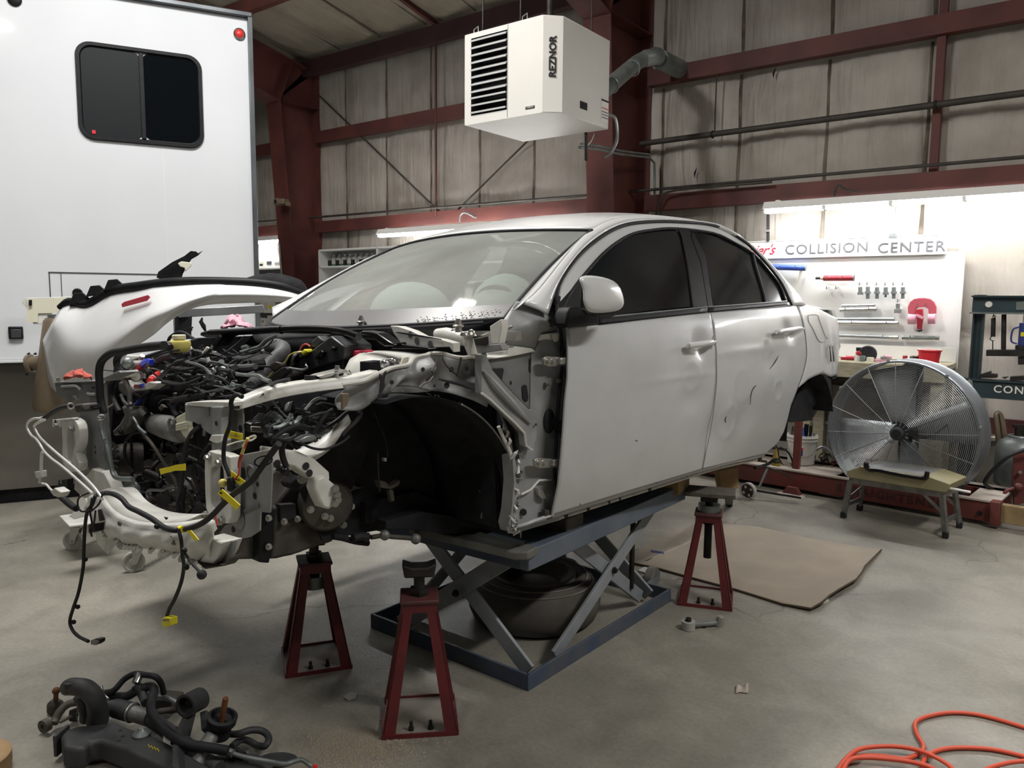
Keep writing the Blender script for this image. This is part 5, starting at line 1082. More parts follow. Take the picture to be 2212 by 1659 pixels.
for L, c, r, m in (([(0, 870), (200, 880), (400, 900), (700, 890), (760, 880)], .32, .006, 'grey_hose'), ([(90, 750), (280, 760), (480, 770), (620, 820), (740, 870)], .33, .0055, 'galv'), ([(350, 790), (460, 840), (600, 850), (760, 830)], .32, .006, 'galv'), ([(0, 930), (120, 950), (260, 980), (400, 990)], .33, .012, 'rubber'), ([(240, 1020), (420, 1000), (560, 950), (740, 930)], .36, .010, 'rubber'), ([(0, 1110), (100, 1050), (220, 1020)], .36, .011, 'rubber'),
                    ([(0, 690), (100, 610), (250, 575), (400, 590), (500, 620), (680, 660), (900, 660), (1000, 650)], .26, .016, 'grey_hose'), ([(60, 740), (130, 690), (240, 690), (330, 700)], .3, .008, 'rubber'), ([(120, 520), (160, 490), (290, 500), (310, 540)], .18, .006, 'rubber'), ([(300, 490), (420, 500), (620, 530)], .15, .006, 'rubber'), ([(590, 390), (600, 440), (680, 490), (740, 500)], .02, .006, 'rubber'), ([(520, 210), (430, 215), (330, 240)], -.02, .012, 'rubber'), ([(200, 190), (180, 170), (210, 160)], 0, .006, 'rubber'),
                    ([(440, 700), (540, 720), (700, 735), (820, 735)], .24, .004, 'dark_steel'), ([(350, 640), (460, 690), (600, 690)], .26, .008, 'black_plastic'), ([(20, 640), (140, 600), (260, 580)], .3, .012, 'grey_hose')):
    T('engine_hose', c, r, m, L, fE)
for L, c, r, m in (([(1820, 930), (1950, 890), (2080, 900), (2212, 920)], .34, .008, 'rubber'), ([(1880, 1060), (1900, 1010), (1990, 985), (2100, 990), (2212, 985)], .34, .014, 'rubber'), ([(1830, 1190), (1840, 1120), (1920, 1100), (2030, 1130), (2110, 1120)], .36, .017, 'rubber'), ([(2130, 1350), (2060, 1270), (2080, 1190), (2150, 1130), (2260, 1110), (2400, 1080), (2500, 1060)], .40, .013, 'rubber'), ([(1360, 1060), (1400, 1150), (1460, 1210)], .45, .010, 'grey_hose'), ([(1340, 840), (1420, 880), (1460, 1000), (1480, 1150), (1500, 1200)], .44, .014, 'cast_alu'), ([(1550, 1060), (1600, 1080), (1640, 1090), (1690, 1040), (1750, 1010)], .40, .008, 'rubber'), ([(1120, 730), (1180, 740), (1260, 745)], .5, .003, 'rubber'), ([(1150, 1260), (1200, 1220), (1260, 1180), (1260, 1120)], .45, .005, 'zinc'), ([(1500, 1330), (1560, 1420), (1600, 1500), (1690, 1580)], .44, .008, 'galv')):
    T('engine_hose', c, r, m, L, fT)
for L, c, r, m in (([(1090, 160), (1130, 280), (1190, 350), (1300, 480), (1420, 670), (1500, 800), (1530, 880)], .42, .010, 'dark_cast'), ([(1640, 420), (1600, 560), (1570, 700), (1560, 900), (1540, 1050), (1560, 1180), (1600, 1240)], .46, .010, 'rubber'), ([(1610, 880), (1590, 1000), (1590, 1150)], .45, .010, 'rubber'), ([(1010, 450), (1040, 400), (1100, 350), (1190, 340)], .42, .008, 'rubber'), ([(1020, 440), (1010, 540), (1040, 660), (1100, 740)], .46, .009, 'rubber'), ([(1010, 900), (1020, 850), (1080, 830), (1130, 860), (1150, 950), (1190, 1090)], .46, .010, 'galv'), ([(1240, 1000), (1230, 950), (1260, 915), (1400, 920), (1440, 900), (1540, 890)], .42, .008, 'galv'), ([(1330, 1010), (1340, 970), (1400, 950)], .42, .008, 'dark_cast')):
    T('front_pipe', c, r, m, L, fL_)
for L, c, r in (([(420, 290), (350, 350), (300, 450), (275, 560), (262, 700), (255, 850), (225, 960), (235, 1080), (290, 1170)], .50, .009), ([(300, 760), (340, 800), (370, 860), (400, 900)], .42, .007), ([(310, 600), (300, 560), (330, 500)], .42, .008), ([(430, 760), (420, 640), (450, 540), (510, 450)], .42, .008), ([(350, 640), (360, 720), (420, 780)], .40, .007), ([(170, 120), (180, 70), (250, 45), (330, 30)], .44, .013), ([(220, 205), (190, 160), (175, 110)], .44, .013)):
    T('wiring_loom', c, r, 'rubber', L, fC)
# AN fittings, filter, gauge
for L, m, r in (([(1585, 715), (1640, 660)], 'red_anodised', .017), ([(1640, 660), (1700, 615), (1770, 630)], 'blue_anodised', .016), ([(1430, 1200), (1490, 1200)], 'red_anodised', .013), ([(1500, 1220), (1560, 1190), (1610, 1130)], 'blue_anodised', .010), ([(1550, 950), (1620, 950)], 'red_anodised', .012), ([(1620, 945), (1660, 935)], 'blue_anodised', .012)):
    T('hose_fitting', .40, r, m, L, fT, n=6)
pa, pb = K(*fT([(1560, 815)])[0], 0, .42), K(*fT([(1660, 775)])[0], 0, .36); gz = B().lathe(pa, pa - pb, [(.0, .003), (.017, .003), (.019, .007), (.019, -.028), (0, -.028)], 24).o('pressure_gauge', 'galv', eb); B().disc(pa + (pa - pb) / np.linalg.norm(pa - pb) * .0045, pa - pb, .016, 20).o('gauge_face', 'label_white', gz)
pa, pb = K(*fT([(1740, 880)])[0], 0, .38), K(*fT([(1860, 790)])[0], 0, .32); fl = B().tube([pa, pa + (pb - pa) * .3, pa + (pb - pa) * .32, pb], [.011, .011, .013, .013], 16).o('fuel_filter', 'red_plastic', eb); B().ring(pa + (pb - pa) * .3, pb - pa, .0125, .002, 18, 5).o('filter_band', 'label_white', fl)
kp('filter_bracket', fT([(1590, 980), (1720, 890), (1830, 900), (1830, 930), (1720, 1000)]), 0, .40, .04, 'label_white', eb, .004); kp('regulator_body', fT([(1400, 640), (1440, 610), (1520, 620), (1540, 690), (1480, 740), (1420, 700)]), 0, .42, .05, 'cast_alu', eb, .006); kp('regulator_valve', fT([(1280, 850), (1370, 790), (1390, 740), (1450, 740), (1460, 830), (1380, 840), (1300, 870)]), 0, .45, .03, 'foam', eb, .004)
kp('regulator_base', fT([(1290, 900), (1420, 870), (1500, 950), (1520, 1040), (1400, 1080), (1330, 1020)]), 0, .38, .06, 'cast_alu', eb, .008); B().sphere(K(*fT([(1450, 640)])[0], 0, .43), .02, 12, 8).o('regulator_dome', 'galv', eb)
# aluminium mount arm, alternator, starter-like silver casing, compressor
kp('mount_arm', fL_([(970, 80), (1060, 90), (1075, 170), (1050, 260), (980, 350), (900, 380), (880, 330), (960, 250), (1000, 170)]), 0, .44, .05, 'cast_alu', eb, .008); B().hexb(K(*fL_([(990, 330)])[0], 0, .445), (1, 0, 0), .012, .012).o('arm_bolt', 'dark_steel', eb)
ac = K(*fL_([(1075, 600)])[0], 0, .36); al = B().lathe(ac, (1, -.35, .05), [(0, .068), (.024, .068), (.034, .058), (.05, .048), (.057, .034), (.059, .0), (.059, -.04), (0, -.04)], 28).o('alternator', 'dark_cast', eb)
u, v, d = basis((1, -.35, .05))
for k in range(16):
    a = 2 * PI * k / 16; e = math.cos(a) * u + math.sin(a) * v; B().bar(ac + e * .027 + d * .064, ac + e * .056 + d * .042, .005, .006).o('alternator_fin', 'cast_alu', al)
for k in range(22):
    a = 2 * PI * k / 22; e = math.cos(a) * u + math.sin(a) * v; B().box(ac + e * .060, (.008, .005, .035)).o('stator_rib', 'dark_steel', al)
B().cyl(ac + d * .066, ac + d * .088, .02, 18).o('alternator_pulley', 'dark_steel', al)
pa, pb, pc = K(*fL_([(1300, 250)])[0], 0, .36), K(*fL_([(1440, 290)])[0], 0, .40), K(*fL_([(1560, 330)])[0], 0, .42)
cv = B().tube([pa, pa + (pb - pa) * .2, pb, pc, pc + (pc - pb) * .3], [.028, .036, .04, .038, .028], 20, sm=3).o('catalyst_housing', 'cast_alu', eb)
kp('heat_shield', fC([(205, 210), (300, 160), (305, 290), (320, 340), (300, 412), (270, 380), (240, 330), (215, 320)]), 0, .46, .02, 'foam', cv, .004)
for k in range(3): B().tube(KL(0, [(*p, .465) for p in fC([(215, 280 + 22 * k), (300, 258 + 22 * k)])]), .004, 6).o('shield_rib', 'foam', cv)
B().ring(K(*fL_([(1480, 250)])[0], 0, .45), (1, .2, 0), .014, .005, 14, 6).o('lifting_eye', 'cast_alu', cv)
cp_ = K(*fL_([(1030, 960)])[0], 0, .42); co = B().lathe(cp_, (1, .1, .1), [(0, .035), (.03, .035), (.037, .027), (.04, -.035), (0, -.035)], 22).o('ac_compressor', 'cast_alu', eb); B().lathe(cp_ + V(.038, 0, 0), (1, .1, .1), [(.018, .008), (.026, .006), (.026, -.007)], 18).o('clutch_plate', 'dark_steel', co)
pm = kp('pump_body', fL_([(1380, 870), (1450, 870), (1460, 940), (1500, 970), (1510, 1060), (1420, 1080), (1370, 1030)]), 0, .42, .06, 'dark_cast', eb, .006); B().cyl(K(*fL_([(1400, 1020)])[0], 0, .43), K(*fL_([(1400, 1020)])[0], 0, .46), .022, 14).o('pump_boss', 'dark_steel', pm)
kp('pump_plate', fL_([(1240, 1070), (1380, 1040), (1510, 1070), (1480, 1100), (1300, 1110)]), 0, .45, .06, 'dark_cast', pm); kp('black_shroud', fC([(300, 1130), (360, 1020), (440, 990), (470, 1030), (470, 1110), (380, 1130)]), 0, .46, .06, 'black_plastic', pm, .006)
# random castings, brackets and connectors fill the gaps between the hoses
rs = random.Random(21)
for k in range(70):
    x, y = rs.uniform(255, 560), rs.uniform(770, 1000)
    if y > 760 + (560 - x) * .0 + 60 and x > 480: continue
    p = K(x, y, 0, rs.uniform(.22, .32)); R_ = np.array(Matrix.Rotation(rs.uniform(0, 6), 3, Vector((rs.random(), rs.random(), rs.random()))))
    b = B(); kind = k % 4
    if kind == 0: b.box(p, (rs.uniform(.02, .05), rs.uniform(.02, .05), rs.uniform(.01, .03)), R_)
    elif kind == 1: b.cyl(p, p + R_ @ V(0, 0, .04), rs.uniform(.006, .014), 10)
    elif kind == 2: b.hexb(p, (1, .2, .4), .008, .012)
    else: b.tube([p, p + V(.02, .02, .02), p + V(.01, .06, .02), p + V(-.02, .09, 0)], .005, 6, sm=3)
    b.o(('bracket', 'sensor', 'engine_bolt', 'small_hose')[kind], rs.choice(('dark_steel', 'black_plastic', 'cast_alu', 'rubber', 'dark_cast', 'galv')), eb, bevel=.002 if kind == 0 else 0)
for k in range(40):
    x, y = rs.uniform(290, 440), rs.uniform(1000, 1130); p = K(x, y, 0, rs.uniform(.26, .36)); b = B()
    if k % 2: b.box(p, (rs.uniform(.02, .05), rs.uniform(.02, .06), rs.uniform(.02, .05)), rotm('X', rs.random()))
    else: b.cyl(p, p + V(rs.uniform(-.05, .05), rs.uniform(-.05, .05), rs.uniform(-.05, .05)), rs.uniform(.006, .02), 10)
    b.o('bracket' if k % 2 else 'sensor', rs.choice(('dark_steel', 'dark_cast', 'rubber', 'black_plastic')), eb, bevel=.002)
for k in range(70):   # thin wires and looms woven over the engine
    zone = k % 5
    x0, y0, x1, y1 = ((300, 775, 560, 860), (290, 800, 500, 880), (270, 900, 470, 1100), (390, 752, 520, 790), (280, 770, 480, 860))[zone]
    a = [rs.uniform(x0, x1), rs.uniform(y0, y1)]; th = rs.uniform(-.5, .5) + (1.2 if zone == 2 else 0); L_ = []; c0 = rs.uniform(.30, .42) if zone != 3 else rs.uniform(.1, .25)
    for q in range(5):
        L_.append((a[0], a[1], c0 + rs.uniform(-.02, .02))); a[0] += 22 * math.cos(th) * rs.uniform(.6, 1.3); a[1] += 18 * math.sin(th) + rs.uniform(-5, 5); th += rs.uniform(-.5, .5)
    ktube('engine_wire', 0, L_, rs.choice((.003, .004, .006, .009)), rs.choice(('rubber', 'rubber', 'black_plastic', 'grey_hose', 'galv', 'black_gloss')), eb, 6, 4)
for k in range(60):   # plugs, clips and brackets between them
    x0, y0, x1, y1, c0 = ((300, 770, 520, 850, .34), (270, 880, 460, 1100, .40), (400, 750, 540, 790, .2))[k % 3]
    p = K(rs.uniform(x0, x1), rs.uniform(y0, y1), 0, c0 + rs.uniform(-.04, .03)); R_ = np.array(Matrix.Rotation(rs.uniform(0, 6), 3, Vector((rs.random(), rs.random(), rs.random() + .1)))); b = B()
    if k % 2: b.box(p, (rs.uniform(.012, .035), rs.uniform(.01, .025), rs.uniform(.008, .02)), R_)
    else: b.cyl(p, p + R_ @ V(0, 0, rs.uniform(.015, .035)), rs.uniform(.004, .010), 8)
    b.o('wire_plug' if k % 2 else 'sensor', rs.choice(('black_plastic', 'black_gloss', 'cast_alu', 'galv', 'zinc', 'rubber', 'label_white')), eb, bevel=.0015 if k % 2 else 0)
for k in range(26):   # loose wires in the near headlamp bay
    a = [rs.uniform(575, 690), rs.uniform(865, 950)]; th = rs.uniform(-1, 1); L_ = []; c0 = rs.uniform(.48, .57)
    for q in range(5): L_.append((a[0], a[1], c0)); a[0] += 14 * math.cos(th); a[1] += 14 * math.sin(th); th += rs.uniform(-.7, .7)
    ktube('loose_wire', 1, L_, rs.choice((.003, .004, .007, .010)), rs.choice(('rubber', 'black_gloss', 'grey_hose', 'galv', 'black_plastic')), eb, 6, 4)
for k in range(16):
    p = K(rs.uniform(575, 690), rs.uniform(860, 960), 1, rs.uniform(.48, .55)); B().box(p, (rs.uniform(.015, .04), rs.uniform(.01, .03), rs.uniform(.01, .025)), np.array(Matrix.Rotation(rs.uniform(0, 3), 3, Vector((.3, 1, .2))))).o('wire_plug', rs.choice(('black_plastic', 'black_gloss', 'box_black', 'galv')), eb, bevel=.002)
# gearbox
gb = kp('gearbox', [(598, 1085), (640, 1030), (700, 1020), (750, 1060), (770, 1115), (720, 1165), (650, 1195), (600, 1208), (505, 1210), (512, 1140), (560, 1110)], 1, .30, .32, 'dark_cast', bevel=.012)
gc = K(*fX([(800, 830)])[0], 1, .38); go = B().lathe(gc, (.45, 1, 0), [(0, .022), (.05, .022), (.078, .016), (.088, .0), (.088, -.06), (0, -.06)], 30).o('gearbox_cover', 'dark_cast', gb)
for (x, y) in ((612, 887), (783, 967), (848, 992), (1005, 1070), (1100, 850)): B().hexb(K(*fX([(x, y)])[0], 1, .402), (.45, 1, 0), .011, .014).o('cover_bolt', 'zinc', go)
kp('gearbox_flange', fX([(10, 920), (120, 930), (180, 960), (170, 1280), (120, 1530), (0, 1520)]), 1, .34, .05, 'black_plastic', gb, .004)
for (x, y) in ((105, 990), (105, 1330), (290, 1030), (450, 1000)): B().hexb(K(*fX([(x, y)])[0], 1, .345), (0, 1, 0), .010, .014).o('cover_bolt', 'zinc', gb)
kp('gearbox_side', fX([(170, 870), (250, 850), (450, 1000), (620, 1040), (980, 1110), (880, 1280), (700, 1330), (400, 1440), (130, 1490), (170, 1280)]), 1, .33, .05, 'dark_cast', gb, .01)
kp('black_cover', fX([(250, 830), (440, 820), (450, 990), (260, 1050)]), 1, .345, .03, 'ink', gb, .003)
B().ring(K(783, 1091, 1, .36), (.3, 1, 0), .030, .003, 26, 6).o('axle_seal', 'galv', gb); B().disc(K(783, 1091, 1, .355), (.3, 1, 0), .030, 22).o('axle_bore', 'ink', gb)
kp('clutch_fork', fX([(860, 520), (940, 490), (1060, 530), (1180, 620), (1280, 625), (1130, 655), (1080, 700), (1100, 740), (1000, 720)]), 1, .40, .03, 'dark_cast', gb, .004)
# frame rail end, white brackets
fr_ = kp('rail_end', fX([(130, 150), (300, 170), (470, 195), (650, 270), (740, 350), (840, 440), (850, 540), (800, 560), (680, 540), (560, 480), (420, 380), (330, 360), (150, 490)]), 1, .62, .06, 'steel_white', bevel=.006)
kp('rail_horn', fX([(690, 520), (780, 480), (930, 610), (905, 690), (885, 860), (840, 892), (770, 870), (720, 780), (665, 640)]), 1, .635, .05, 'steel_white', fr_, .01)
for (x, y) in ((560, 370), (600, 455), (265, 420), (215, 340)): B().disc(K(*fX([(x, y)])[0], 1, .623), (0, 1, 0), .011, 12).o('panel_hole', 'ink', fr_)
for (x, y) in ((928, 710), (905, 810), (935, 770), (905, 640)): B().hexb(K(*fX([(x, y)])[0], 1, .64), (.6, 1, 0), .011, .014).o('rail_bolt', 'zinc', fr_)
G = [[K(*p, 1, .60 - .04 * j) for j in range(4)] for p in smooth_path([(*q, 0) for q in fG([(235, 1005), (330, 970), (430, 930), (520, 860), (580, 780), (620, 735)])], 4) for p in [p[:2]]]
b = B(); b.grid([[g[0] + V(0, .0, .0), g[0] + V(0, .02, -.03), g[0] + V(0, .0, -.05), g[3]] for g in G]); b.o('curved_channel', 'steel_white', fr_, sharp=50, solid=.004)
kp('rail_clamp', fX([(310, 190), (350, 200), (350, 290), (320, 305), (300, 240)]), 1, .635, .02, 'steel_white', fr_, .006)
# looms in the wheel bay, connectors and tags
T2 = lambda name, c, r, m, L, f, par=None: ktube(name, 1, [(*p, c) for p in f(L)], r, m, par or fr_, 8)
T2('corrugated_loom', .62, .010, 'rubber', [(1720, 1500), (1790, 1400), (1830, 1330), (1900, 1250), (1980, 1220)], fE); T2('corrugated_loom', .60, .011, 'rubber', [(1850, 1430), (1920, 1400), (2040, 1320), (2120, 1250), (2160, 1230)], fE); T2('corrugated_loom', .66, .010, 'rubber', [(0, 300 + 1330), (60, 1560), (150, 1480), (215, 1400), (230, 1350), (200, 1330)], fA)
for L, c, r, m in (([(1010, 1120), (1100, 1150), (1200, 1180), (1350, 1190)], .45, .009, 'rubber'), ([(1200, 1060), (1280, 1170), (1400, 1290), (1470, 1290), (1450, 1270)], .56, .004, 'galv'), ([(1290, 1270), (1350, 1320), (1440, 1380), (1480, 1380), (1470, 1310)], .56, .004, 'galv'), ([(1440, 1320), (1300, 1350), (1200, 1400), (1160, 1470), (1170, 1530), (1200, 1560)], .56, .004, 'grey_hose'), ([(1440, 1400), (1300, 1410), (1220, 1440), (1180, 1500)], .55, .004, 'grey_hose'), ([(1200, 1560), (1300, 1490), (1400, 1430), (1540, 1400), (1700, 1440), (1800, 1440)], .56, .014, 'rubber'), ([(1430, 1100), (1460, 1200), (1520, 1290), (1580, 1370), (1600, 1420)], .50, .016, 'rubber'), ([(1160, 1550), (1350, 1580), (1500, 1530), (1560, 1420)], .55, .010, 'rubber'), ([(840, 1660), (900, 1560), (980, 1520), (1000, 1540), (940, 1580), (880, 1570)], .60, .005, 'foam'), ([(640, 1640), (760, 1600), (860, 1580)], .60, .003, 'foam')):
    T2('wiring_loom', c, r, m, L, fE)
cn_ = kp('wire_connector', fE([(935, 1390), (1000, 1340), (1110, 1330), (1140, 1380), (1085, 1490), (960, 1480)]), 1, .60, .04, 'black_gloss', fr_, .004); kp('connector_face', fE([(945, 1400), (1075, 1410), (1080, 1475), (955, 1470)]), 1, .604, .006, 'foam', cn_)
for i in range(6):
    for j in range(2): B().box(K(*fE([(965 + 20 * i, 1422 + 30 * j + i)])[0], 1, .605), (.004, .003, .005)).o('connector_pin', 'ink', cn_)
kp('connector_shroud', fE([(1030, 1340), (1130, 1240), (1250, 1300), (1200, 1340), (1120, 1390)]), 1, .58, .04, 'black_plastic', cn_, .004)
kp('grey_connector', fE([(1540, 1580), (1640, 1520), (1740, 1505), (1790, 1550), (1720, 1590), (1580, 1610)]), 1, .63, .03, 'galv_light', fr_, .004)
T2('hanging_lead', .64, .006, 'rubber', [(490, 90), (620, 150), (760, 170), (900, 130), (1000, 80), (1080, 10)], fX); T2('hanging_lead', .66, .014, 'black_gloss', [(300, 80), (270, 150), (280, 260), (320, 370)], fX); kp('black_plug', fX([(280, 400), (350, 370), (390, 450), (340, 500), (280, 470)]), 1, .67, .04, 'black_gloss', fr_, .006)
kp('blackened_mount', fX([(360, 590), (480, 480), (580, 520), (600, 580), (480, 670), (400, 640)]), 1, .5, .06, 'underseal', fr_, .008); B().hexb(K(*fX([(510, 520)])[0], 1, .51), (.4, 1, 0), .014, .014).o('mount_bolt', 'zinc', fr_)
T2('sensor_lead', .55, .003, 'rubber', [(790, 730), (830, 830), (865, 910), (880, 1000), (870, 1060)], fG); T2('sensor_lead', .55, .004, 'rubber', [(820, 1000), (820, 1100), (830, 1250)], fG); kp('sensor_plug', fG([(860, 1035), (876, 1035), (876, 1058), (862, 1058)]), 1, .56, .015, 'galv_light', fr_); kp('rusty_bracket', fX([(1440, 540), (1520, 560), (1560, 620), (1690, 540), (1670, 600), (1580, 650), (1460, 630)]), 1, .5, .03, 'dark_cast', gb)
# lower suspension leftovers
T2('tie_bar', .52, .013, 'dark_cast', [(1340, 1220), (1480, 1200), (1600, 1215), (1750, 1225), (1870, 1240)], fX, gb); T2('boot', .50, .022, 'rubber', [(1120, 1230), (1200, 1210), (1300, 1215)], fX, gb); B().sphere(K(*fX([(1500, 1195)])[0], 1, .53), .017, 12, 8).o('ball_joint', 'cast_alu', gb); B().sphere(K(*fX([(1870, 1240)])[0], 1, .53), .018, 12, 8).o('ball_joint', 'cast_alu', gb)
T2('subframe_edge', .48, .016, 'underseal', [(880, 1210), (1000, 1230), (1150, 1270), (1300, 1290)], fX, gb); T2('lower_arm', .42, .03, 'dark_cast', [(1900, 1190), (1950, 1080), (2030, 980)], fX, gb)
kp('subframe_side', fG([(870, 1440), (1100, 1380), (1250, 1400), (1440, 1440), (1650, 1480), (1650, 1500), (1250, 1520), (1000, 1490), (870, 1490)]), 1, .48, .06, 'underseal', gb); kp('drain_tube', fG([(890, 1240), (920, 1240), (930, 1310), (905, 1320)]), 1, .5, .02, 'dark_cast', gb, .004)
kp('underfloor', fG([(740, 1320), (1050, 1250), (1160, 1290), (1440, 1450), (1250, 1480), (900, 1480), (740, 1450)]), 1, .40, .03, 'underseal', gb)
# main loom along the crossmember with hanging tails, yellow tags
ml = ktube('front_wiring_loom', 0, [(*p, .66) for p in fC([(1130, 450), (1060, 540), (1000, 620), (930, 720), (860, 800), (720, 905), (620, 1000), (540, 1085), (460, 1150), (370, 1195), (270, 1218)])] + [(*p, .68) for p in fL_([(1500, 1315), (1400, 1285), (1280, 1200), (1150, 1130), (1050, 1080), (980, 1000), (900, 955), (820, 945), (740, 960)])], .0115, 'rubber', n=10)
fM = cr(0, 1000, 2.5176)
t1 = ktube('hanging_loom_tail', 0, [(*p, .69) for p in fM([(520, 175), (500, 230), (475, 265), (462, 350), (456, 470), (452, 570), (428, 700), (398, 790), (380, 860), (395, 910), (430, 945), (480, 970)])], .0085, 'rubber', ml); kp('tail_connector', fM([(490, 965), (520, 955), (538, 960), (535, 980), (515, 993), (492, 990)]), 0, .70, .02, 'black_gloss', ml, .003)
ktube('hanging_loom_tail', 0, [(*p, .68) for p in fM([(970, 360), (985, 420), (992, 500), (1000, 560), (985, 650), (950, 740), (925, 785), (908, 828)])], .0075, 'rubber', ml); yc = kp('yellow_connector', fM([(880, 845), (895, 838), (925, 845), (925, 885), (895, 897), (878, 885)]), 0, .69, .02, 'yellow_plastic', ml, .002)
for k in range(3): kp('connector_slot', fM([(884 + 12 * k, 850), (890 + 12 * k, 850), (890 + 12 * k, 862), (884 + 12 * k, 862)]), 0, .692, .002, 'ink_grey', yc)
ktube('hanging_loom_tail', 0, [(*p, .68) for p in fM([(985, 440), (1000, 480), (1040, 540), (1070, 575), (1095, 600)])], .0055, 'rubber', ml); B().sphere(K(*fM([(1097, 607)])[0], 0, .68), .012, 10, 6).o('tail_plug', 'rubber', ml)
for (x, y) in ((463, 525), (422, 782), (1012, 567), (1000, 475), (855, 345), (400, 865)): B().sphere(K(*fM([(x, y)])[0], 0, .685), .008, 8, 6, (1, 1.2, .9)).o('loom_clip', 'black_plastic', ml)
for L in ([(490, 160), (430, 190), (425, 240), (450, 265), (500, 250)], [(560, 160), (540, 220), (500, 260)], [(500, 190), (490, 260), (500, 330), (495, 390)], [(520, 260), (510, 330), (490, 360), (500, 400)]): ktube('cable_tie', 0, [(*p, .70) for p in fM(L)], .0045, 'black_plastic', ml)
kp('black_plug', fM([(478, 335), (515, 330), (510, 375), (480, 385)]), 0, .69, .03, 'black_plastic', ml, .004)
def tape(L, c, f=fC): kp('yellow_tape_tag', f(L), 0, c, .0015, 'yellow_tape', ml, 0)
tape([(640, 330), (655, 326), (803, 362), (797, 418), (640, 390)], .58); tape([(58, 675), (150, 655), (200, 640), (292, 627), (294, 690), (200, 692), (70, 726)], .56); tape([(698, 690), (830, 790), (790, 832), (700, 750)], .60); tape([(578, 895), (620, 856), (782, 1000), (745, 1042), (690, 990)], .69); tape([(305, 1232), (340, 1226), (410, 1310), (375, 1322)], .70)
B().tube(KL(0, [(*p, .665) for p in fC([(240, 1215), (270, 1218)])]), .0085, 10).o('yellow_tape_wrap', 'yellow_tape', ml)
for (x, y, w_) in ((690, 370, 90), (740, 770, 40), (600, 890, 20)):   # handwriting on the tags
    P = [K(*fC([(x + w_ * k / 9, y + (6 if k % 2 else -6) + w_ * .02 * k)])[0], 0, {690: .582, 740: .602, 600: .692}[x]) for k in range(10)]; B().tube(P, .0007, 4).o('tag_writing', 'ink', ml)
kt = lambda name, c, r, m, L: ktube(name, 0, [(*p, c) for p in fC(L)], r, m, ml)
kt('loom_branch', .60, .009, 'rubber', [(710, 130), (700, 90), (720, 30), (760, 10), (800, 30)]); kt('loom_branch', .60, .0085, 'rubber', [(710, 100), (700, 200), (690, 290), (650, 400), (635, 520), (640, 610), (670, 690), (688, 740)])
kt('red_wire', .60, .003, 'red_plastic', [(850, 430), (800, 540), (775, 640), (770, 720), (720, 790)]); kt('red_wire', .60, .007, 'rag_red', [(800, 540), (780, 600), (775, 660)]); kt('yellow_wire', .60, .006, 'reservoir', [(850, 400), (830, 450), (800, 540)]); kt('red_wire', .66, .003, 'red_plastic', [(550, 1060), (570, 1130), (583, 1180)])
kp('black_plug', fC([(655, 755), (690, 750), (720, 850), (710, 890), (660, 880)]), 0, .61, .03, 'black_plastic', ml, .004); B().sphere(K(*fC([(628, 803)])[0], 0, .61), .011, 10, 6).o('push_pin', 'reservoir', ml)
B().ring(K(*fC([(990, 605)])[0], 0, .665), (.3, 1, -1), .018, .002, 16, 4).o('cable_tie', 'black_plastic', ml)
# cooler pipes sticking out at the far front corner
cpz = ktube('oil_cooler_pipe', 0, [(*p, .70) for p in fL_([(215, 215), (150, 245), (110, 280), (130, 335), (175, 400), (280, 500), (420, 620), (560, 740), (690, 870), (760, 960), (790, 1010)])], .0066, 'alu_bright', n=10)
ktube('oil_cooler_pipe', 0, [(*p, .71) for p in fL_([(180, 205), (110, 205), (50, 240), (40, 300), (80, 370), (120, 400), (160, 450), (210, 530), (280, 600), (400, 690), (560, 830), (690, 950)])], .0066, 'alu_bright', n=10)
ktube('cooler_hose', 0, [(*p, .66) for p in fL_([(195, 215), (240, 180), (300, 135), (380, 95), (470, 78)])], .0125, 'rubber', cpz, 10); ktube('radiator_hose', 0, [(*p, .60) for p in fL_([(590, 85), (660, 85), (760, 72)])], .010, 'rubber', cpz, 10); kp('hose_block', fL_([(505, 62), (580, 55), (595, 130), (520, 150)]), 0, .63, .05, 'dark_cast', cpz, .006)
for (x, y) in ((185, 215), (475, 80)): B().ring(K(*fL_([(x, y)])[0], 0, .665), K(*fL_([(x + 30, y - 22)])[0], 0, .665) - K(*fL_([(x, y)])[0], 0, .665), .0085, .003, 16, 5).o('hose_clamp', 'zinc', cpz)
ktube('drain_pipe', 0, [(*p, .66) for p in fL_([(205, 530), (185, 560), (180, 650), (178, 740), (165, 840)])], .009, 'steel_white', cpz); kp('pipe_fitting', fL_([(110, 735), (170, 725), (175, 790), (130, 800)]), 0, .665, .02, 'steel_white', cpz); ktube('drain_pipe', 0, [(*p, .68) for p in fL_([(190, 850), (230, 860), (265, 900), (310, 940)])], .006, 'steel_white', cpz); kp('pipe_fitting', fL_([(265, 930), (310, 895), (375, 940), (345, 990), (300, 975)]), 0, .69, .03, 'steel_white', cpz, .003); ktube('lower_hose', 0, [(*p, .64) for p in fL_([(360, 965), (420, 1020), (480, 1070), (530, 1100)])], .017, 'rubber', cpz, 10)
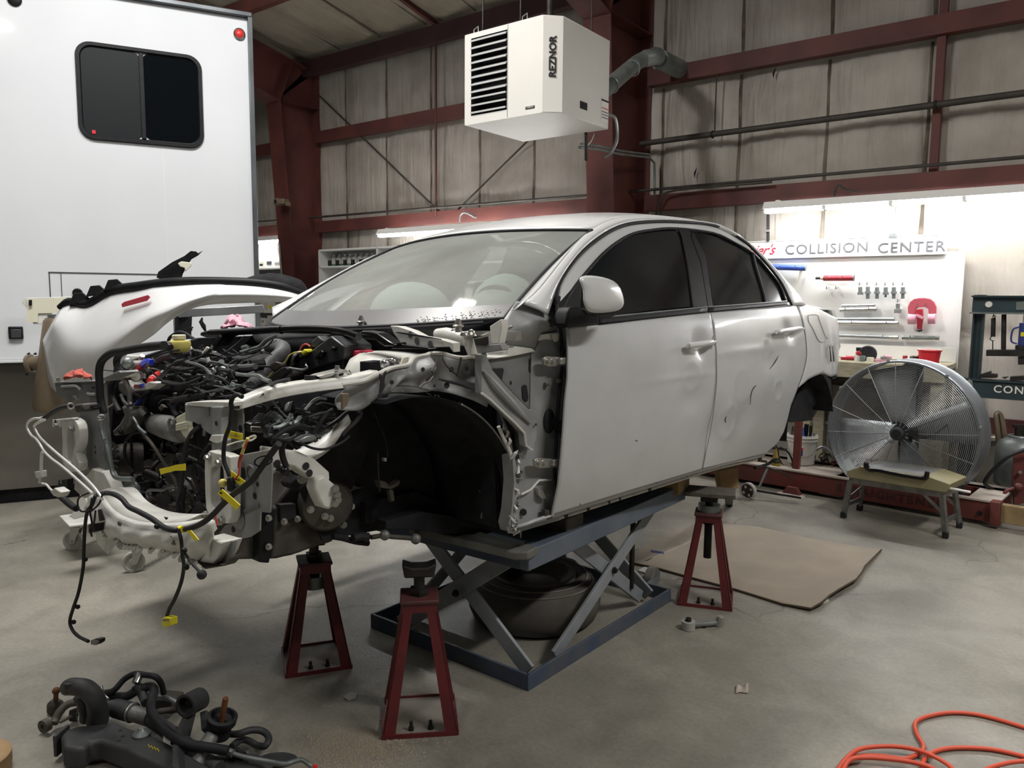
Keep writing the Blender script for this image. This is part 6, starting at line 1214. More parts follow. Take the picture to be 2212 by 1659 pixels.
# rags
rg = thing('pink_rag', 'crumpled pink rag lying on the cowl at the far windshield corner', 'rag', Dp(510, 695, 3.9))
G = []
for i in range(16):
    row = []
    for j in range(12):
        u, v = i / 15, j / 11; p = K(482 + 60 * u, 706 - 26 * math.sin(PI * min(1, u * 1.05)) * (.4 + .6 * v) + 4 * (1 - v), 0, -.12 - .16 * v)
        row.append(p + V(.012 * math.sin(u * 13 + v * 6), .01 * math.sin(v * 11), .014 * math.sin(u * 17 + v * 3) * math.sin(v * 8)))
    G.append(row)
G = np.array(G) @ CM.T + CT; B().grid(G).o('cloth', 'rag_pink', rg, sharp=180, solid=.004)
rg = thing('red_rag', 'faded red shop rag bunched on the far end of the core support', 'rag', Dp(160, 808, 3.6))
G = []
for i in range(16):
    row = []
    for j in range(10):
        u, v = i / 15, j / 9; p = K(138 + 62 * u, 818 - 20 * math.sin(PI * u) ** .8 * math.sin(PI * (.1 + .8 * v)), 0, .52 - .10 * v); row.append(p + V(.006 * math.sin(u * 19), 0, .006 * math.sin(u * 15 + v * 9)))
    G.append(row)
G = np.array(G) @ CM.T + CT; B().grid(G).o('cloth', 'rag_red', rg, sharp=180, solid=.004)
# ------------------------------------------------------------------ stands, scissor lift, things on the floor
def mkstand(label, M, plate_z, head, shaft_dn, collar):
    t = thing('jack_stand', label, 'stand', M, 'red four-legged stands around the car', local=True)
    hb, ht = .125, .055
    B().box((0, 0, .004), (.25, .25, .008)).o('base_plate', 'concrete_old', t)
    for sx in (-1, 1):
        for sy in (-1, 1):
            b = B(); a0, a1 = V(sx * hb, sy * hb, .008), V(sx * ht, sy * ht, plate_z - .012)
            for (dx, dy) in ((-sx * .042, 0), (0, -sy * .042)):
                e = V(dx, dy, 0); q = e * .8; nn = V(-sx * .006 if dx == 0 else 0, -sy * .006 if dy == 0 else 0, 0)
                b.prism([a0, a0 + e, a1 + q, a1], nn)
            b.o('leg', 'stand_red', t, flat=True)
    for sx, sy, w_, d_ in ((0, -1, .25, .006), (0, 1, .25, .006), (-1, 0, .006, .25), (1, 0, .006, .25)): B().box((sx * hb, sy * hb, .008), (w_, d_, .016)).o('base_rim', 'stand_red', t)
    for sx, sy, w_, d_ in ((0, -1, .116, .006), (0, 1, .116, .006), (-1, 0, .006, .116), (1, 0, .006, .116)): B().box((sx * .056, sy * .056, plate_z - .022), (w_, d_, .03)).o('top_rim', 'stand_red', t)
    B().box((0, 0, plate_z), (.13, .13, .014)).o('top_plate', 'stand_top', t, bevel=.004)
    B().cyl((0, 0, plate_z - shaft_dn), (0, 0, head - .03), .019, 14).o('screw', 'dark_steel', t)
    B().tube([(0, 0, plate_z + .007), (0, 0, plate_z + .03)], .034, 6).o('nut', 'dark_steel', t)
    if collar == 'ring': B().lathe((0, 0, plate_z - .08), (0, 0, 1), [(.02, -.03), (.045, -.03), (.047, .02), (.02, .02)], 20, True).o('lock_ring', 'galv', t)
    if collar == 'top': B().cyl((0, 0, plate_z + .008), (0, 0, plate_z + .042), .052, 20).o('lock_ring', 'galv', t); B().cyl((0, 0, plate_z - .055), (0, 0, plate_z - .03), .03, 8).o('lower_nut', 'dark_steel', t)
    if collar == 'cup': 
        b = B(); b.prism([(-.05, -.035, head - .035), (.05, -.035, head - .035), (.058, -.035, head + .012), (.025, -.035, head), (-.025, -.035, head), (-.058, -.035, head + .012)], (0, .07, 0)); b.o('saddle', 'dark_steel', t, bevel=.006)
    else: B().box((0, 0, head - .015), (.08, .08, .03)).o('saddle', 'dark_steel', t, bevel=.004)
    for x in (-.03, .035): B().hexb((x, -.09, .008), (0, 0, 1), .009, .03).o('base_bolt', 'dark_steel', t)
    return t
def RZ(x, y, d): return Matrix.Translation((x, y, 0)) @ Matrix.Rotation(ang(d), 4, 'Z')
mkstand('unused red jack stand nearest the camera with its saddle free', RZ(-1.795, 1.835, 45), .44, .55, .03, 'cup')
mkstand('red jack stand carrying the gearbox under the engine bay', RZ(-2.43, 1.89, 57.5), .415, .512, .10, 'ring')
mkstand('red jack stand holding the car sill on wood beside the cardboard', RZ(-1.455, 3.485, 20.6), .435, .525, .225, 'top')
tag(B().bar((-1.72, 3.38, .537), (-1.34, 3.525, .537), .15, .022).o('wood_plank', 'wood_old', bevel=.004), 'dark flat plank on top of the rear red stand', 'plank')
tag(B().box((-1.60, 3.37, .585), (.12, .22, .07), rotm('Z', .2)).o('wood_block', 'wood_ply', bevel=.003), 'thick wooden block between plank and car sill', 'block')
P = [Dp(x, y, 4.25) for x, y in ((1553, 1018), (1594, 1010), (1596, 1055), (1560, 1058))]
t = thing('plywood_sheet', 'pale plywood offcut leaning behind the plank under the car', 'plywood', Dp(1575, 1075, 4.25)); B().prism(P, V(-.04, .02, 0)).o('sheet', 'brown_wood', t); B().bar(Dp(1575, 1056, 4.26), Fl(1575, 1088, .0) * V(1, 1, 0) + V(0, 0, .0), .05, .03).o('support', 'wood_old', t)

# scissor lift
L = thing('scissor_lift', 'blue and grey scissor lift under the car', 'lift', (-2.03, 2.79, 0))
c0, c1, c2, c3 = V(-1.61, 2.22, 0), V(-2.48, 2.24, 0), V(-2.45, 3.36, 0), V(-1.58, 3.34, 0)
for a, b_ in ((c0, c1), (c1, c2), (c2, c3), (c3, c0)): B().bar(a + V(0, 0, .032), b_ + V(0, 0, .032), .012, .064, ext=.012).o('base_rail', 'lift_blue', L, bevel=.002)
zt = .505
for x in (-1.60, -2.40): B().box((x + .03, 2.76, zt + .035), (.06, 1.28, .075)).o('deck_beam', 'lift_deck', L, bevel=.004)
B().box((-2.0, 2.75, zt + .06), (.76, 1.22, .012)).o('deck_plate', 'lift_deck', L)
B().box((-2.0, 2.13, zt + .025), (.84, .03, .055)).o('deck_end', 'lift_blue', L, bevel=.003); B().box((-2.0, 3.39, zt + .025), (.84, .03, .055)).o('deck_end', 'lift_blue', L, bevel=.003)
def leg(a, b_, up, w_=.06): B().bar(a, b_, w_, .016, up=up, ext=.03).o('scissor_arm', 'lift_grey', L, bevel=.003)
def bolt(p, ax): B().hexb(p, ax, .014, .016).o('pivot_bolt', 'dark_steel', L)
for x in (-1.64, -2.42): leg(V(x, 2.45, .05), V(x, 3.30, .50), (1, 0, 0)); leg(V(x - .03, 3.20, .05), V(x - .03, 2.55, .50), (1, 0, 0)); bolt((x + .01, 2.88, .275), (1, 0, 0))
for y in (2.30, 3.28): leg(V(-1.66, y - .02, .05), V(-2.22, y - .02, .50), (0, 1, 0), .065); leg(V(-2.32, y + .02 - .05, .055), V(-1.70, y + .02 - .05, .50), (0, 1, 0), .07); bolt((-1.985, y - .06, .28), (0, -1, 0))
B().cyl((-1.66, 3.10, .12), (-1.66, 3.10, .52), .012, 10).o('safety_bar', 'dark_steel', L)
B().cyl((-2.2, 2.95, .04), (-1.95, 2.55, .40), .03, 14).o('hydraulic_ram', 'dark_steel', L)
for y in (3.44,):
    w_ = B().lathe(V(-1.74, y + .03, .05) , (1, 0, 0), [(.0, -.02), (.05, -.02), (.052, .0), (.05, .02), (0, .02)], 22).o('transport_wheel', 'caster_grey', L)
    for dx in (-.03, .03): B().prism([(-1.74 + dx, y - .10, .02), (-1.74 + dx, y + .05, .03), (-1.74 + dx, y + .05, .065), (-1.74 + dx, y - .10, .06)], (.004, 0, 0)).o('wheel_bracket', 'lift_grey', L)
b = B(); b.prism([(-2.06, 2.05, .555), (-1.56, 2.06, .555), (-1.52, 2.09, .555), (-1.53, 2.16, .555), (-2.06, 2.17, .555)], (0, 0, .032)); b.o('wooden_pad', 'pad_grey', L, bevel=.006, label='grey wooden pad across the lift deck')
B().box((-1.64, 2.45, .60), (.16, .12, .06)).o('rubber_pad', 'tyre', L, bevel=.006); B().box((-1.70, 3.1, .60), (.16, .12, .06)).o('rubber_pad', 'tyre', L, bevel=.006)
# tyre lying in the lift
t = thing('spare_wheel', 'dusty old tyre and rim lying flat inside the lift base', 'tyre', (-2.0, 2.80, 0))
B().lathe((-2.0, 2.80, .0), (0, 0, 1), [(.19, 0), (.25, .0), (.284, .02), (.302, .06), (.305, .095), (.298, .135), (.288, .15), (.284, .166), (.258, .188), (.25, .197), (.232, .2), (.222, .206), (.205, .20), (.19, .195)], 48, True).o('tyre', 'tyre', t, sharp=60)
B().lathe((-2.0, 2.80, .0), (0, 0, 1), [(.195, .16), (.19, .205), (.178, .209), (.168, .19), (.12, .16), (.06, .175), (.0, .18)], 40).o('rim', 'dust_rim', t)
for r_, z in ((.268, .182), (.242, .2)): B().ring((-2.0, 2.80, z), (0, 0, 1), r_, .004, 48, 5).o('sidewall_rib', 'dust_rim', t)
t = thing('engine_hoist_part', 'chromed hub parts lying on the lift base behind the tyre', 'part', (-2.15, 3.1, .01))
for (x, y, z) in ((-2.05, 3.16, .10), (-2.15, 3.2, .12), (-2.24, 3.12, .1)): B().lathe((x, y, z), (.4, -.5, .6), [(.02, .05), (.05, .04), (.07, 0), (.02, -.03)], 16, True).o('hub', 'chrome', t)
B().box((-2.14, 3.17, .05), (.3, .12, .07)).o('hub_block', 'dark_steel', t)
# things on the floor
cb = thing('cardboard_sheet', 'big flattened cardboard sheet with torn edge, on the floor behind the stand', 'cardboard', Fl(1620, 1220))
cpx = [(1904, 1186), (1880, 1210), (1868, 1222), (1862, 1235), (1850, 1250), (1815, 1270), (1793, 1284), (1775, 1300), (1752, 1313), (1690, 1303), (1590, 1272), (1500, 1248), (1420, 1226), (1382, 1218), (1352, 1211), (1346, 1200), (1380, 1185), (1419, 1162), (1470, 1140), (1516, 1130), (1580, 1132), (1638, 1138), (1743, 1162), (1840, 1178)]
P = [Fl(x, y, .012 + (.02 if 1 <= k_ <= 7 else .008 if k_ == 8 else 0)) for k_, (x, y) in enumerate(cpx)]; b = B(); b.prism(P, (0, 0, -.010)); cbs = b.o('sheet', 'cardboard', cb, flat=True)
B().tube([p + V(0, 0, -.004) for p in P[:17]], .005, 6).o('raw_edge', 'cardboard_edge', cb)
B().prism([Fl(x, y, .0125) for x, y in ((1405, 1188), (1434, 1192), (1435, 1197), (1407, 1193))], (0, 0, .0006)).o('printed_label', 'jack_blue', cb)
B().prism([Fl(x, y, .0125) for x, y in ((1652, 1264), (1698, 1243), (1704, 1247), (1662, 1267))], (0, 0, .0006)).o('tape_strip', 'foam', cb); B().tube([Fl(x, y, .0125) for x, y in ((1395, 1210), (1440, 1192), (1490, 1170), (1560, 1145))], .0012, 4).o('fold_line', 'foam', cb); B().prism([Fl(x, y, .0125) for x, y in ((1392, 1212), (1412, 1203), (1400, 1211))], (0, 0, .0006)).o('cut_mark', 'ink', cb)
B().prism([Fl(x, y, .006) for x, y in ((1775, 1295), (1788, 1289), (1790, 1298), (1778, 1302))], (0, 0, -.005)).o('torn_scrap', 'foam', cb)
tag(B().prism([Fl(x, y, .008) for x, y in ((1378, 1232), (1392, 1224), (1420, 1232), (1406, 1241))], (0, 0, -.006)).o('paper_sheet', 'label_white'), 'small white paper sheet beside the lift wheel', 'paper')
# grit under the stand: loose grains
def grit(name, cx, cy, sx, sy, n, label, sz=.004):
    b = B(); r_ = random.Random(5)
    for k in range(n):
        p = Fl(cx + r_.gauss(0, sx), cy + r_.gauss(0, sy)); s_ = sz * r_.uniform(.4, 1.1); a = r_.uniform(0, 6)
        vs = [p + s_ * V(math.cos(a + q), math.sin(a + q), 0) for q in (0, 2.1, 4.2)] + [p + V(0, 0, s_ * .9)]
        b.add(vs, [(0, 2, 1), (0, 1, 3), (1, 2, 3), (2, 0, 3)])
    o = b.o(name, 'grit', flat=True); o['kind'] = 'stuff'; tag(o, label, 'grit'); return o
grit('oil_absorbent', 770, 1618, 70, 32, 3200, 'pale absorbent granules spread on the floor by the nearest stand'); grit('oil_absorbent_grain', 690, 1540, 110, 60, 700, 'sparse absorbent grains on the floor between the two front stands', .003)
grit('floor_debris', 1530, 1285, 40, 18, 500, 'small dark debris around the rear red stand', .003)
# link arm on the floor
t = thing('link_arm', 'grey suspension link lying on the floor before the rear stand', 'suspension part', Fl(1518, 1352))
a, b_ = Fl(1487, 1350, .02), Fl(1553, 1343, .02)
B().lathe(a + V(0, 0, -.018), (0, 0, 1), [(.012, 0), (.03, 0), (.03, .036), (.012, .036)], 18, True).o('bush_eye', 'caster_grey', t); B().lathe(a + V(0, 0, .02), (0, 0, 1), [(.0, 0), (.014, 0), (.012, .012), (0, .012)], 12).o('bush_sleeve', 'dark_steel', t)
B().tube([a + (b_ - a) * .13, a + (b_ - a) * .35 + V(0, 0, -.004), a + (b_ - a) * .8 + V(0, 0, -.004), b_], [.016, .011, .012, .014], 10).o('shank', 'primer_dark', t); B().lathe(b_ + V(0, 0, -.018), (.2, 0, 1), [(.0, 0), (.02, 0), (.02, .03), (.012, .045), (0, .045)], 14).o('ball_stud', 'zinc', t)
B().cyl(a + (b_ - a) * .5 - V(0, 0, .018), a + (b_ - a) * .5 - V(0, 0, .004), .01).o('weld_nut', 'dark_steel', t)
# torn paper
t = thing('torn_paper', 'small torn beige paper scrap lying on the open floor', 'paper', Fl(1602, 1492))
G = []
for i in range(9):
    row = []
    for j in range(7):
        u, v = i / 8, j / 6; p = Fl(1588 + 28 * u + (3 if j == 0 else 0) * math.sin(i * 2), 1497 - 13 * v + 5 * abs(u - .4), 0); row.append(p + V(0, 0, .004 + .012 * u * v + .006 * math.sin(u * 9) * v))
    G.append(row)
B().grid(G).o('scrap', 'rack_dust', t, sharp=180, solid=.001)
# orange air hose
fH2 = cr(1500, 1300, 3.107)
hp_ = [(2260, 860), (2212, 842), (2000, 780), (1850, 750), (1700, 745), (1560, 770), (1492, 802), (1480, 842), (1500, 900), (1535, 960), (1530, 1000), (1480, 1032), (1400, 1054), (1250, 1035), (1110, 1035), (1050, 1052), (1008, 1100), (990, 1150), (960, 1230), (900, 1240), (915, 1180), (960, 1130), (1010, 1062), (1100, 992), (1250, 970), (1400, 976), (1530, 1005), (1650, 1060), (1740, 1130), (1780, 1240), (1600, 1330), (1200, 1330), (1000, 1230), (995, 1150), (1040, 1064), (1150, 1045), (1350, 1060), (1500, 1085), (1620, 1130), (1660, 1210), (1580, 1240), (1530, 1180), (1530, 1110), (1550, 1050), (1620, 1002), (1750, 980), (1950, 985), (2100, 1010), (2260, 1050), (2300, 1058), (2250, 1066), (2100, 1082), (1950, 1130), (1850, 1220)]
P = []
for k, (x, y) in enumerate(fH2(hp_)): P.append(Fl(x, y, .008 + (.017 if 22 <= k <= 28 or 34 <= k <= 38 else 0) + (.012 if 50 <= k else 0)))
t = thing('air_hose', 'orange air hose looped on the floor at the bottom right corner', 'hose', P[12]); B().tube(P, .0072, 10, sm=6).o('hose', 'hose_orange', t)
# round wooden lid at the left picture edge
c = Fl(-62, 1640, .05); tag(B().lathe(V(c[0], c[1], 0), (0, 0, 1), [(0, 0), (.10, 0), (.104, .02), (.104, .055), (.098, .06), (0, .06)], 36).o('round_block', 'brown_wood'), 'round light brown wooden block at the bottom left edge', 'block')
tag(B().prism([Fl(x, y, .004) for x, y in ((742, 1505), (756, 1494), (772, 1497), (768, 1508), (752, 1512))], (0, 0, -.003)).o('plastic_scrap', 'caster_grey'), 'small grey plastic scrap on the floor between the front stands', 'scrap')

# ------------------------------------------------------------------ removed front subframe with steering rack (bottom left)
f8 = cr(100, 1420, 3.568)
def G8(L_): return [Fl(*f8([(x, y)])[0], z) for x, y, z in L_]
sf = thing('front_subframe', 'removed dark front subframe with steering rack and hoses on the floor', 'subframe', Fl(380, 1610))
def s8(name, L_, r, m='dark_cast', n=10, sm=5, par=None): return B().tube(G8(L_), r, n, sm=sm).o(name, m, par or sf)
mat('subframe_black', '#2f3032', .6, hex2='#3d3e40', nscale=10, bump=.12)
top = [(112, 600), (150, 552), (240, 525), (380, 512), (520, 492), (640, 540), (830, 600), (1010, 690), (1280, 850), (1300, 900), (1010, 900), (800, 800), (560, 690), (420, 640), (340, 650), (300, 700), (230, 705), (130, 690)]
b = B(); b.prism([Fl(*f8([p])[0], .085) for p in top], (0, 0, -.07)); cmb = b.o('crossmember', 'subframe_black', sf, bevel=.012, seg=3)
B().box(Fl(*f8([(295, 690)])[0], .05), (.05, .035, .06), rotm('Z', .6)).o('mount_tab', 'subframe_black', sf, bevel=.004); B().box(Fl(*f8([(120, 640)])[0], .05), (.012, .07, .07), rotm('Z', .6)).o('end_plate', 'subframe_black', sf, bevel=.003)
s8('tower_tube', [(160, 235, .205), (200, 225, .215), (300, 240, .21), (370, 310, .175), (395, 400, .12), (395, 490, .07)], [.024, .027, .029, .03, .031, .034], 'subframe_black', 14)
s8('tower_brace', [(250, 300, .17), (280, 360, .14), (300, 430, .10), (300, 480, .07)], .018, 'subframe_black', 10)
c = Fl(*f8([(195, 182)])[0], .235); B().lathe(c, (0, 0, 1), [(.010, -.03), (.024, -.03), (.024, .0), (.017, .002), (.017, -.01), (.010, -.01)], 18).o('tower_boss', 'dark_steel', sf)
s8('sway_bar', [(60, 510, .03), (75, 470, .04), (110, 410, .06), (170, 360, .075), (250, 345, .08), (330, 360, .08), (450, 375, .08)], .013, 'dark_cast')
c = Fl(*f8([(62, 495)])[0], .03); B().lathe(c - V(0, .02, 0), (.3, -1, 0), [(.008, 0), (.022, 0), (.022, .02), (.008, .02)], 16, True).o('bar_eye', 'dark_cast', sf)
bj = s8('ball_joint', [(68, 405, .01), (70, 360, .035), (72, 330, .05)], [.026, .026, .014], 'dark_cast', 14, 3); s8('ball_stud', [(72, 330, .05), (75, 290, .075), (76, 255, .10)], .008, 'rust', 8, 2, bj); B().sphere(Fl(*f8([(76, 258)])[0], .10), .013, 10, 8).o('stud_nut', 'rust', bj)
B().bar(*G8([(30, 410, .012), (110, 400, .012)]), .03, .014).o('joint_flange', 'dark_cast', bj); s8('bushing', [(180, 450, .03), (240, 440, .03)], [.018, .024], 'dark_steel', 12, 1); s8('tie_rod', [(100, 500, .03), (180, 460, .035), (240, 440, .03)], .006, 'dark_cast')
P = G8([(470, 372, .08), (680, 430, .08)]); b = B(); pp = [P[0] + (P[1] - P[0]) * k / 24 for k in range(25)]; b.tube(pp, [(.018 + .014 * min(1, k / 8)) * (1 if k % 2 else .86) for k in range(25)], 14); b.o('steering_boot', 'subframe_black', sf)
s8('rack_housing', [(650, 425, .08), (800, 470, .08)], .026, 'cast_alu', 14, 1); s8('rack_tube', [(790, 470, .075), (1000, 610, .075), (1180, 760, .07)], .024, 'subframe_black', 14, 1); B().ring(Fl(*f8([(665, 425)])[0], .08), np.array(P[1]) - P[0], .030, .004, 22, 6).o('boot_clamp', 'zinc', sf)
s8('hose', [(440, 275, .10), (520, 255, .13), (600, 170, .16), (680, 128, .18), (760, 135, .18), (840, 150, .18), (885, 200, .15), (905, 275, .10)], .010, 'rubber'); s8('hose', [(440, 290, .09), (520, 300, .10), (620, 300, .11), (700, 255, .13), (790, 225, .14), (830, 250, .14), (810, 340, .13), (810, 420, .12), (880, 520, .12), (980, 610, .12), (1100, 670, .11), (1250, 695, .10), (1400, 720, .09)], .0145, 'rubber', 12)
s8('hose_sleeve', [(690, 200, .16), (705, 165, .17), (712, 130, .18)], .014, 'chrome', 14, 2); s8('metal_line', [(860, 300, .09), (950, 320, .09), (1040, 370, .08)], .008, 'galv'); s8('hose', [(690, 210, .15), (740, 280, .12), (770, 350, .11)], .016, 'subframe_black'); s8('metal_line', [(850, 420, .09), (920, 410, .09), (1040, 400, .09)], .010, 'dark_cast')
B().box(Fl(*f8([(920, 340)])[0], .05), (.10, .07, .05), rotm('Z', .5)).o('valve_body', 'dark_cast', sf, bevel=.006); s8('hose', [(480, 320, .10), (450, 290, .11), (430, 250, .13), (425, 220, .14)], .005, 'zinc'); s8('hose_bracket', [(405, 260, .12), (440, 300, .10), (470, 320, .10)], .006, 'tan_paint')
c = Fl(*f8([(1140, 340)])[0], .14); tl = B().lathe(c, (.35, -.9, .15), [(.026, -.03), (.036, -.03), (.036, .045), (.028, .045)], 28, True).o('roll_stopper_bush', 'subframe_black', sf); B().cyl(c - .02 * V(.35, -.9, .15), c + .03 * V(.35, -.9, .15), .012).o('bush_core', 'dark_steel', tl)
for (L_) in ([(1060, 420), (1100, 380), (1050, 560), (1010, 700), (1020, 850), (960, 850), (965, 700), (1000, 560)], [(1180, 420), (1235, 400), (1240, 520), (1190, 560)]):
    B().prism([Fl(*f8([p])[0], .11) for p in L_], V(.01, .02, -.03)).o('roll_stopper_arm', 'subframe_black', sf, bevel=.004)
pc, pb = G8([(1280, 600, .10), (1130, 860, .04)]); B().tube([pc, pb], [.022, .03], 14).o('pinion_housing', 'cast_alu', sf); s8('pinion_foot', [(1180, 830, .04), (1110, 850, .035)], .03, 'cast_alu', 12, 1)
c = G8([(1350, 500, .13)])[0]; ax = V(.25, .05, 1); B().lathe(c, ax, [(.012, -.05), (.032, -.05), (.034, -.01), (.044, .0), (.046, .022), (.036, .026), (.03, .012), (.012, .004)], 28).o('column_seal', 'rubber', sf); B().tube([c + ax * .0, c + ax * .085], [.009, .009], 10).o('pinion_shaft', 'rust', sf)
s8('hose', [(1400, 590, .06), (1480, 590, .07), (1580, 560, .07), (1670, 570, .06), (1715, 620, .05), (1690, 680, .04), (1630, 680, .03), (1550, 640, .03), (1490, 640, .035), (1430, 690, .04)], .011, 'subframe_black', 10); s8('metal_line', [(1400, 730, .07), (1520, 765, .06), (1700, 800, .05), (1830, 822, .05), (1900, 805, .05), (1970, 790, .05), (2030, 830, .04), (2050, 850, .03)], .0075, 'galv'); s8('line_tip', [(2050, 838, .035), (2090, 850, .03)], .007, 'red_plastic', 8, 1); s8('line_fitting', [(1390, 725, .07), (1440, 742, .068)], .012, 'galv', 8, 1); s8('line_fitting', [(1460, 720, .06), (1520, 760, .058)], .013, 'dark_steel', 6, 1)
P = G8([(1220, 800, .04), (1330, 860, .04)]); b = B(); pp = [P[0] + (P[1] - P[0]) * k / 14 for k in range(15)]; b.tube(pp, [.026 if k % 2 else .021 for k in range(15)], 14); b.o('steering_boot', 'subframe_black', sf)
B().sphere(Fl(*f8([(1480, 830)])[0], .015), .05, 18, 10, (2.2, .9, .55), rotm('Z', .6)).o('rubber_apron', 'subframe_black', sf); B().sphere(Fl(*f8([(1780, 790)])[0], .008), .04, 18, 10, (1.6, .9, .35), rotm('Z', .7)).o('rubber_apron', 'subframe_black', sf); s8('tie_rod', [(1330, 860, .03), (1500, 930, .03), (1700, 1020, .03)], .008, 'dark_steel')
c = G8([(735, 590, .09)])[0]; B().lathe(c, (0, 0, 1), [(.026, -.012), (.027, .002), (.02, .008), (.012, .012), (.008, .02), (0, .022)], 20).o('rack_bolt', 'galv', sf)
for (x, y) in ((570, 560), (590, 605), (560, 640)): B().disc(Fl(*f8([(x, y)])[0], .0862), (0, 0, 1), .006, 10).o('drain_hole', 'ink', cmb)
B().prism([Fl(*f8([p])[0], .105) for p in ((900, 600), (960, 635), (955, 670), (900, 640))], (0, 0, -.004)).o('part_label', 'label_white', sf); B().tube([Fl(*f8([(785 + 12 * k, 680 + 5 * k + (10 if k % 2 else -10))])[0], .0865) for k in range(8)], .0012, 4).o('chalk_mark', 'yellow_plastic', cmb)
# ------------------------------------------------------------------ workshop corner at right: tool board, bench, press, fan, frame rack
YB = 6.96
def W(x, y, c=YB): return Wp(x, y, 1, c)
tb = thing('tool_board', 'large white tool board on the wall behind the car', 'board', (-2.0, YB, 1.4))
B().box((-1.98, YB + .012, 1.40), (2.14, .02, .92)).o('board', 'board_white', tb, bevel=.002)
B().box((-.905, YB + .006, 1.40), (.02, .03, .92)).o('board_edge', 'fixture', tb)
sg = thing('shop_sign', 'white sign board with red script and grey capitals above the tools', 'sign', (-1.9, YB - .02, 1.9))
B().box((-2.05, YB - .012, 1.92), (2.06, .015, .16)).o('sign_panel', 'sign_white', sg, bevel=.002)
for z in (1.995, 1.845): B().box((-2.05, YB - .021, z), (2.06, .006, .008)).o('sign_border', 'fixture', sg)
for _w, _x in (('COLLISION', 1783), ('CENTER', 1967)): text('capital_lettering', _w, .118, frame(V(*W(_x, 535.5 - (_x - 1869) * .016, YB - .021)) + (0, 0, -.002), (1, 0, .004), (0, 0, 1)), 'sign_grey', sg, .004, .0004, space=1.12, sx=1.055)
text('script_lettering', "bier's", .125, frame(W(1643, 541, YB - .021), (1, 0, .01), (0, 0, 1)), 'sign_red', sg, .003, .0, shear=.45, space=.92)
# fluorescent strips
def strip(label, x0, x1, y, z, n, group='fluorescent strip lights along the wall', light=True):
    t = thing('strip_light', label, 'light', ((x0 + x1) / 2, y, z), group=None)
    B().prism([(x0, y - .07, z + .012), (x0, y + .07, z + .012), (x0, y + .03, z + .075), (x0, y - .03, z + .075)], (x1 - x0, 0, 0)).o('housing', 'fixture', t, bevel=.003)
    w = (x1 - x0) / n
    for k in range(n):
        for dy in (-.028, .028): B().cyl((x0 + k * w + .02, y + dy, z - .006), (x0 + (k + 1) * w - .02, y + dy, z - .006), .0135, 10).o('fluorescent_tube', 'tube_light', t)
        for xx in (x0 + k * w + .008, x0 + (k + 1) * w - .008): B().box((xx, y, z - .004), (.014, .09, .034)).o('lamp_holder', 'fixture', t)
    for xx in (x0 + .1, x1 - .1): B().box((xx, (y + WALL_Y) / 2 - .04, z + .082), (.03, WALL_Y - y - .10, .014)).o('wall_arm', 'fixture', t)
    return t
strip('long fluorescent strip light over the tool board at right', -2.40, .62, 6.72, 2.235, 6)
strip('fluorescent strip light over the shelves behind the windshield', -7.1, -4.4, 6.6, 2.22, 2)
strip('fluorescent strip light over the bright shelves beside the trailer', -11.2, -9.07, 6.72, 2.25, 2)
for (x, y0_, y1_, lab) in ((1659, 447, 521, 'dark upright bracket at the left end of the tool board'), (1231, 500, 535, '')):
    if lab:
        t = thing('light_bracket', lab, 'bracket', W(x, y1_, 6.9)); a, b_ = W(x, y0_, 6.93), W(x, y1_, 6.93); B().bar(a, b_, .028, .02).o('channel', 'ink', t); B().box((a + b_) / 2 + V(0, -.015, -.06), (.05, .02, .02)).o('clamp', 'zinc', t)
a, b_ = W(1932, 440, 6.9), W(1930, 512, 6.9); t = thing('light_bracket', 'grey upright bracket above the word CENTER', 'bracket', b_); B().bar(a, b_, .026, .02).o('channel', 'galv', t); B().box(b_ + V(0, -.02, .01), (.06, .02, .05)).o('cable_clip', 'galv_light', t)
# tools on the board
fB = cr(1640, 540, 5.027); YT = 6.90
def tl(pts, c=YT): return [W(x, y, c) for x, y in fB(pts)]
def hook(t, x, y):
    p = tl([(x, y)])[0]; B().tube([V(p[0], YB, p[2] + .03), V(p[0], YT - .03, p[2] + .012), V(p[0] + .004, YT - .045, p[2] + .02), V(p[0] + .004, YT - .045, p[2] + .035)], .004, 6, sm=2).o('peg_hook', 'chrome', t)
def bar_tool(name, label, cat, a, b_, r, m, hooks=(), ends=()):
    t = thing(name, label, cat, tl([a])[0]); p, q = tl([a, b_]); d = (q - p); d /= np.linalg.norm(d)
    B().cyl(p, q, r, 14).o('tube_body', m, t)
    for (s_, e_, rr, mm) in ends: B().cyl(p + (q - p) * s_, p + (q - p) * e_, rr, 12).o('tube_end', mm, t)
    for h in hooks: hook(t, *h)
    return t
mat('blue_paint', '#3c59b4', .4)
bar_tool('pull_tube', 'blue tube hanging at the left edge of the tool board', 'tool', (120, 185), (500, 195), .026, 'blue_paint', [(400, 215), (235, 215)], [(.98, 1.02, .024, 'galv')])
o = B().tube(tl([(455, 225), (440, 290), (425, 350), (405, 425)]), [.012, .01, .004, .002], 8, sm=3).o('cloth_strip', 'foam'); tag(o, 'white cloth strip hanging below the blue tube', 'cloth')
bar_tool('hydraulic_ram', 'red hydraulic ram on two hooks of the tool board', 'tool', (700, 306), (1030, 305), .024, 'red_tool', [(745, 330), (910, 330)], [(-.27, -.10, .011, 'dark_steel'), (-.10, 0, .016, 'foam'), (.97, 1.0, .026, 'galv')])
bar_tool('extension_tube', 'short thin steel tube, upper of the middle pair', 'tool', (895, 606), (1262, 597), .012, 'chrome'); bar_tool('extension_tube', 'short thick steel tube, lower of the middle pair', 'tool', (878, 650), (1275, 640), .020, 'chrome', [(940, 660), (1195, 660)], [(.90, 1.0, .016, 'zinc')])
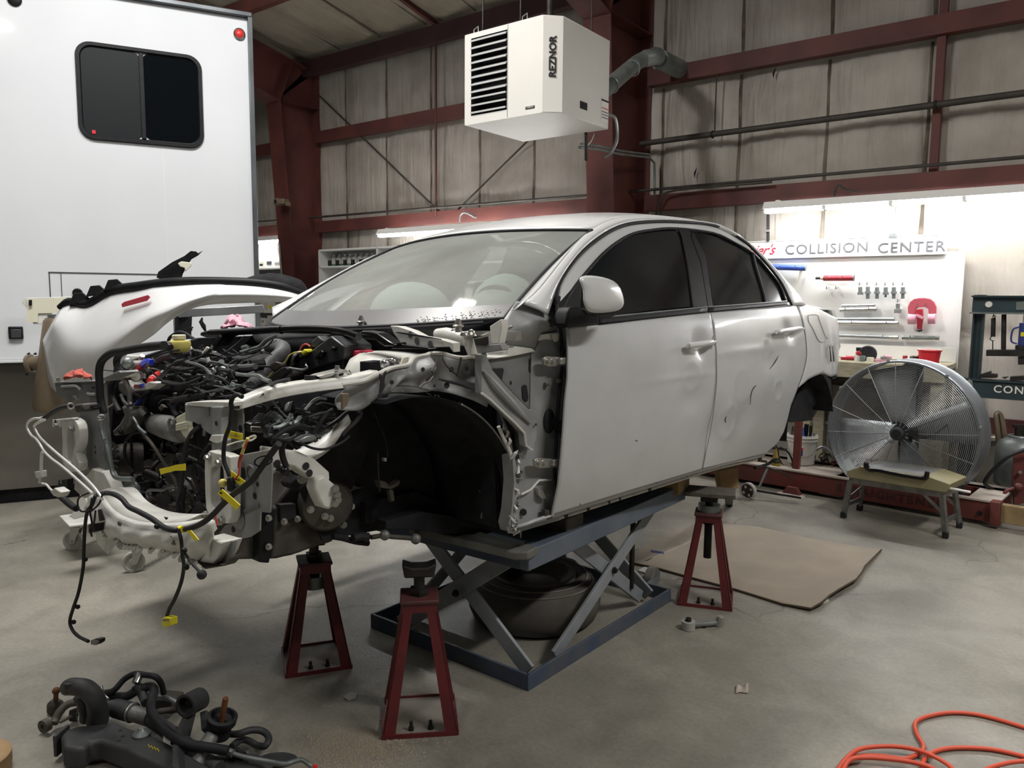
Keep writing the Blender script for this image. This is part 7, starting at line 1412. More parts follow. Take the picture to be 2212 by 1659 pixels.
bar_tool('extension_tube', 'long thin steel tube at the rear of the lower pair', 'tool', (800, 752), (1470, 752), .016, 'galv_light'); bar_tool('extension_tube', 'long thick steel tube at the front of the lower pair', 'tool', (820, 788), (1510, 797), .024, 'chrome', [(1010, 808), (1385, 820)], [(.95, 1.0, .016, 'zinc')])
bar_tool('extension_tube', 'long pinkish steel rod, lowest on the board', 'tool', (800, 925), (1512, 950), .015, 'galv_light', [(1345, 968)], [(.87, 1.0, .018, 'zinc')])
bar_tool('extension_tube', 'grey steel tube under the red clamp', 'tool', (1552, 950), (1955, 955), .017, 'galv', [(1640, 975), (1905, 985)], [(0, .2, .013, 'galv')])
hk = thing('empty_hook', 'left empty peg hook below the red ram', 'hook', tl([(740, 440)])[0]); hook(hk, 740, 440); hk = thing('empty_hook', 'right empty peg hook below the red ram', 'hook', tl([(840, 440)])[0]); hook(hk, 840, 440)
for k, (x, y0_, y1_, fl_, lo) in enumerate(((1097, 395, 485, 470, 0), (1180, 392, 530, 460, 1), (1280, 397, 530, 460, 1), (1374, 398, 515, 470, 0), (1462, 397, 530, 460, 1), (1562, 397, 530, 460, 1))):
    t = thing('ram_adapter', ('first', 'second', 'third', 'fourth', 'fifth', 'sixth')[k] + ' small grey steel adapter from the left in the row', 'tool', tl([(x, y1_)])[0], 'row of six adapters on the tool board')
    a, m_, e_ = tl([(x, y0_ + 8), (x, fl_), (x - 2, y1_)]); B().cyl(a, m_, .016, 12).o('socket', 'galv', t); B().cyl(m_ + V(0, 0, .008), m_ - V(0, 0, .012), .023, 12).o('flange', 'galv_light', t); B().cyl(m_, e_, .014 if lo else .009, 10).o('spigot', 'galv', t); hook(t, x - 2, y0_ + 4)
t = thing('ram_adapter', 'single grey adapter hanging below the row of six', 'tool', tl([(1506, 680)])[0]); a, m_, e_ = tl([(1508, 585), (1506, 642), (1506, 684)]); B().cyl(a, m_, .016, 12).o('socket', 'galv', t); B().box((m_ + e_) / 2, (.05, .04, .034)).o('foot', 'galv_light', t, bevel=.002); hook(t, 1508, 582)
t = thing('pull_clamp', 'red horseshoe shaped pull clamp on the tool board', 'clamp', tl([(1770, 800)])[0])
B().prism(tl([(1615, 690), (1612, 620), (1635, 565), (1680, 530), (1740, 520), (1800, 520), (1860, 532), (1900, 565), (1922, 620), (1920, 690), (1838, 698), (1836, 640), (1800, 618), (1720, 622), (1700, 645), (1700, 700)], YT - .02), (0, .03, 0)).o('horseshoe_plate', 'clamp_red', t, bevel=.004)
for a, b_ in (((1620, 752), (1705, 752)), ((1838, 748), (1915, 748))): p, q = tl([a, b_], YT - .02); B().cyl(p, q, .040, 18).o('cross_tube', 'rag_pink', t)
B().prism(tl([(1700, 645), (1775, 640), (1780, 740), (1760, 860), (1710, 860), (1712, 740)], YT - .05), (0, .03, 0)).o('clamp_jaw', 'red_tool', t, bevel=.003); B().bar(*tl([(1705, 705), (1780, 740)], YT - .06), .012, .02).o('jaw_strap', 'rag_pink', t); B().prism(tl([(1692, 872), (1768, 860), (1760, 885), (1735, 892)], YT - .05), (0, .03, 0)).o('jaw_tip', 'dark_steel', t)
for h in ((1715, 630), (1808, 628), (1862, 800)): hook(t, *h)
# workbench
wb = thing('workbench', 'wooden workbench along the wall below the tool board', 'bench', (-1.8, 6.7, 0))
zb_ = W(1820, 780, 6.45)[2]
B().box((-1.95, 6.70, zb_ - .02), (2.1, .52, .04)).o('bench_top', 'wood_bench', wb, bevel=.003); B().box((-1.95, 6.44, zb_ - .065), (2.1, .03, .12)).o('bench_fascia', 'wood_bench', wb, bevel=.003); B().box((-1.95, 6.90, zb_ + .06), (2.1, .02, .11)).o('back_rail', 'board_white', wb)
for x in (-2.95, -1.9, -.95): 
    for y in (6.5, 6.9): B().box((x, y, (zb_ - .06) / 2), (.09, .09, zb_ - .06)).o('bench_leg', 'wood_bench', wb)
B().box((-1.95, 6.92, .45), (2.0, .02, .6)).o('back_panel', 'concrete_old', wb)
def onb(x, y=6.55): q = W(x, 775, y); return V(q[0], y, zb_)
t = thing('sanding_disc', 'round black backing disc leaning upright on the workbench', 'disc', onb(1872)); c = onb(1874, 6.62) + V(0, 0, .055); B().lathe(c, (.1, -1, .1), [(0, .008), (.06, .012), (.068, .004), (.068, -.004), (0, -.008)], 28).o('disc', 'rubber', t)
def small(name, label, x, parts, y=6.55, cat='tool'):
    t = thing(name, label, cat, onb(x, y)); c = onb(x, y)
    for (k, off, d, m) in parts:
        b = B(); p = c + V(*off)
        if k == 'b': b.box(p, d, rotm('Z', .4))
        else: b.cyl(p, p + V(*d[:3]), d[3], 12)
        b.o({'b': 'body', 'c': 'barrel'}[k], m, t, bevel=.002 if k == 'b' else 0)
    return t
small('air_drill', 'small red and grey air tool lying left on the bench', 1838, [('c', (-.04, 0, .02), (.08, .02, .0, .018), 'red_tool'), ('c', (.04, .02, .02), (.03, .01, 0, .012), 'zinc')]); small('spray_can', 'small white can with dark red band on the bench', 1851, [('c', (0, 0, 0), (0, 0, .05, .02), 'label_white'), ('c', (0, 0, .05), (.02, 0, .02, .02), 'red_tool')]); small('air_ratchet', 'black air tool standing behind the white can', 1850, [('c', (0, 0, 0), (.02, .0, .08, .016), 'black_plastic'), ('b', (.02, 0, .085), (.05, .03, .03), 'black_plastic')], 6.7)
small('tin_can', 'grey tin can before the black disc', 1863, [('c', (0, 0, 0), (0, 0, .045, .022), 'galv')], 6.52); small('masking_roll', 'pale round roll right of the black disc', 1880, [('c', (0, 0, 0), (0, 0, .035, .028), 'foam')], 6.52); small('sanding_block', 'pink sanding block heap on the bench right of the disc', 1902, [('b', (0, 0, .012), (.09, .04, .022), 'rag_pink'), ('b', (.03, .01, .034), (.06, .04, .02), 'galv_light'), ('c', (.02, 0, .05), (.06, .01, -.01, .012), 'rag_pink')]); small('shop_cloth', 'red folded cloth at the left end of the bench items', 1825, [('b', (0, 0, .012), (.06, .05, .024), 'red_tool')], 6.6)
for k, (x, m) in enumerate(((1955, 'red_tool'), (1970, 'galv'), (1980, 'dark_steel'))): small('small_tin', ('red and white', 'silver', 'dark grey')[k] + ' small tin beside the red tub on the bench', x, [('c', (0, 0, 0), (0, 0, .055, .018), m), ('c', (0, 0, .055), (0, 0, .01, .015), 'label_white')], 6.6)
t = thing('red_tub', 'bright red plastic tub on the right end of the bench', 'tub', onb(2007, 6.55)); c = onb(2007, 6.58); B().lathe(c, (0, 0, 1), [(0, .004), (.066, .004), (.078, .10), (.084, .10), (.084, .112), (.076, .112), (.064, .012), (0, .012)], 28).o('tub', 'red_bright', t); B().ring(c + V(0, 0, .112), (0, 0, 1), .08, .004, 28, 6).o('rim', 'label_white', t); B().sphere(c + V(-.01, -.07, .03), .01).o('clip', 'ink', t)
# wall base: red bottom girt and concrete ledge
t = thing('base_girt', 'dark red base girt low on the wall behind the fan', 'girt', (-1, 6.95, .5)); zg = W(2190, 925, 6.98)[2]; B().box((-1.5, 7.0, zg), (6.0, .03, .13)).o('girt', 'red_steel', t, bevel=.002)
for k in range(7): B().hexb((-2.6 + .5 * k, 6.985, zg), (0, -1, 0), .012, .012).o('bolt', 'zinc', t)
t = thing('wall_ledge', 'dusty concrete ledge at the foot of the wall', 'ledge', (-1, 6.95, 0)); zl = zg - .10; B().box((-1.5, 7.0, zl / 2), (6.0, .12, zl)).o('stem_wall', 'concrete_old', t); B().box((-1.5, 6.98, zl + .012), (6.0, .18, .024)).o('ledge_cap', 'rack_dust', t)
# shop press
pr = thing('shop_press', 'dark green shop press with lettering, at the right edge', 'press', (-.5, 6.7, 0)); Yp = 6.62
fP = cr(2060, 620, 2.961)
def pw(x, y, c=Yp): return W(*fP([(x, y)])[0], c)
x0 = pw(127, 60)[0]; xr = x0 + 1.0; zt_, zb2 = pw(130, 60)[2], pw(130, 165)[2]
B().box(((x0 + xr) / 2, Yp, (zt_ + zb2) / 2), (xr - x0, .07, zt_ - zb2)).o('top_beam', 'press_green', pr, bevel=.004); B().box(((x0 + xr) / 2, Yp - .01, zb2), (xr - x0 + .02, .12, .012)).o('beam_flange', 'galv', pr); B().box(((x0 + xr) / 2, Yp - .01, zt_), (xr - x0 + .01, .12, .012)).o('beam_flange', 'press_green', pr)
xa, xb = pw(108, 400)[0], pw(180, 400)[0]
for dx in (0, xr - x0 - .12): 
    B().box(((xa + xb) / 2 + dx, Yp + .02, .82), (xb - xa, .012, 1.40)).o('upright', 'press_green', pr); B().box((xb + dx - .006, Yp + .03, .82), (.012, .09, 1.40)).o('upright_flange', 'press_green', pr); B().box((xa + dx + .006, Yp + .03, .82), (.012, .09, 1.40)).o('upright_flange', 'press_green', pr); B().box(((xa + xb) / 2 + dx, Yp + .02, .06), (.07, .55, .06)).o('foot', 'press_green', pr)
zc, zd = pw(130, 590)[2], pw(200, 700)[2]
B().box(((x0 + xr) / 2 - .02, Yp - .03, (zc + zd) / 2), (xr - x0 + .08, .03, zc - zd)).o('bed_beam', 'press_green', pr, bevel=.003); B().box(((x0 + xr) / 2 - .02, Yp, zc), (xr - x0 + .10, .12, .012)).o('bed_flange', 'press_green', pr); B().box(((x0 + xr) / 2 - .02, Yp, zd), (xr - x0 + .10, .12, .012)).o('bed_flange', 'press_green', pr)
text('lettering', 'CONTINENTAL', .075, frame(V(pw(285, 650)[0] + .27, Yp - .0475, pw(300, 652)[2]), (1, 0, 0), (0, 0, 1)), 'label_white', pr, .001, .001, space=1.18)
B().lathe(pw(225, 112, Yp - .036), (0, -1, 0), [(0, .01), (.02, .01), (.024, .0)], 20).o('round_badge', 'label_white', pr); B().prism([pw(x, y, Yp - .037) for x, y in ((400, 95), (470, 92), (470, 145), (400, 148))], (0, -.003, 0)).o('name_plate', 'galv', pr)
for x, y0_, y1_, r_, m in ((255, 200, 318, .015, 'dark_steel'), (322, 175, 400, .016, 'dark_steel')): B().cyl(pw(x, y0_), pw(x - 3, y1_), r_, 14).o('return_spring' if x < 300 else 'guide_rod', m, pr)
B().tube([pw(x, y) for x, y in ((258, 172), (255, 185), (262, 195), (255, 200))], .003, 6, sm=2).o('spring_hook', 'dark_steel', pr); B().tube([pw(x, y) for x, y in ((240, 318), (232, 335), (250, 345), (265, 340), (250, 345), (250, 400))], .004, 6).o('spring_hook', 'dark_steel', pr); B().ring(pw(258, 190), (0, 1, 0), .01, .0025, 12, 4).o('spring_eye', 'zinc', pr)
a, b_ = pw(212, 420), pw(520, 422); B().bar(a, b_, .09, .045).o('pressing_bridge', 'dark_steel', pr, bevel=.004); B().bar(pw(440, 445), pw(440, 495), .05, .05).o('ram_foot', 'dark_steel', pr)
jc = pw(445, 400); B().cyl(jc, jc + V(0, 0, .03), .05, 16).o('jack_base', 'dark_steel', pr); bj = B().cyl(jc + V(0, 0, .03), jc + V(0, 0, .19), .036, 18).o('bottle_jack', 'jack_blue', pr); B().cyl(jc + V(0, 0, .19), jc + V(0, 0, .28), .018, 12).o('jack_ram', 'chrome', bj); B().tube([jc + V(-.035, -.01, .16), jc + V(-.07, -.02, .14), jc + V(-.075, -.02, .06), jc + V(-.04, -.01, .04)], .006, 8, sm=4).o('jack_handle', 'jack_blue', bj); B().box(jc + V(-.005, -.037, .11), (.03, .002, .03)).o('jack_label', 'yellow_plastic', bj)
for L_ in ([(165, 560), (235, 540), (232, 555), (275, 560), (275, 582), (165, 582)], [(305, 580), (350, 575), (330, 588)], [(360, 575), (450, 570), (450, 598), (360, 598)]): B().prism([pw(x, y, Yp - .06) for x, y in L_], (0, .09, 0)).o('arbor_plate', 'dark_steel', pr, bevel=.002)
# frame rack beam
fr0, fr1 = Fl(1560, 1030, .03), Fl(2153, 1131, .03)
fr0 = fr1 + (Fl(1700, 1053, .03) - fr1) * 1.7; u_ = (fr1 - fr0) / np.linalg.norm(fr1 - fr0); v_ = V(-u_[1], u_[0], 0)
rk = thing('frame_rack', 'long red frame straightening rack lying along the wall', 'rack', fr0 * V(1, 1, 0))
hB = .135; Lk = np.linalg.norm(fr1 - fr0); Rk = np.stack([u_, v_, V(0, 0, 1)], 1)
def rkp(s_, t_, z): return fr0 * V(1, 1, 0) + u_ * s_ + v_ * t_ + V(0, 0, z)
B().box(rkp(Lk / 2, .02, .03 + hB / 2), (Lk, .04, hB), Rk).o('front_beam', 'rack_red', rk, bevel=.004); sL, sR = (float((Fl(x_, y_, .165) - fr0) @ u_) for x_, y_ in ((1800, 1030), (2088, 1076)))
for a_, b_ in ((0, sL), (sR, Lk)): B().box(rkp((a_ + b_) / 2, .22, .03 + hB - .006), (b_ - a_, .42, .012), Rk).o('deck', 'rack_dust', rk)
B().box(rkp(Lk / 2, .50, .03 + hB - .006), (Lk, .16, .012), Rk).o('rear_deck', 'rack_dust', rk); B().box(rkp(Lk / 2, .45, .03 + hB / 2), (Lk, .09, hB), Rk).o('rear_beam', 'rack_red', rk)
B().box(rkp(Lk / 2, .012, .03 + hB + .004), (Lk, .045, .012), Rk).o('dust_ledge', 'rack_dust', rk)
B().box(rkp(Lk + .35, .03, .10), (.68, .06, .12), Rk).o('extension_beam', 'rack_tan', rk, bevel=.004); B().box(rkp(Lk - .01, .0, .10), (.06, .08, .16), Rk).o('end_collar', 'rack_red', rk, bevel=.006); B().hexb(rkp(Lk - .10, -.002, .08), -v_, .014, .016).o('collar_bolt', 'dark_steel', rk)
Mt = frame(rkp(Lk * .72, -.003, .095), u_, (0, 0, 1)); text('lettering', 'STRAIGHTENER', .085, Mt, 'red_steel_dark', rk, .0008, .001, space=1.25)
for s_ in (Lk - .75, Lk - .12): B().lathe(rkp(s_, .18, .05), v_, [(0, -.03), (.055, -.03), (.06, -.015), (.06, .015), (.055, .03), (0, .03)], 22).o('rack_wheel', 'rubber', rk)
p = Fl(1708, 1070, 0); B().lathe(p, (0, 0, 1), [(0, .012), (.10, .008), (.105, .0)], 24).o('floor_pad', 'rack_dust', rk); b = B(); b.prism([p + u_ * a_ + V(0, 0, z_) for a_, z_ in ((-.07, .006), (.07, .006), (.035, .06), (-.035, .06))], v_ * .05); b.o('pad_foot', 'rack_red', rk)
pb_ = Fl(1720, 1012, .165); B().bar(pb_, pb_ + V(0, .02, .72), .05, .05, up=(0, 1, 0)).o('pull_post', 'rack_red', rk, bevel=.003, label='upright red post')
# dolly wheel in front of the rack
t = thing('trolley_wheel', 'red spoked trolley wheel with pale tyre at the left end of the rack', 'wheel', Fl(1615, 1083)); c = Fl(1615, 1078) + V(0, 0, .062)
ax = np.array(EYE - c); ax[2] = 0; ax = ax / np.linalg.norm(ax) + V(-.5, 0, 0); w_ = B().lathe(c, ax, [(.052, -.016), (.062, -.016), (.062, .016), (.052, .016)], 28, True).o('wheel_tyre', 'caster_grey', t); B().lathe(c, ax, [(0, .008), (.053, .004), (.053, -.004), (0, -.008)], 28).o('wheel_disc', 'red_steel_dark', t)
uu, vv, dd_ = basis(ax)
for k in range(4): a_ = .5 + k * PI / 2; B().disc(c + .033 * (math.cos(a_) * uu + math.sin(a_) * vv) + dd_ * .010, ax, .011, 14).o('wheel_hole', 'rack_dust', t)
B().cyl(c - dd_ * .02, c + dd_ * .02, .012).o('axle_hub', 'dark_steel', t); B().bar(c + V(.02, .05, .0), c + V(.35, .12, -.02), .02, .012).o('trolley_leg', 'dark_steel', t); B().bar(c + V(.06, .06, .02), c + V(.10, .12, .17), .012, .012).o('trolley_strut', 'galv', t)
# yellow ram on the rack deck
t = thing('yellow_funnel', 'small ochre cone tool standing under the rear of the car', 'tool', Fl(1676, 1010, .17)); c = Fl(1676, 1006, .165); B().lathe(c, (0, 0, 1), [(0, 0), (.035, .0), (.038, .02), (.03, .035), (.035, .045), (.004, .15), (0, .15)], 20).o('cone', 'ochre', t); B().lathe(c, (0, 0, 1), [(.036, .028), (.042, .03), (.042, .042), (.036, .044)], 20, True).o('band', 'ink', t)
B().tube([c + V(.02, .02, .15), c + V(.07, .04, .12), c + V(.11, .05, .05), c + V(.11, .05, .005)], .007, 8, sm=4).o('hose', 'rubber', t)
# white bucket
bk_ = thing('plastic_bucket', 'white plastic bucket full of small tools on the frame rack', 'bucket', Fl(1730, 1003, .17)); c = Fl(1730, 1000, .17); H_, r0_ = .235, .10
B().lathe(c, (0, 0, 1), [(0, 0), (r0_, 0), (r0_ * 1.02, .01), (r0_ * 1.12, H_ * .78), (r0_ * 1.2, H_ * .79), (r0_ * 1.2, H_ * .82), (r0_ * 1.13, H_ * .83), (r0_ * 1.14, H_ * .90), (r0_ * 1.22, H_ * .91), (r0_ * 1.22, H_ * .94), (r0_ * 1.15, H_ * .95), (r0_ * 1.16, H_), (r0_ * 1.1, H_), (r0_ * .95, .02), (0, .02)], 36).o('bucket_shell', 'bucket_white', bk_)
q = np.array(EYE - c); q[2] = 0; q /= np.linalg.norm(q); sd = V(-q[1], q[0], 0)
B().tube([c + sd * .115 + V(0, 0, H_ * .8), c + sd * .09 + q * .08 + V(0, 0, H_ * .42), c + q * .118 + V(0, 0, H_ * .28), c - sd * .09 + q * .08 + V(0, 0, H_ * .42), c - sd * .115 + V(0, 0, H_ * .8)], .0025, 6, sm=5).o('bail_handle', 'galv', bk_)
lb = B().box(c + q * .108 + V(0, 0, H_ * .42) + sd * -.005, (.03, .004, .045), np.stack([sd, q, V(0, 0, 1)], 1)).o('bucket_label', 'jack_blue', bk_); B().box(c + q * .110 + V(0, 0, H_ * .56) - sd * .005, (.034, .004, .02), np.stack([sd, q, V(0, 0, 1)], 1)).o('label_top', 'sign_red', lb)
for k, (dx, dy, L_, r_, m, nm) in enumerate(((.0, .02, .16, .03, 'blue_tool', 'blue handled can'), (.045, .0, .20, .010, 'wood_bench', 'pale wooden handle'), (-.06, .03, .18, .012, 'dark_steel', 'dark steel bar'), (-.02, .05, .19, .018, 'black_plastic', 'black grip'), (.07, .03, .17, .03, 'dark_cast', 'dark brown wrapped roll'))):
    a_ = c + sd * -dx + q * -dy + V(0, 0, .14); o = B().cyl(a_, a_ + V(.01 * (k - 2), .0, L_ - .02), r_, 12).o('bucket_tool', m); tag(o, nm + ' sticking out of the white bucket', 'tool')
a_ = c - sd * .05 + V(0, 0, H_ + .10); o = B().bar(a_ - sd * .0, a_ - sd * .13 - V(0, 0, .12), .012, .006).o('scraper', 'galv'); tag(o, 'thin grey scraper leaning out of the white bucket to the right', 'tool')
# drum fan
fn = thing('drum_fan', 'large grey drum fan with wire guard standing by the wall', 'fan', (-1.2, 5.75, 0))
fc = Dp(1943, 935, 5.44); ax = V(-.16, -1, 0.0); ax /= np.linalg.norm(ax); Rf = .508
B().lathe(fc, ax, [(Rf - .012, .0), (Rf - .012, .012), (Rf, .016), (Rf + .006, .006), (Rf + .004, -.02), (Rf, -.05), (Rf, -.19), (Rf + .008, -.205), (Rf - .004, -.21), (Rf - .008, -.05)], 64, True).o('drum', 'fan_steel', fn)
for k in range(38):
    r_ = .09 + k * (Rf - .10) / 37; B().ring(fc + ax * (.018 + .03 * (1 - (r_ / Rf) ** 2)), ax, r_, .0018, 56, 4).o('guard_ring', 'fan_wire', fn)
uu, vv, dd_ = basis(ax)
for k in range(16):
    e = math.cos(2 * PI * k / 16 + .1) * uu + math.sin(2 * PI * k / 16 + .1) * vv; B().tube([fc + e * .06 + ax * .052, fc + e * Rf * .6 + ax * .043, fc + e * (Rf - .005) + ax * .016], .003, 5, sm=2).o('guard_spoke', 'fan_wire', fn)
for k in range(4):
    a_ = PI / 2 * k + .25; e = math.cos(a_) * uu + math.sin(a_) * vv; f_ = -math.sin(a_) * uu + math.cos(a_) * vv
    G = [[fc - ax * .11 + e * (.06 + (Rf - .10) * s_) + f_ * (q_ * (.06 + .10 * s_)) + ax * (q_ * .05 * (1 - .4 * s_)) for q_ in np.linspace(-1, 1, 6)] for s_ in np.linspace(0, 1, 8)]
    B().grid(G).o('fan_blade', 'fan_blade', fn, sharp=180, solid=.003)
B().cyl(fc - ax * .16, fc - ax * .06, .07, 20).o('fan_hub', 'motor', fn); B().lathe(fc + ax * .052, ax, [(0, .006), (.038, .006), (.048, .0), (.048, -.01)], 24).o('guard_badge', 'motor', fn); B().disc(fc + ax * .060, ax, .030, 20).o('badge_centre', 'ink', fn)
B().box(fc - ax * .19 + V(0, 0, 0), (.13, .05, .96)).o('motor_mount', 'motor', fn, bevel=.01); B().box(fc - ax * .23 + V(.33, 0, -.18), (.05, .05, .6)).o('rear_post', 'motor', fn)
jb = fc + ax * .065 + uu * 0; jb = Dp(1972, 935, 5.30); B().box(jb, (.055, .05, .07)).o('switch_box', 'ink', fn, bevel=.012); B().cyl(jb + V(-.01, -.02, -.03), jb + V(-.01, -.02, -.06), .012).o('cord_gland', 'black_plastic', fn)
B().tube([Dp(x, y, d_) for x, y, d_ in ((1972, 944, 5.26), (2000, 945, 5.27), (2030, 930, 5.29), (2060, 905, 5.32), (2085, 876, 5.36), (2098, 850, 5.40), (2100, 832, 5.44))], .006, 8, sm=4).o('power_cord', 'rubber', fn); B().tube([Dp(x, y, 5.42) for x, y in ((2086, 822), (2095, 830), (2100, 836), (2098, 822))], .005, 6).o('cord_clip', 'zinc', fn); B().prism([Dp(x, y, 5.42) for x, y in ((2080, 826), (2094, 820), (2100, 826), (2092, 836))], (0, .02, 0)).o('guard_clip', 'zinc', fn)
for k in range(8): a_ = 2 * PI * k / 8 + .2; e = math.cos(a_) * uu + math.sin(a_) * vv; B().box(fc + e * (Rf + .004) + ax * .01, (.018, .03, .018)).o('guard_clip', 'galv', fn)
for sx in (-.24, .30): B().bar(V(fc[0] + sx, fc[1] + .06, .02), V(fc[0] + sx, fc[1] + .26, .02), .03, .03).o('skid', 'motor', fn); B().bar(V(fc[0] + sx, fc[1] + .15, .03), V(fc[0] + sx, fc[1] + .15, fc[2] - .40), .03, .03, up=(0, 1, 0)).o('stand_leg', 'motor', fn)
# aluminium work platform with olive case
wp_ = thing('step_platform', 'folding aluminium work platform standing before the drum fan', 'platform', Fl(1945, 1130)); F_ = [Fl(*p) for p in ((1822, 1118), (2042, 1162), (2072, 1140), (1857, 1102))]; hz = .268
Tp = [Wp(x, y, 2, hz) for x, y in ((1838, 1037), (2035, 1068), (2062, 1056), (1866, 1027))]
for a, b_ in zip(F_, Tp): B().bar(a + V(0, 0, .02), b_, .022, .035).o('leg', 'alu', wp_, bevel=.002); B().box(a + V(0, 0, .02), (.035, .045, .04)).o('rubber_foot', 'rubber', wp_, bevel=.004)
for a, b_ in ((0, 1), (1, 2), (2, 3), (3, 0)): B().bar(Tp[a], Tp[b_], .02, .04, ext=.02).o('top_rail', 'alu', wp_, bevel=.002)
B().prism([p + V(0, 0, .012) for p in Tp], (0, 0, .012)).o('deck', 'alu', wp_)
for a, b_ in ((0, 3), (1, 2)): 
    for q_ in (.35,): B().bar(F_[a] + (Tp[a] - F_[a]) * q_, F_[b_] + (Tp[b_] - F_[b_]) * q_, .015, .025).o('rung', 'alu', wp_)
B().bar(F_[1] + (Tp[1] - F_[1]) * .55, Tp[1] + (Tp[0] - Tp[1]) * .22, .008, .02).o('brace', 'alu', wp_); B().bar(F_[2] + (Tp[2] - F_[2]) * .55, Tp[2] + (Tp[3] - Tp[2]) * .22, .008, .02).o('brace', 'alu', wp_); B().bar(F_[0] + (Tp[0] - F_[0]) * .5, Tp[3] + (F_[3] - Tp[3]) * .3, .008, .015).o('brace', 'alu', wp_)
oc = thing('olive_case', 'olive metal case with sloped ends lying on the aluminium platform', 'case', Tp[0] + V(0, 0, .03)); z0_ = hz + .026; dx_ = (Tp[1] - Tp[0]); dy_ = (Tp[3] - Tp[0])
def oc_(s_, t_, z): return V(*(Tp[0] + dx_ * s_ + dy_ * t_)[:2], z0_ + z)
b = B(); b.add([oc_(s_, t_, z) for t_ in (-.25, 1.3) for s_, z in ((-.0, 0), (1.06, 0), (1.10, .055), (.86, .085), (.14, .085), (-.02, .04))], [(0, 1, 2, 3, 4, 5), (11, 10, 9, 8, 7, 6)] + [(i, (i + 1) % 6, 6 + (i + 1) % 6, 6 + i) for i in range(6)]); b.o('case_body', 'olive', oc, bevel=.004)
b = B(); b.add([oc_(s_, t_, .0865) for s_, t_ in ((.16, -.18), (.84, -.18), (.84, 1.2), (.16, 1.2))], [(0, 1, 2, 3)]); b.o('case_lid', 'primer_dark', oc); B().cyl(oc_(1.06, .0, .02), oc_(1.28, .0, .015), .008, 8).o('white_rod', 'label_white', oc)
lv = thing('lever_arm', 'black lever bar with upturned ends lying on the olive case', 'tool', oc_(.3, -.1, .09)); B().tube([oc_(.21, -.30, .12), oc_(.21, -.28, .095), oc_(.25, -.28, .075), oc_(.34, -.28, .078), oc_(.55, -.29, .072), oc_(.80, -.30, .070), oc_(.86, -.30, .08), oc_(.87, -.30, .115)], [.014, .018, .013, .012, .012, .012, .016, .014], 10, sm=3).o('bar', 'black_gloss', lv)
# tank and pump set at the right edge
tk = thing('pump_tank', 'grey dusty pump tank with red side plate at the right edge', 'tank', Dp(2190, 1080, 5.5)); c = Dp(2190, 1085, 5.55); c[2] = .17
B().lathe(c, (0, 0, 1), [(0, 0), (.135, 0), (.14, .02), (.14, .26), (.12, .31), (.07, .34), (0, .345)], 32).o('tank_body', 'galv', tk); B().ring(c + V(0, 0, .345), (0, 0, 1), .06, .012, 24, 8).o('top_collar', 'galv_light', tk); B().cyl(c + V(.0, 0, .34), c + V(0, 0, .42), .03, 12).o('valve', 'dark_steel', tk); B().box(c + V(0, 0, .42), (.09, .03, .02), rotm('Z', .6)).o('valve_handle', 'dark_steel', tk)
p = Dp(2205, 1035, 5.3); B().prism([Dp(x, y, 5.3) for x, y in ((2192, 975), (2240, 970), (2240, 1085), (2190, 1090), (2188, 1040))], V(-.01, .03, 0)).o('side_plate', 'rack_red', tk, bevel=.004); B().tube([Dp(x, y, 5.27) for x, y in ((2170, 1075), (2172, 1062), (2190, 1055), (2200, 1052))], .012, 8, sm=3).o('lever', 'rack_red', tk); B().sphere(Dp(2200, 1053, 5.26), .03, 12, 8).o('lever_knob', 'rack_red', tk)
B().cyl(Dp(2204, 1020, 5.28), Dp(2204, 1020, 5.24), .012).o('plate_bolt', 'galv_light', tk)
t = thing('pump_hose', 'thick black hose bending beside the grey tank', 'hose', Dp(2135, 1060, 5.3)); B().tube([Dp(x, y, d_) for x, y, d_ in ((2240, 965, 5.2), (2212, 972, 5.2), (2180, 985, 5.2), (2150, 1010, 5.25), (2130, 1035, 5.3), (2130, 1048, 5.35), (2150, 1060, 5.45))], .013, 10, sm=4).o('hose', 'rubber', t)
t = thing('bent_pipe', 'grey bent pipe rising behind the tank', 'pipe', Dp(2160, 1080, 5.7)); B().tube([Dp(x, y, 5.65) for x, y in ((2158, 1075), (2160, 1010), (2158, 960), (2153, 915), (2152, 895), (2158, 892), (2164, 905), (2170, 950), (2172, 1000))], [.02, .02, .02, .018, .015, .015, .018, .022, .022], 12, sm=4).o('pipe', 'tan_paint', t)
# chains and clamps heaped on the deck behind the fan
ch_ = thing('pull_chain', 'heap of steel pull chain on the rack deck behind the fan', 'chain', rkp(Lk - 1.2, .4, .18)); r_ = random.Random(9)
for k in range(46):
    p = rkp(Lk - .45 - 1.1 * r_.random(), .42 + .06 * r_.random(), .178 + .05 * r_.random()); B().ring(p, (r_.uniform(-1, 1), r_.uniform(-1, 1), r_.uniform(-.4, 1)), .025, .006, 10, 5).o('chain_link', r_.choice(('zinc', 'galv', 'dark_steel', 'red_steel')), ch_)
tag(B().tube([Dp(x, y, 6.0) for x, y in ((1763, 972), (1775, 966), (1790, 972), (1800, 985))], .010, 8, sm=3).o('bent_rod', 'galv_light'), 'grey bent rod lying on the rack deck right of the bucket', 'rod')

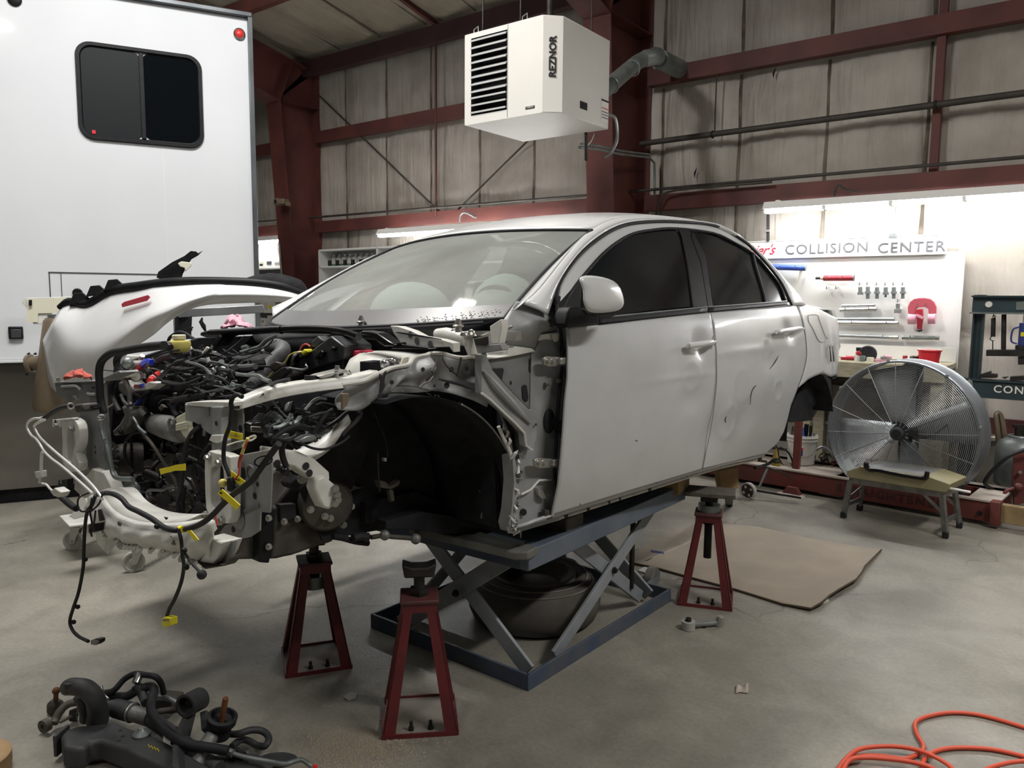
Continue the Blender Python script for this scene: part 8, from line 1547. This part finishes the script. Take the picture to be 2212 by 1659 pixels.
# ------------------------------------------------------------------ shelves on the left
def shelf_unit(name, label, x0, x1, y0_, y1_, zs, dividers, m='fixture'):
    t = thing(name, label, 'shelf', ((x0 + x1) / 2, (y0_ + y1_) / 2, 0))
    for z in zs: B().box(((x0 + x1) / 2, (y0_ + y1_) / 2, z), (x1 - x0, y1_ - y0_, .022)).o('shelf_board', m, t)
    for x in dividers: B().box((x, (y0_ + y1_) / 2, (zs[0] + zs[-1]) / 2), (.022, y1_ - y0_, zs[-1] - zs[0])).o('side_panel', m, t)
    B().box(((x0 + x1) / 2, y1_ + .005, (zs[0] + zs[-1]) / 2), (x1 - x0, .01, zs[-1] - zs[0])).o('back_panel', m, t); return t
xs0 = Wp(689, 560, 1, 6.55)[0]; zs0 = Wp(689, 541, 1, 6.55)[2]
shelf_unit('paint_shelf', 'white paint supply shelf seen behind the windshield', xs0, xs0 + 3.3, 6.55, 6.90, [.05, .45, .80] + [zs0 - .215 * k for k in (5, 4, 3, 2, 1, 0)], [xs0, xs0 + 1.1, xs0 + 2.2, xs0 + 3.3])
ra = random.Random(4)
ORD = ('first', 'second', 'third', 'fourth', 'fifth', 'sixth', 'seventh', 'eighth', 'ninth')
def bottle(x, y, z, h, r_, kind, lab, grp):
    t = thing('paint_bottle' if kind == 0 else 'paint_can', lab, 'bottle' if kind == 0 else 'can', (x, y, z), grp)
    if kind == 0: B().lathe((x, y, z), (0, 0, 1), [(0, 0), (r_, 0), (r_, h * .72), (r_ * .4, h * .85), (r_ * .4, h), (0, h)], 14).o('bottle_body', 'label_white', t); B().cyl((x, y, z + h * .02), (x, y, z + h * .22), r_ * 1.02, 14).o('green_band', 'paper_green', t)
    else: B().cyl((x, y, z), (x, y, z + h), r_, 16).o('can_body', 'label_white' if kind == 1 else 'dark_steel', t); B().ring((x, y, z + h), (0, 0, 1), r_ * .95, .004, 16, 5).o('can_rim', 'galv', t)
zz = zs0 - .215 + .0115
for k in range(9): bottle(xs0 + .08 + .105 * k, 6.74, zz, .155, .045, 0, ORD[k] + ' white green-banded bottle from the left end of the paint shelf', 'white bottles on the top paint shelf')
for k in range(6): bottle(xs0 + .13 + .15 * k, 6.62, zz, .075, .024, 2, ORD[k] + ' short dark can from the left, before the white bottles', 'dark cans on the top paint shelf')
for k in range(8):
    x = xs0 + .2 + .38 * k; x += .07 if min((x - xs0) % 1.1, 1.1 - (x - xs0) % 1.1) < .1 else 0
    bottle(x, 6.70, zz - .43, .15, .07, 1, ORD[k] + ' white paint can from the left on the third board down', 'white cans on the third paint shelf board')
for k in range(5): bottle(xs0 + 1.25 + .19 * k, 6.70, zz - .215, .15, .06, 1, ORD[k] + ' white can from the left in the middle bay, second board down', 'white cans in the middle bay of the paint shelf')
t = shelf_unit('parts_shelf', 'brightly lit white shelf full of boxes beside the trailer', -11.0, -9.06, 6.72, 7.0, [.05, .45, .85, 1.05, 1.25, 1.45, 1.65, 1.87], [-11.0, -10.05, -9.07], 'board_white')
for z, bd in ((1.062, 'fifth'), (1.262, 'fourth'), (1.462, 'third'), (1.662, 'second'), (1.882, 'top')):
    xx_ = [-9.94, -9.75, -9.56, -9.37, -9.18]
    for k, x in enumerate(xx_):
        h = ra.uniform(.09, .15); o = B().box((x, 6.85, z + h / 2), (.16, .2, h)).o('parts_box', ra.choice(('label_white', 'label_white', 'foam', 'board_white')), bevel=.003); tag(o, ORD[k] + ' pale box from the left on the ' + bd + ' board, shelf beside the trailer', 'box', 'parts boxes on the bright shelf')
        B().box((x, 6.748, z + h * .5), (ra.uniform(.05, .12), .003, h * .35)).o('box_print', ra.choice(('ink_grey', 'ink', 'caster_grey', 'yellow_tape')), o)
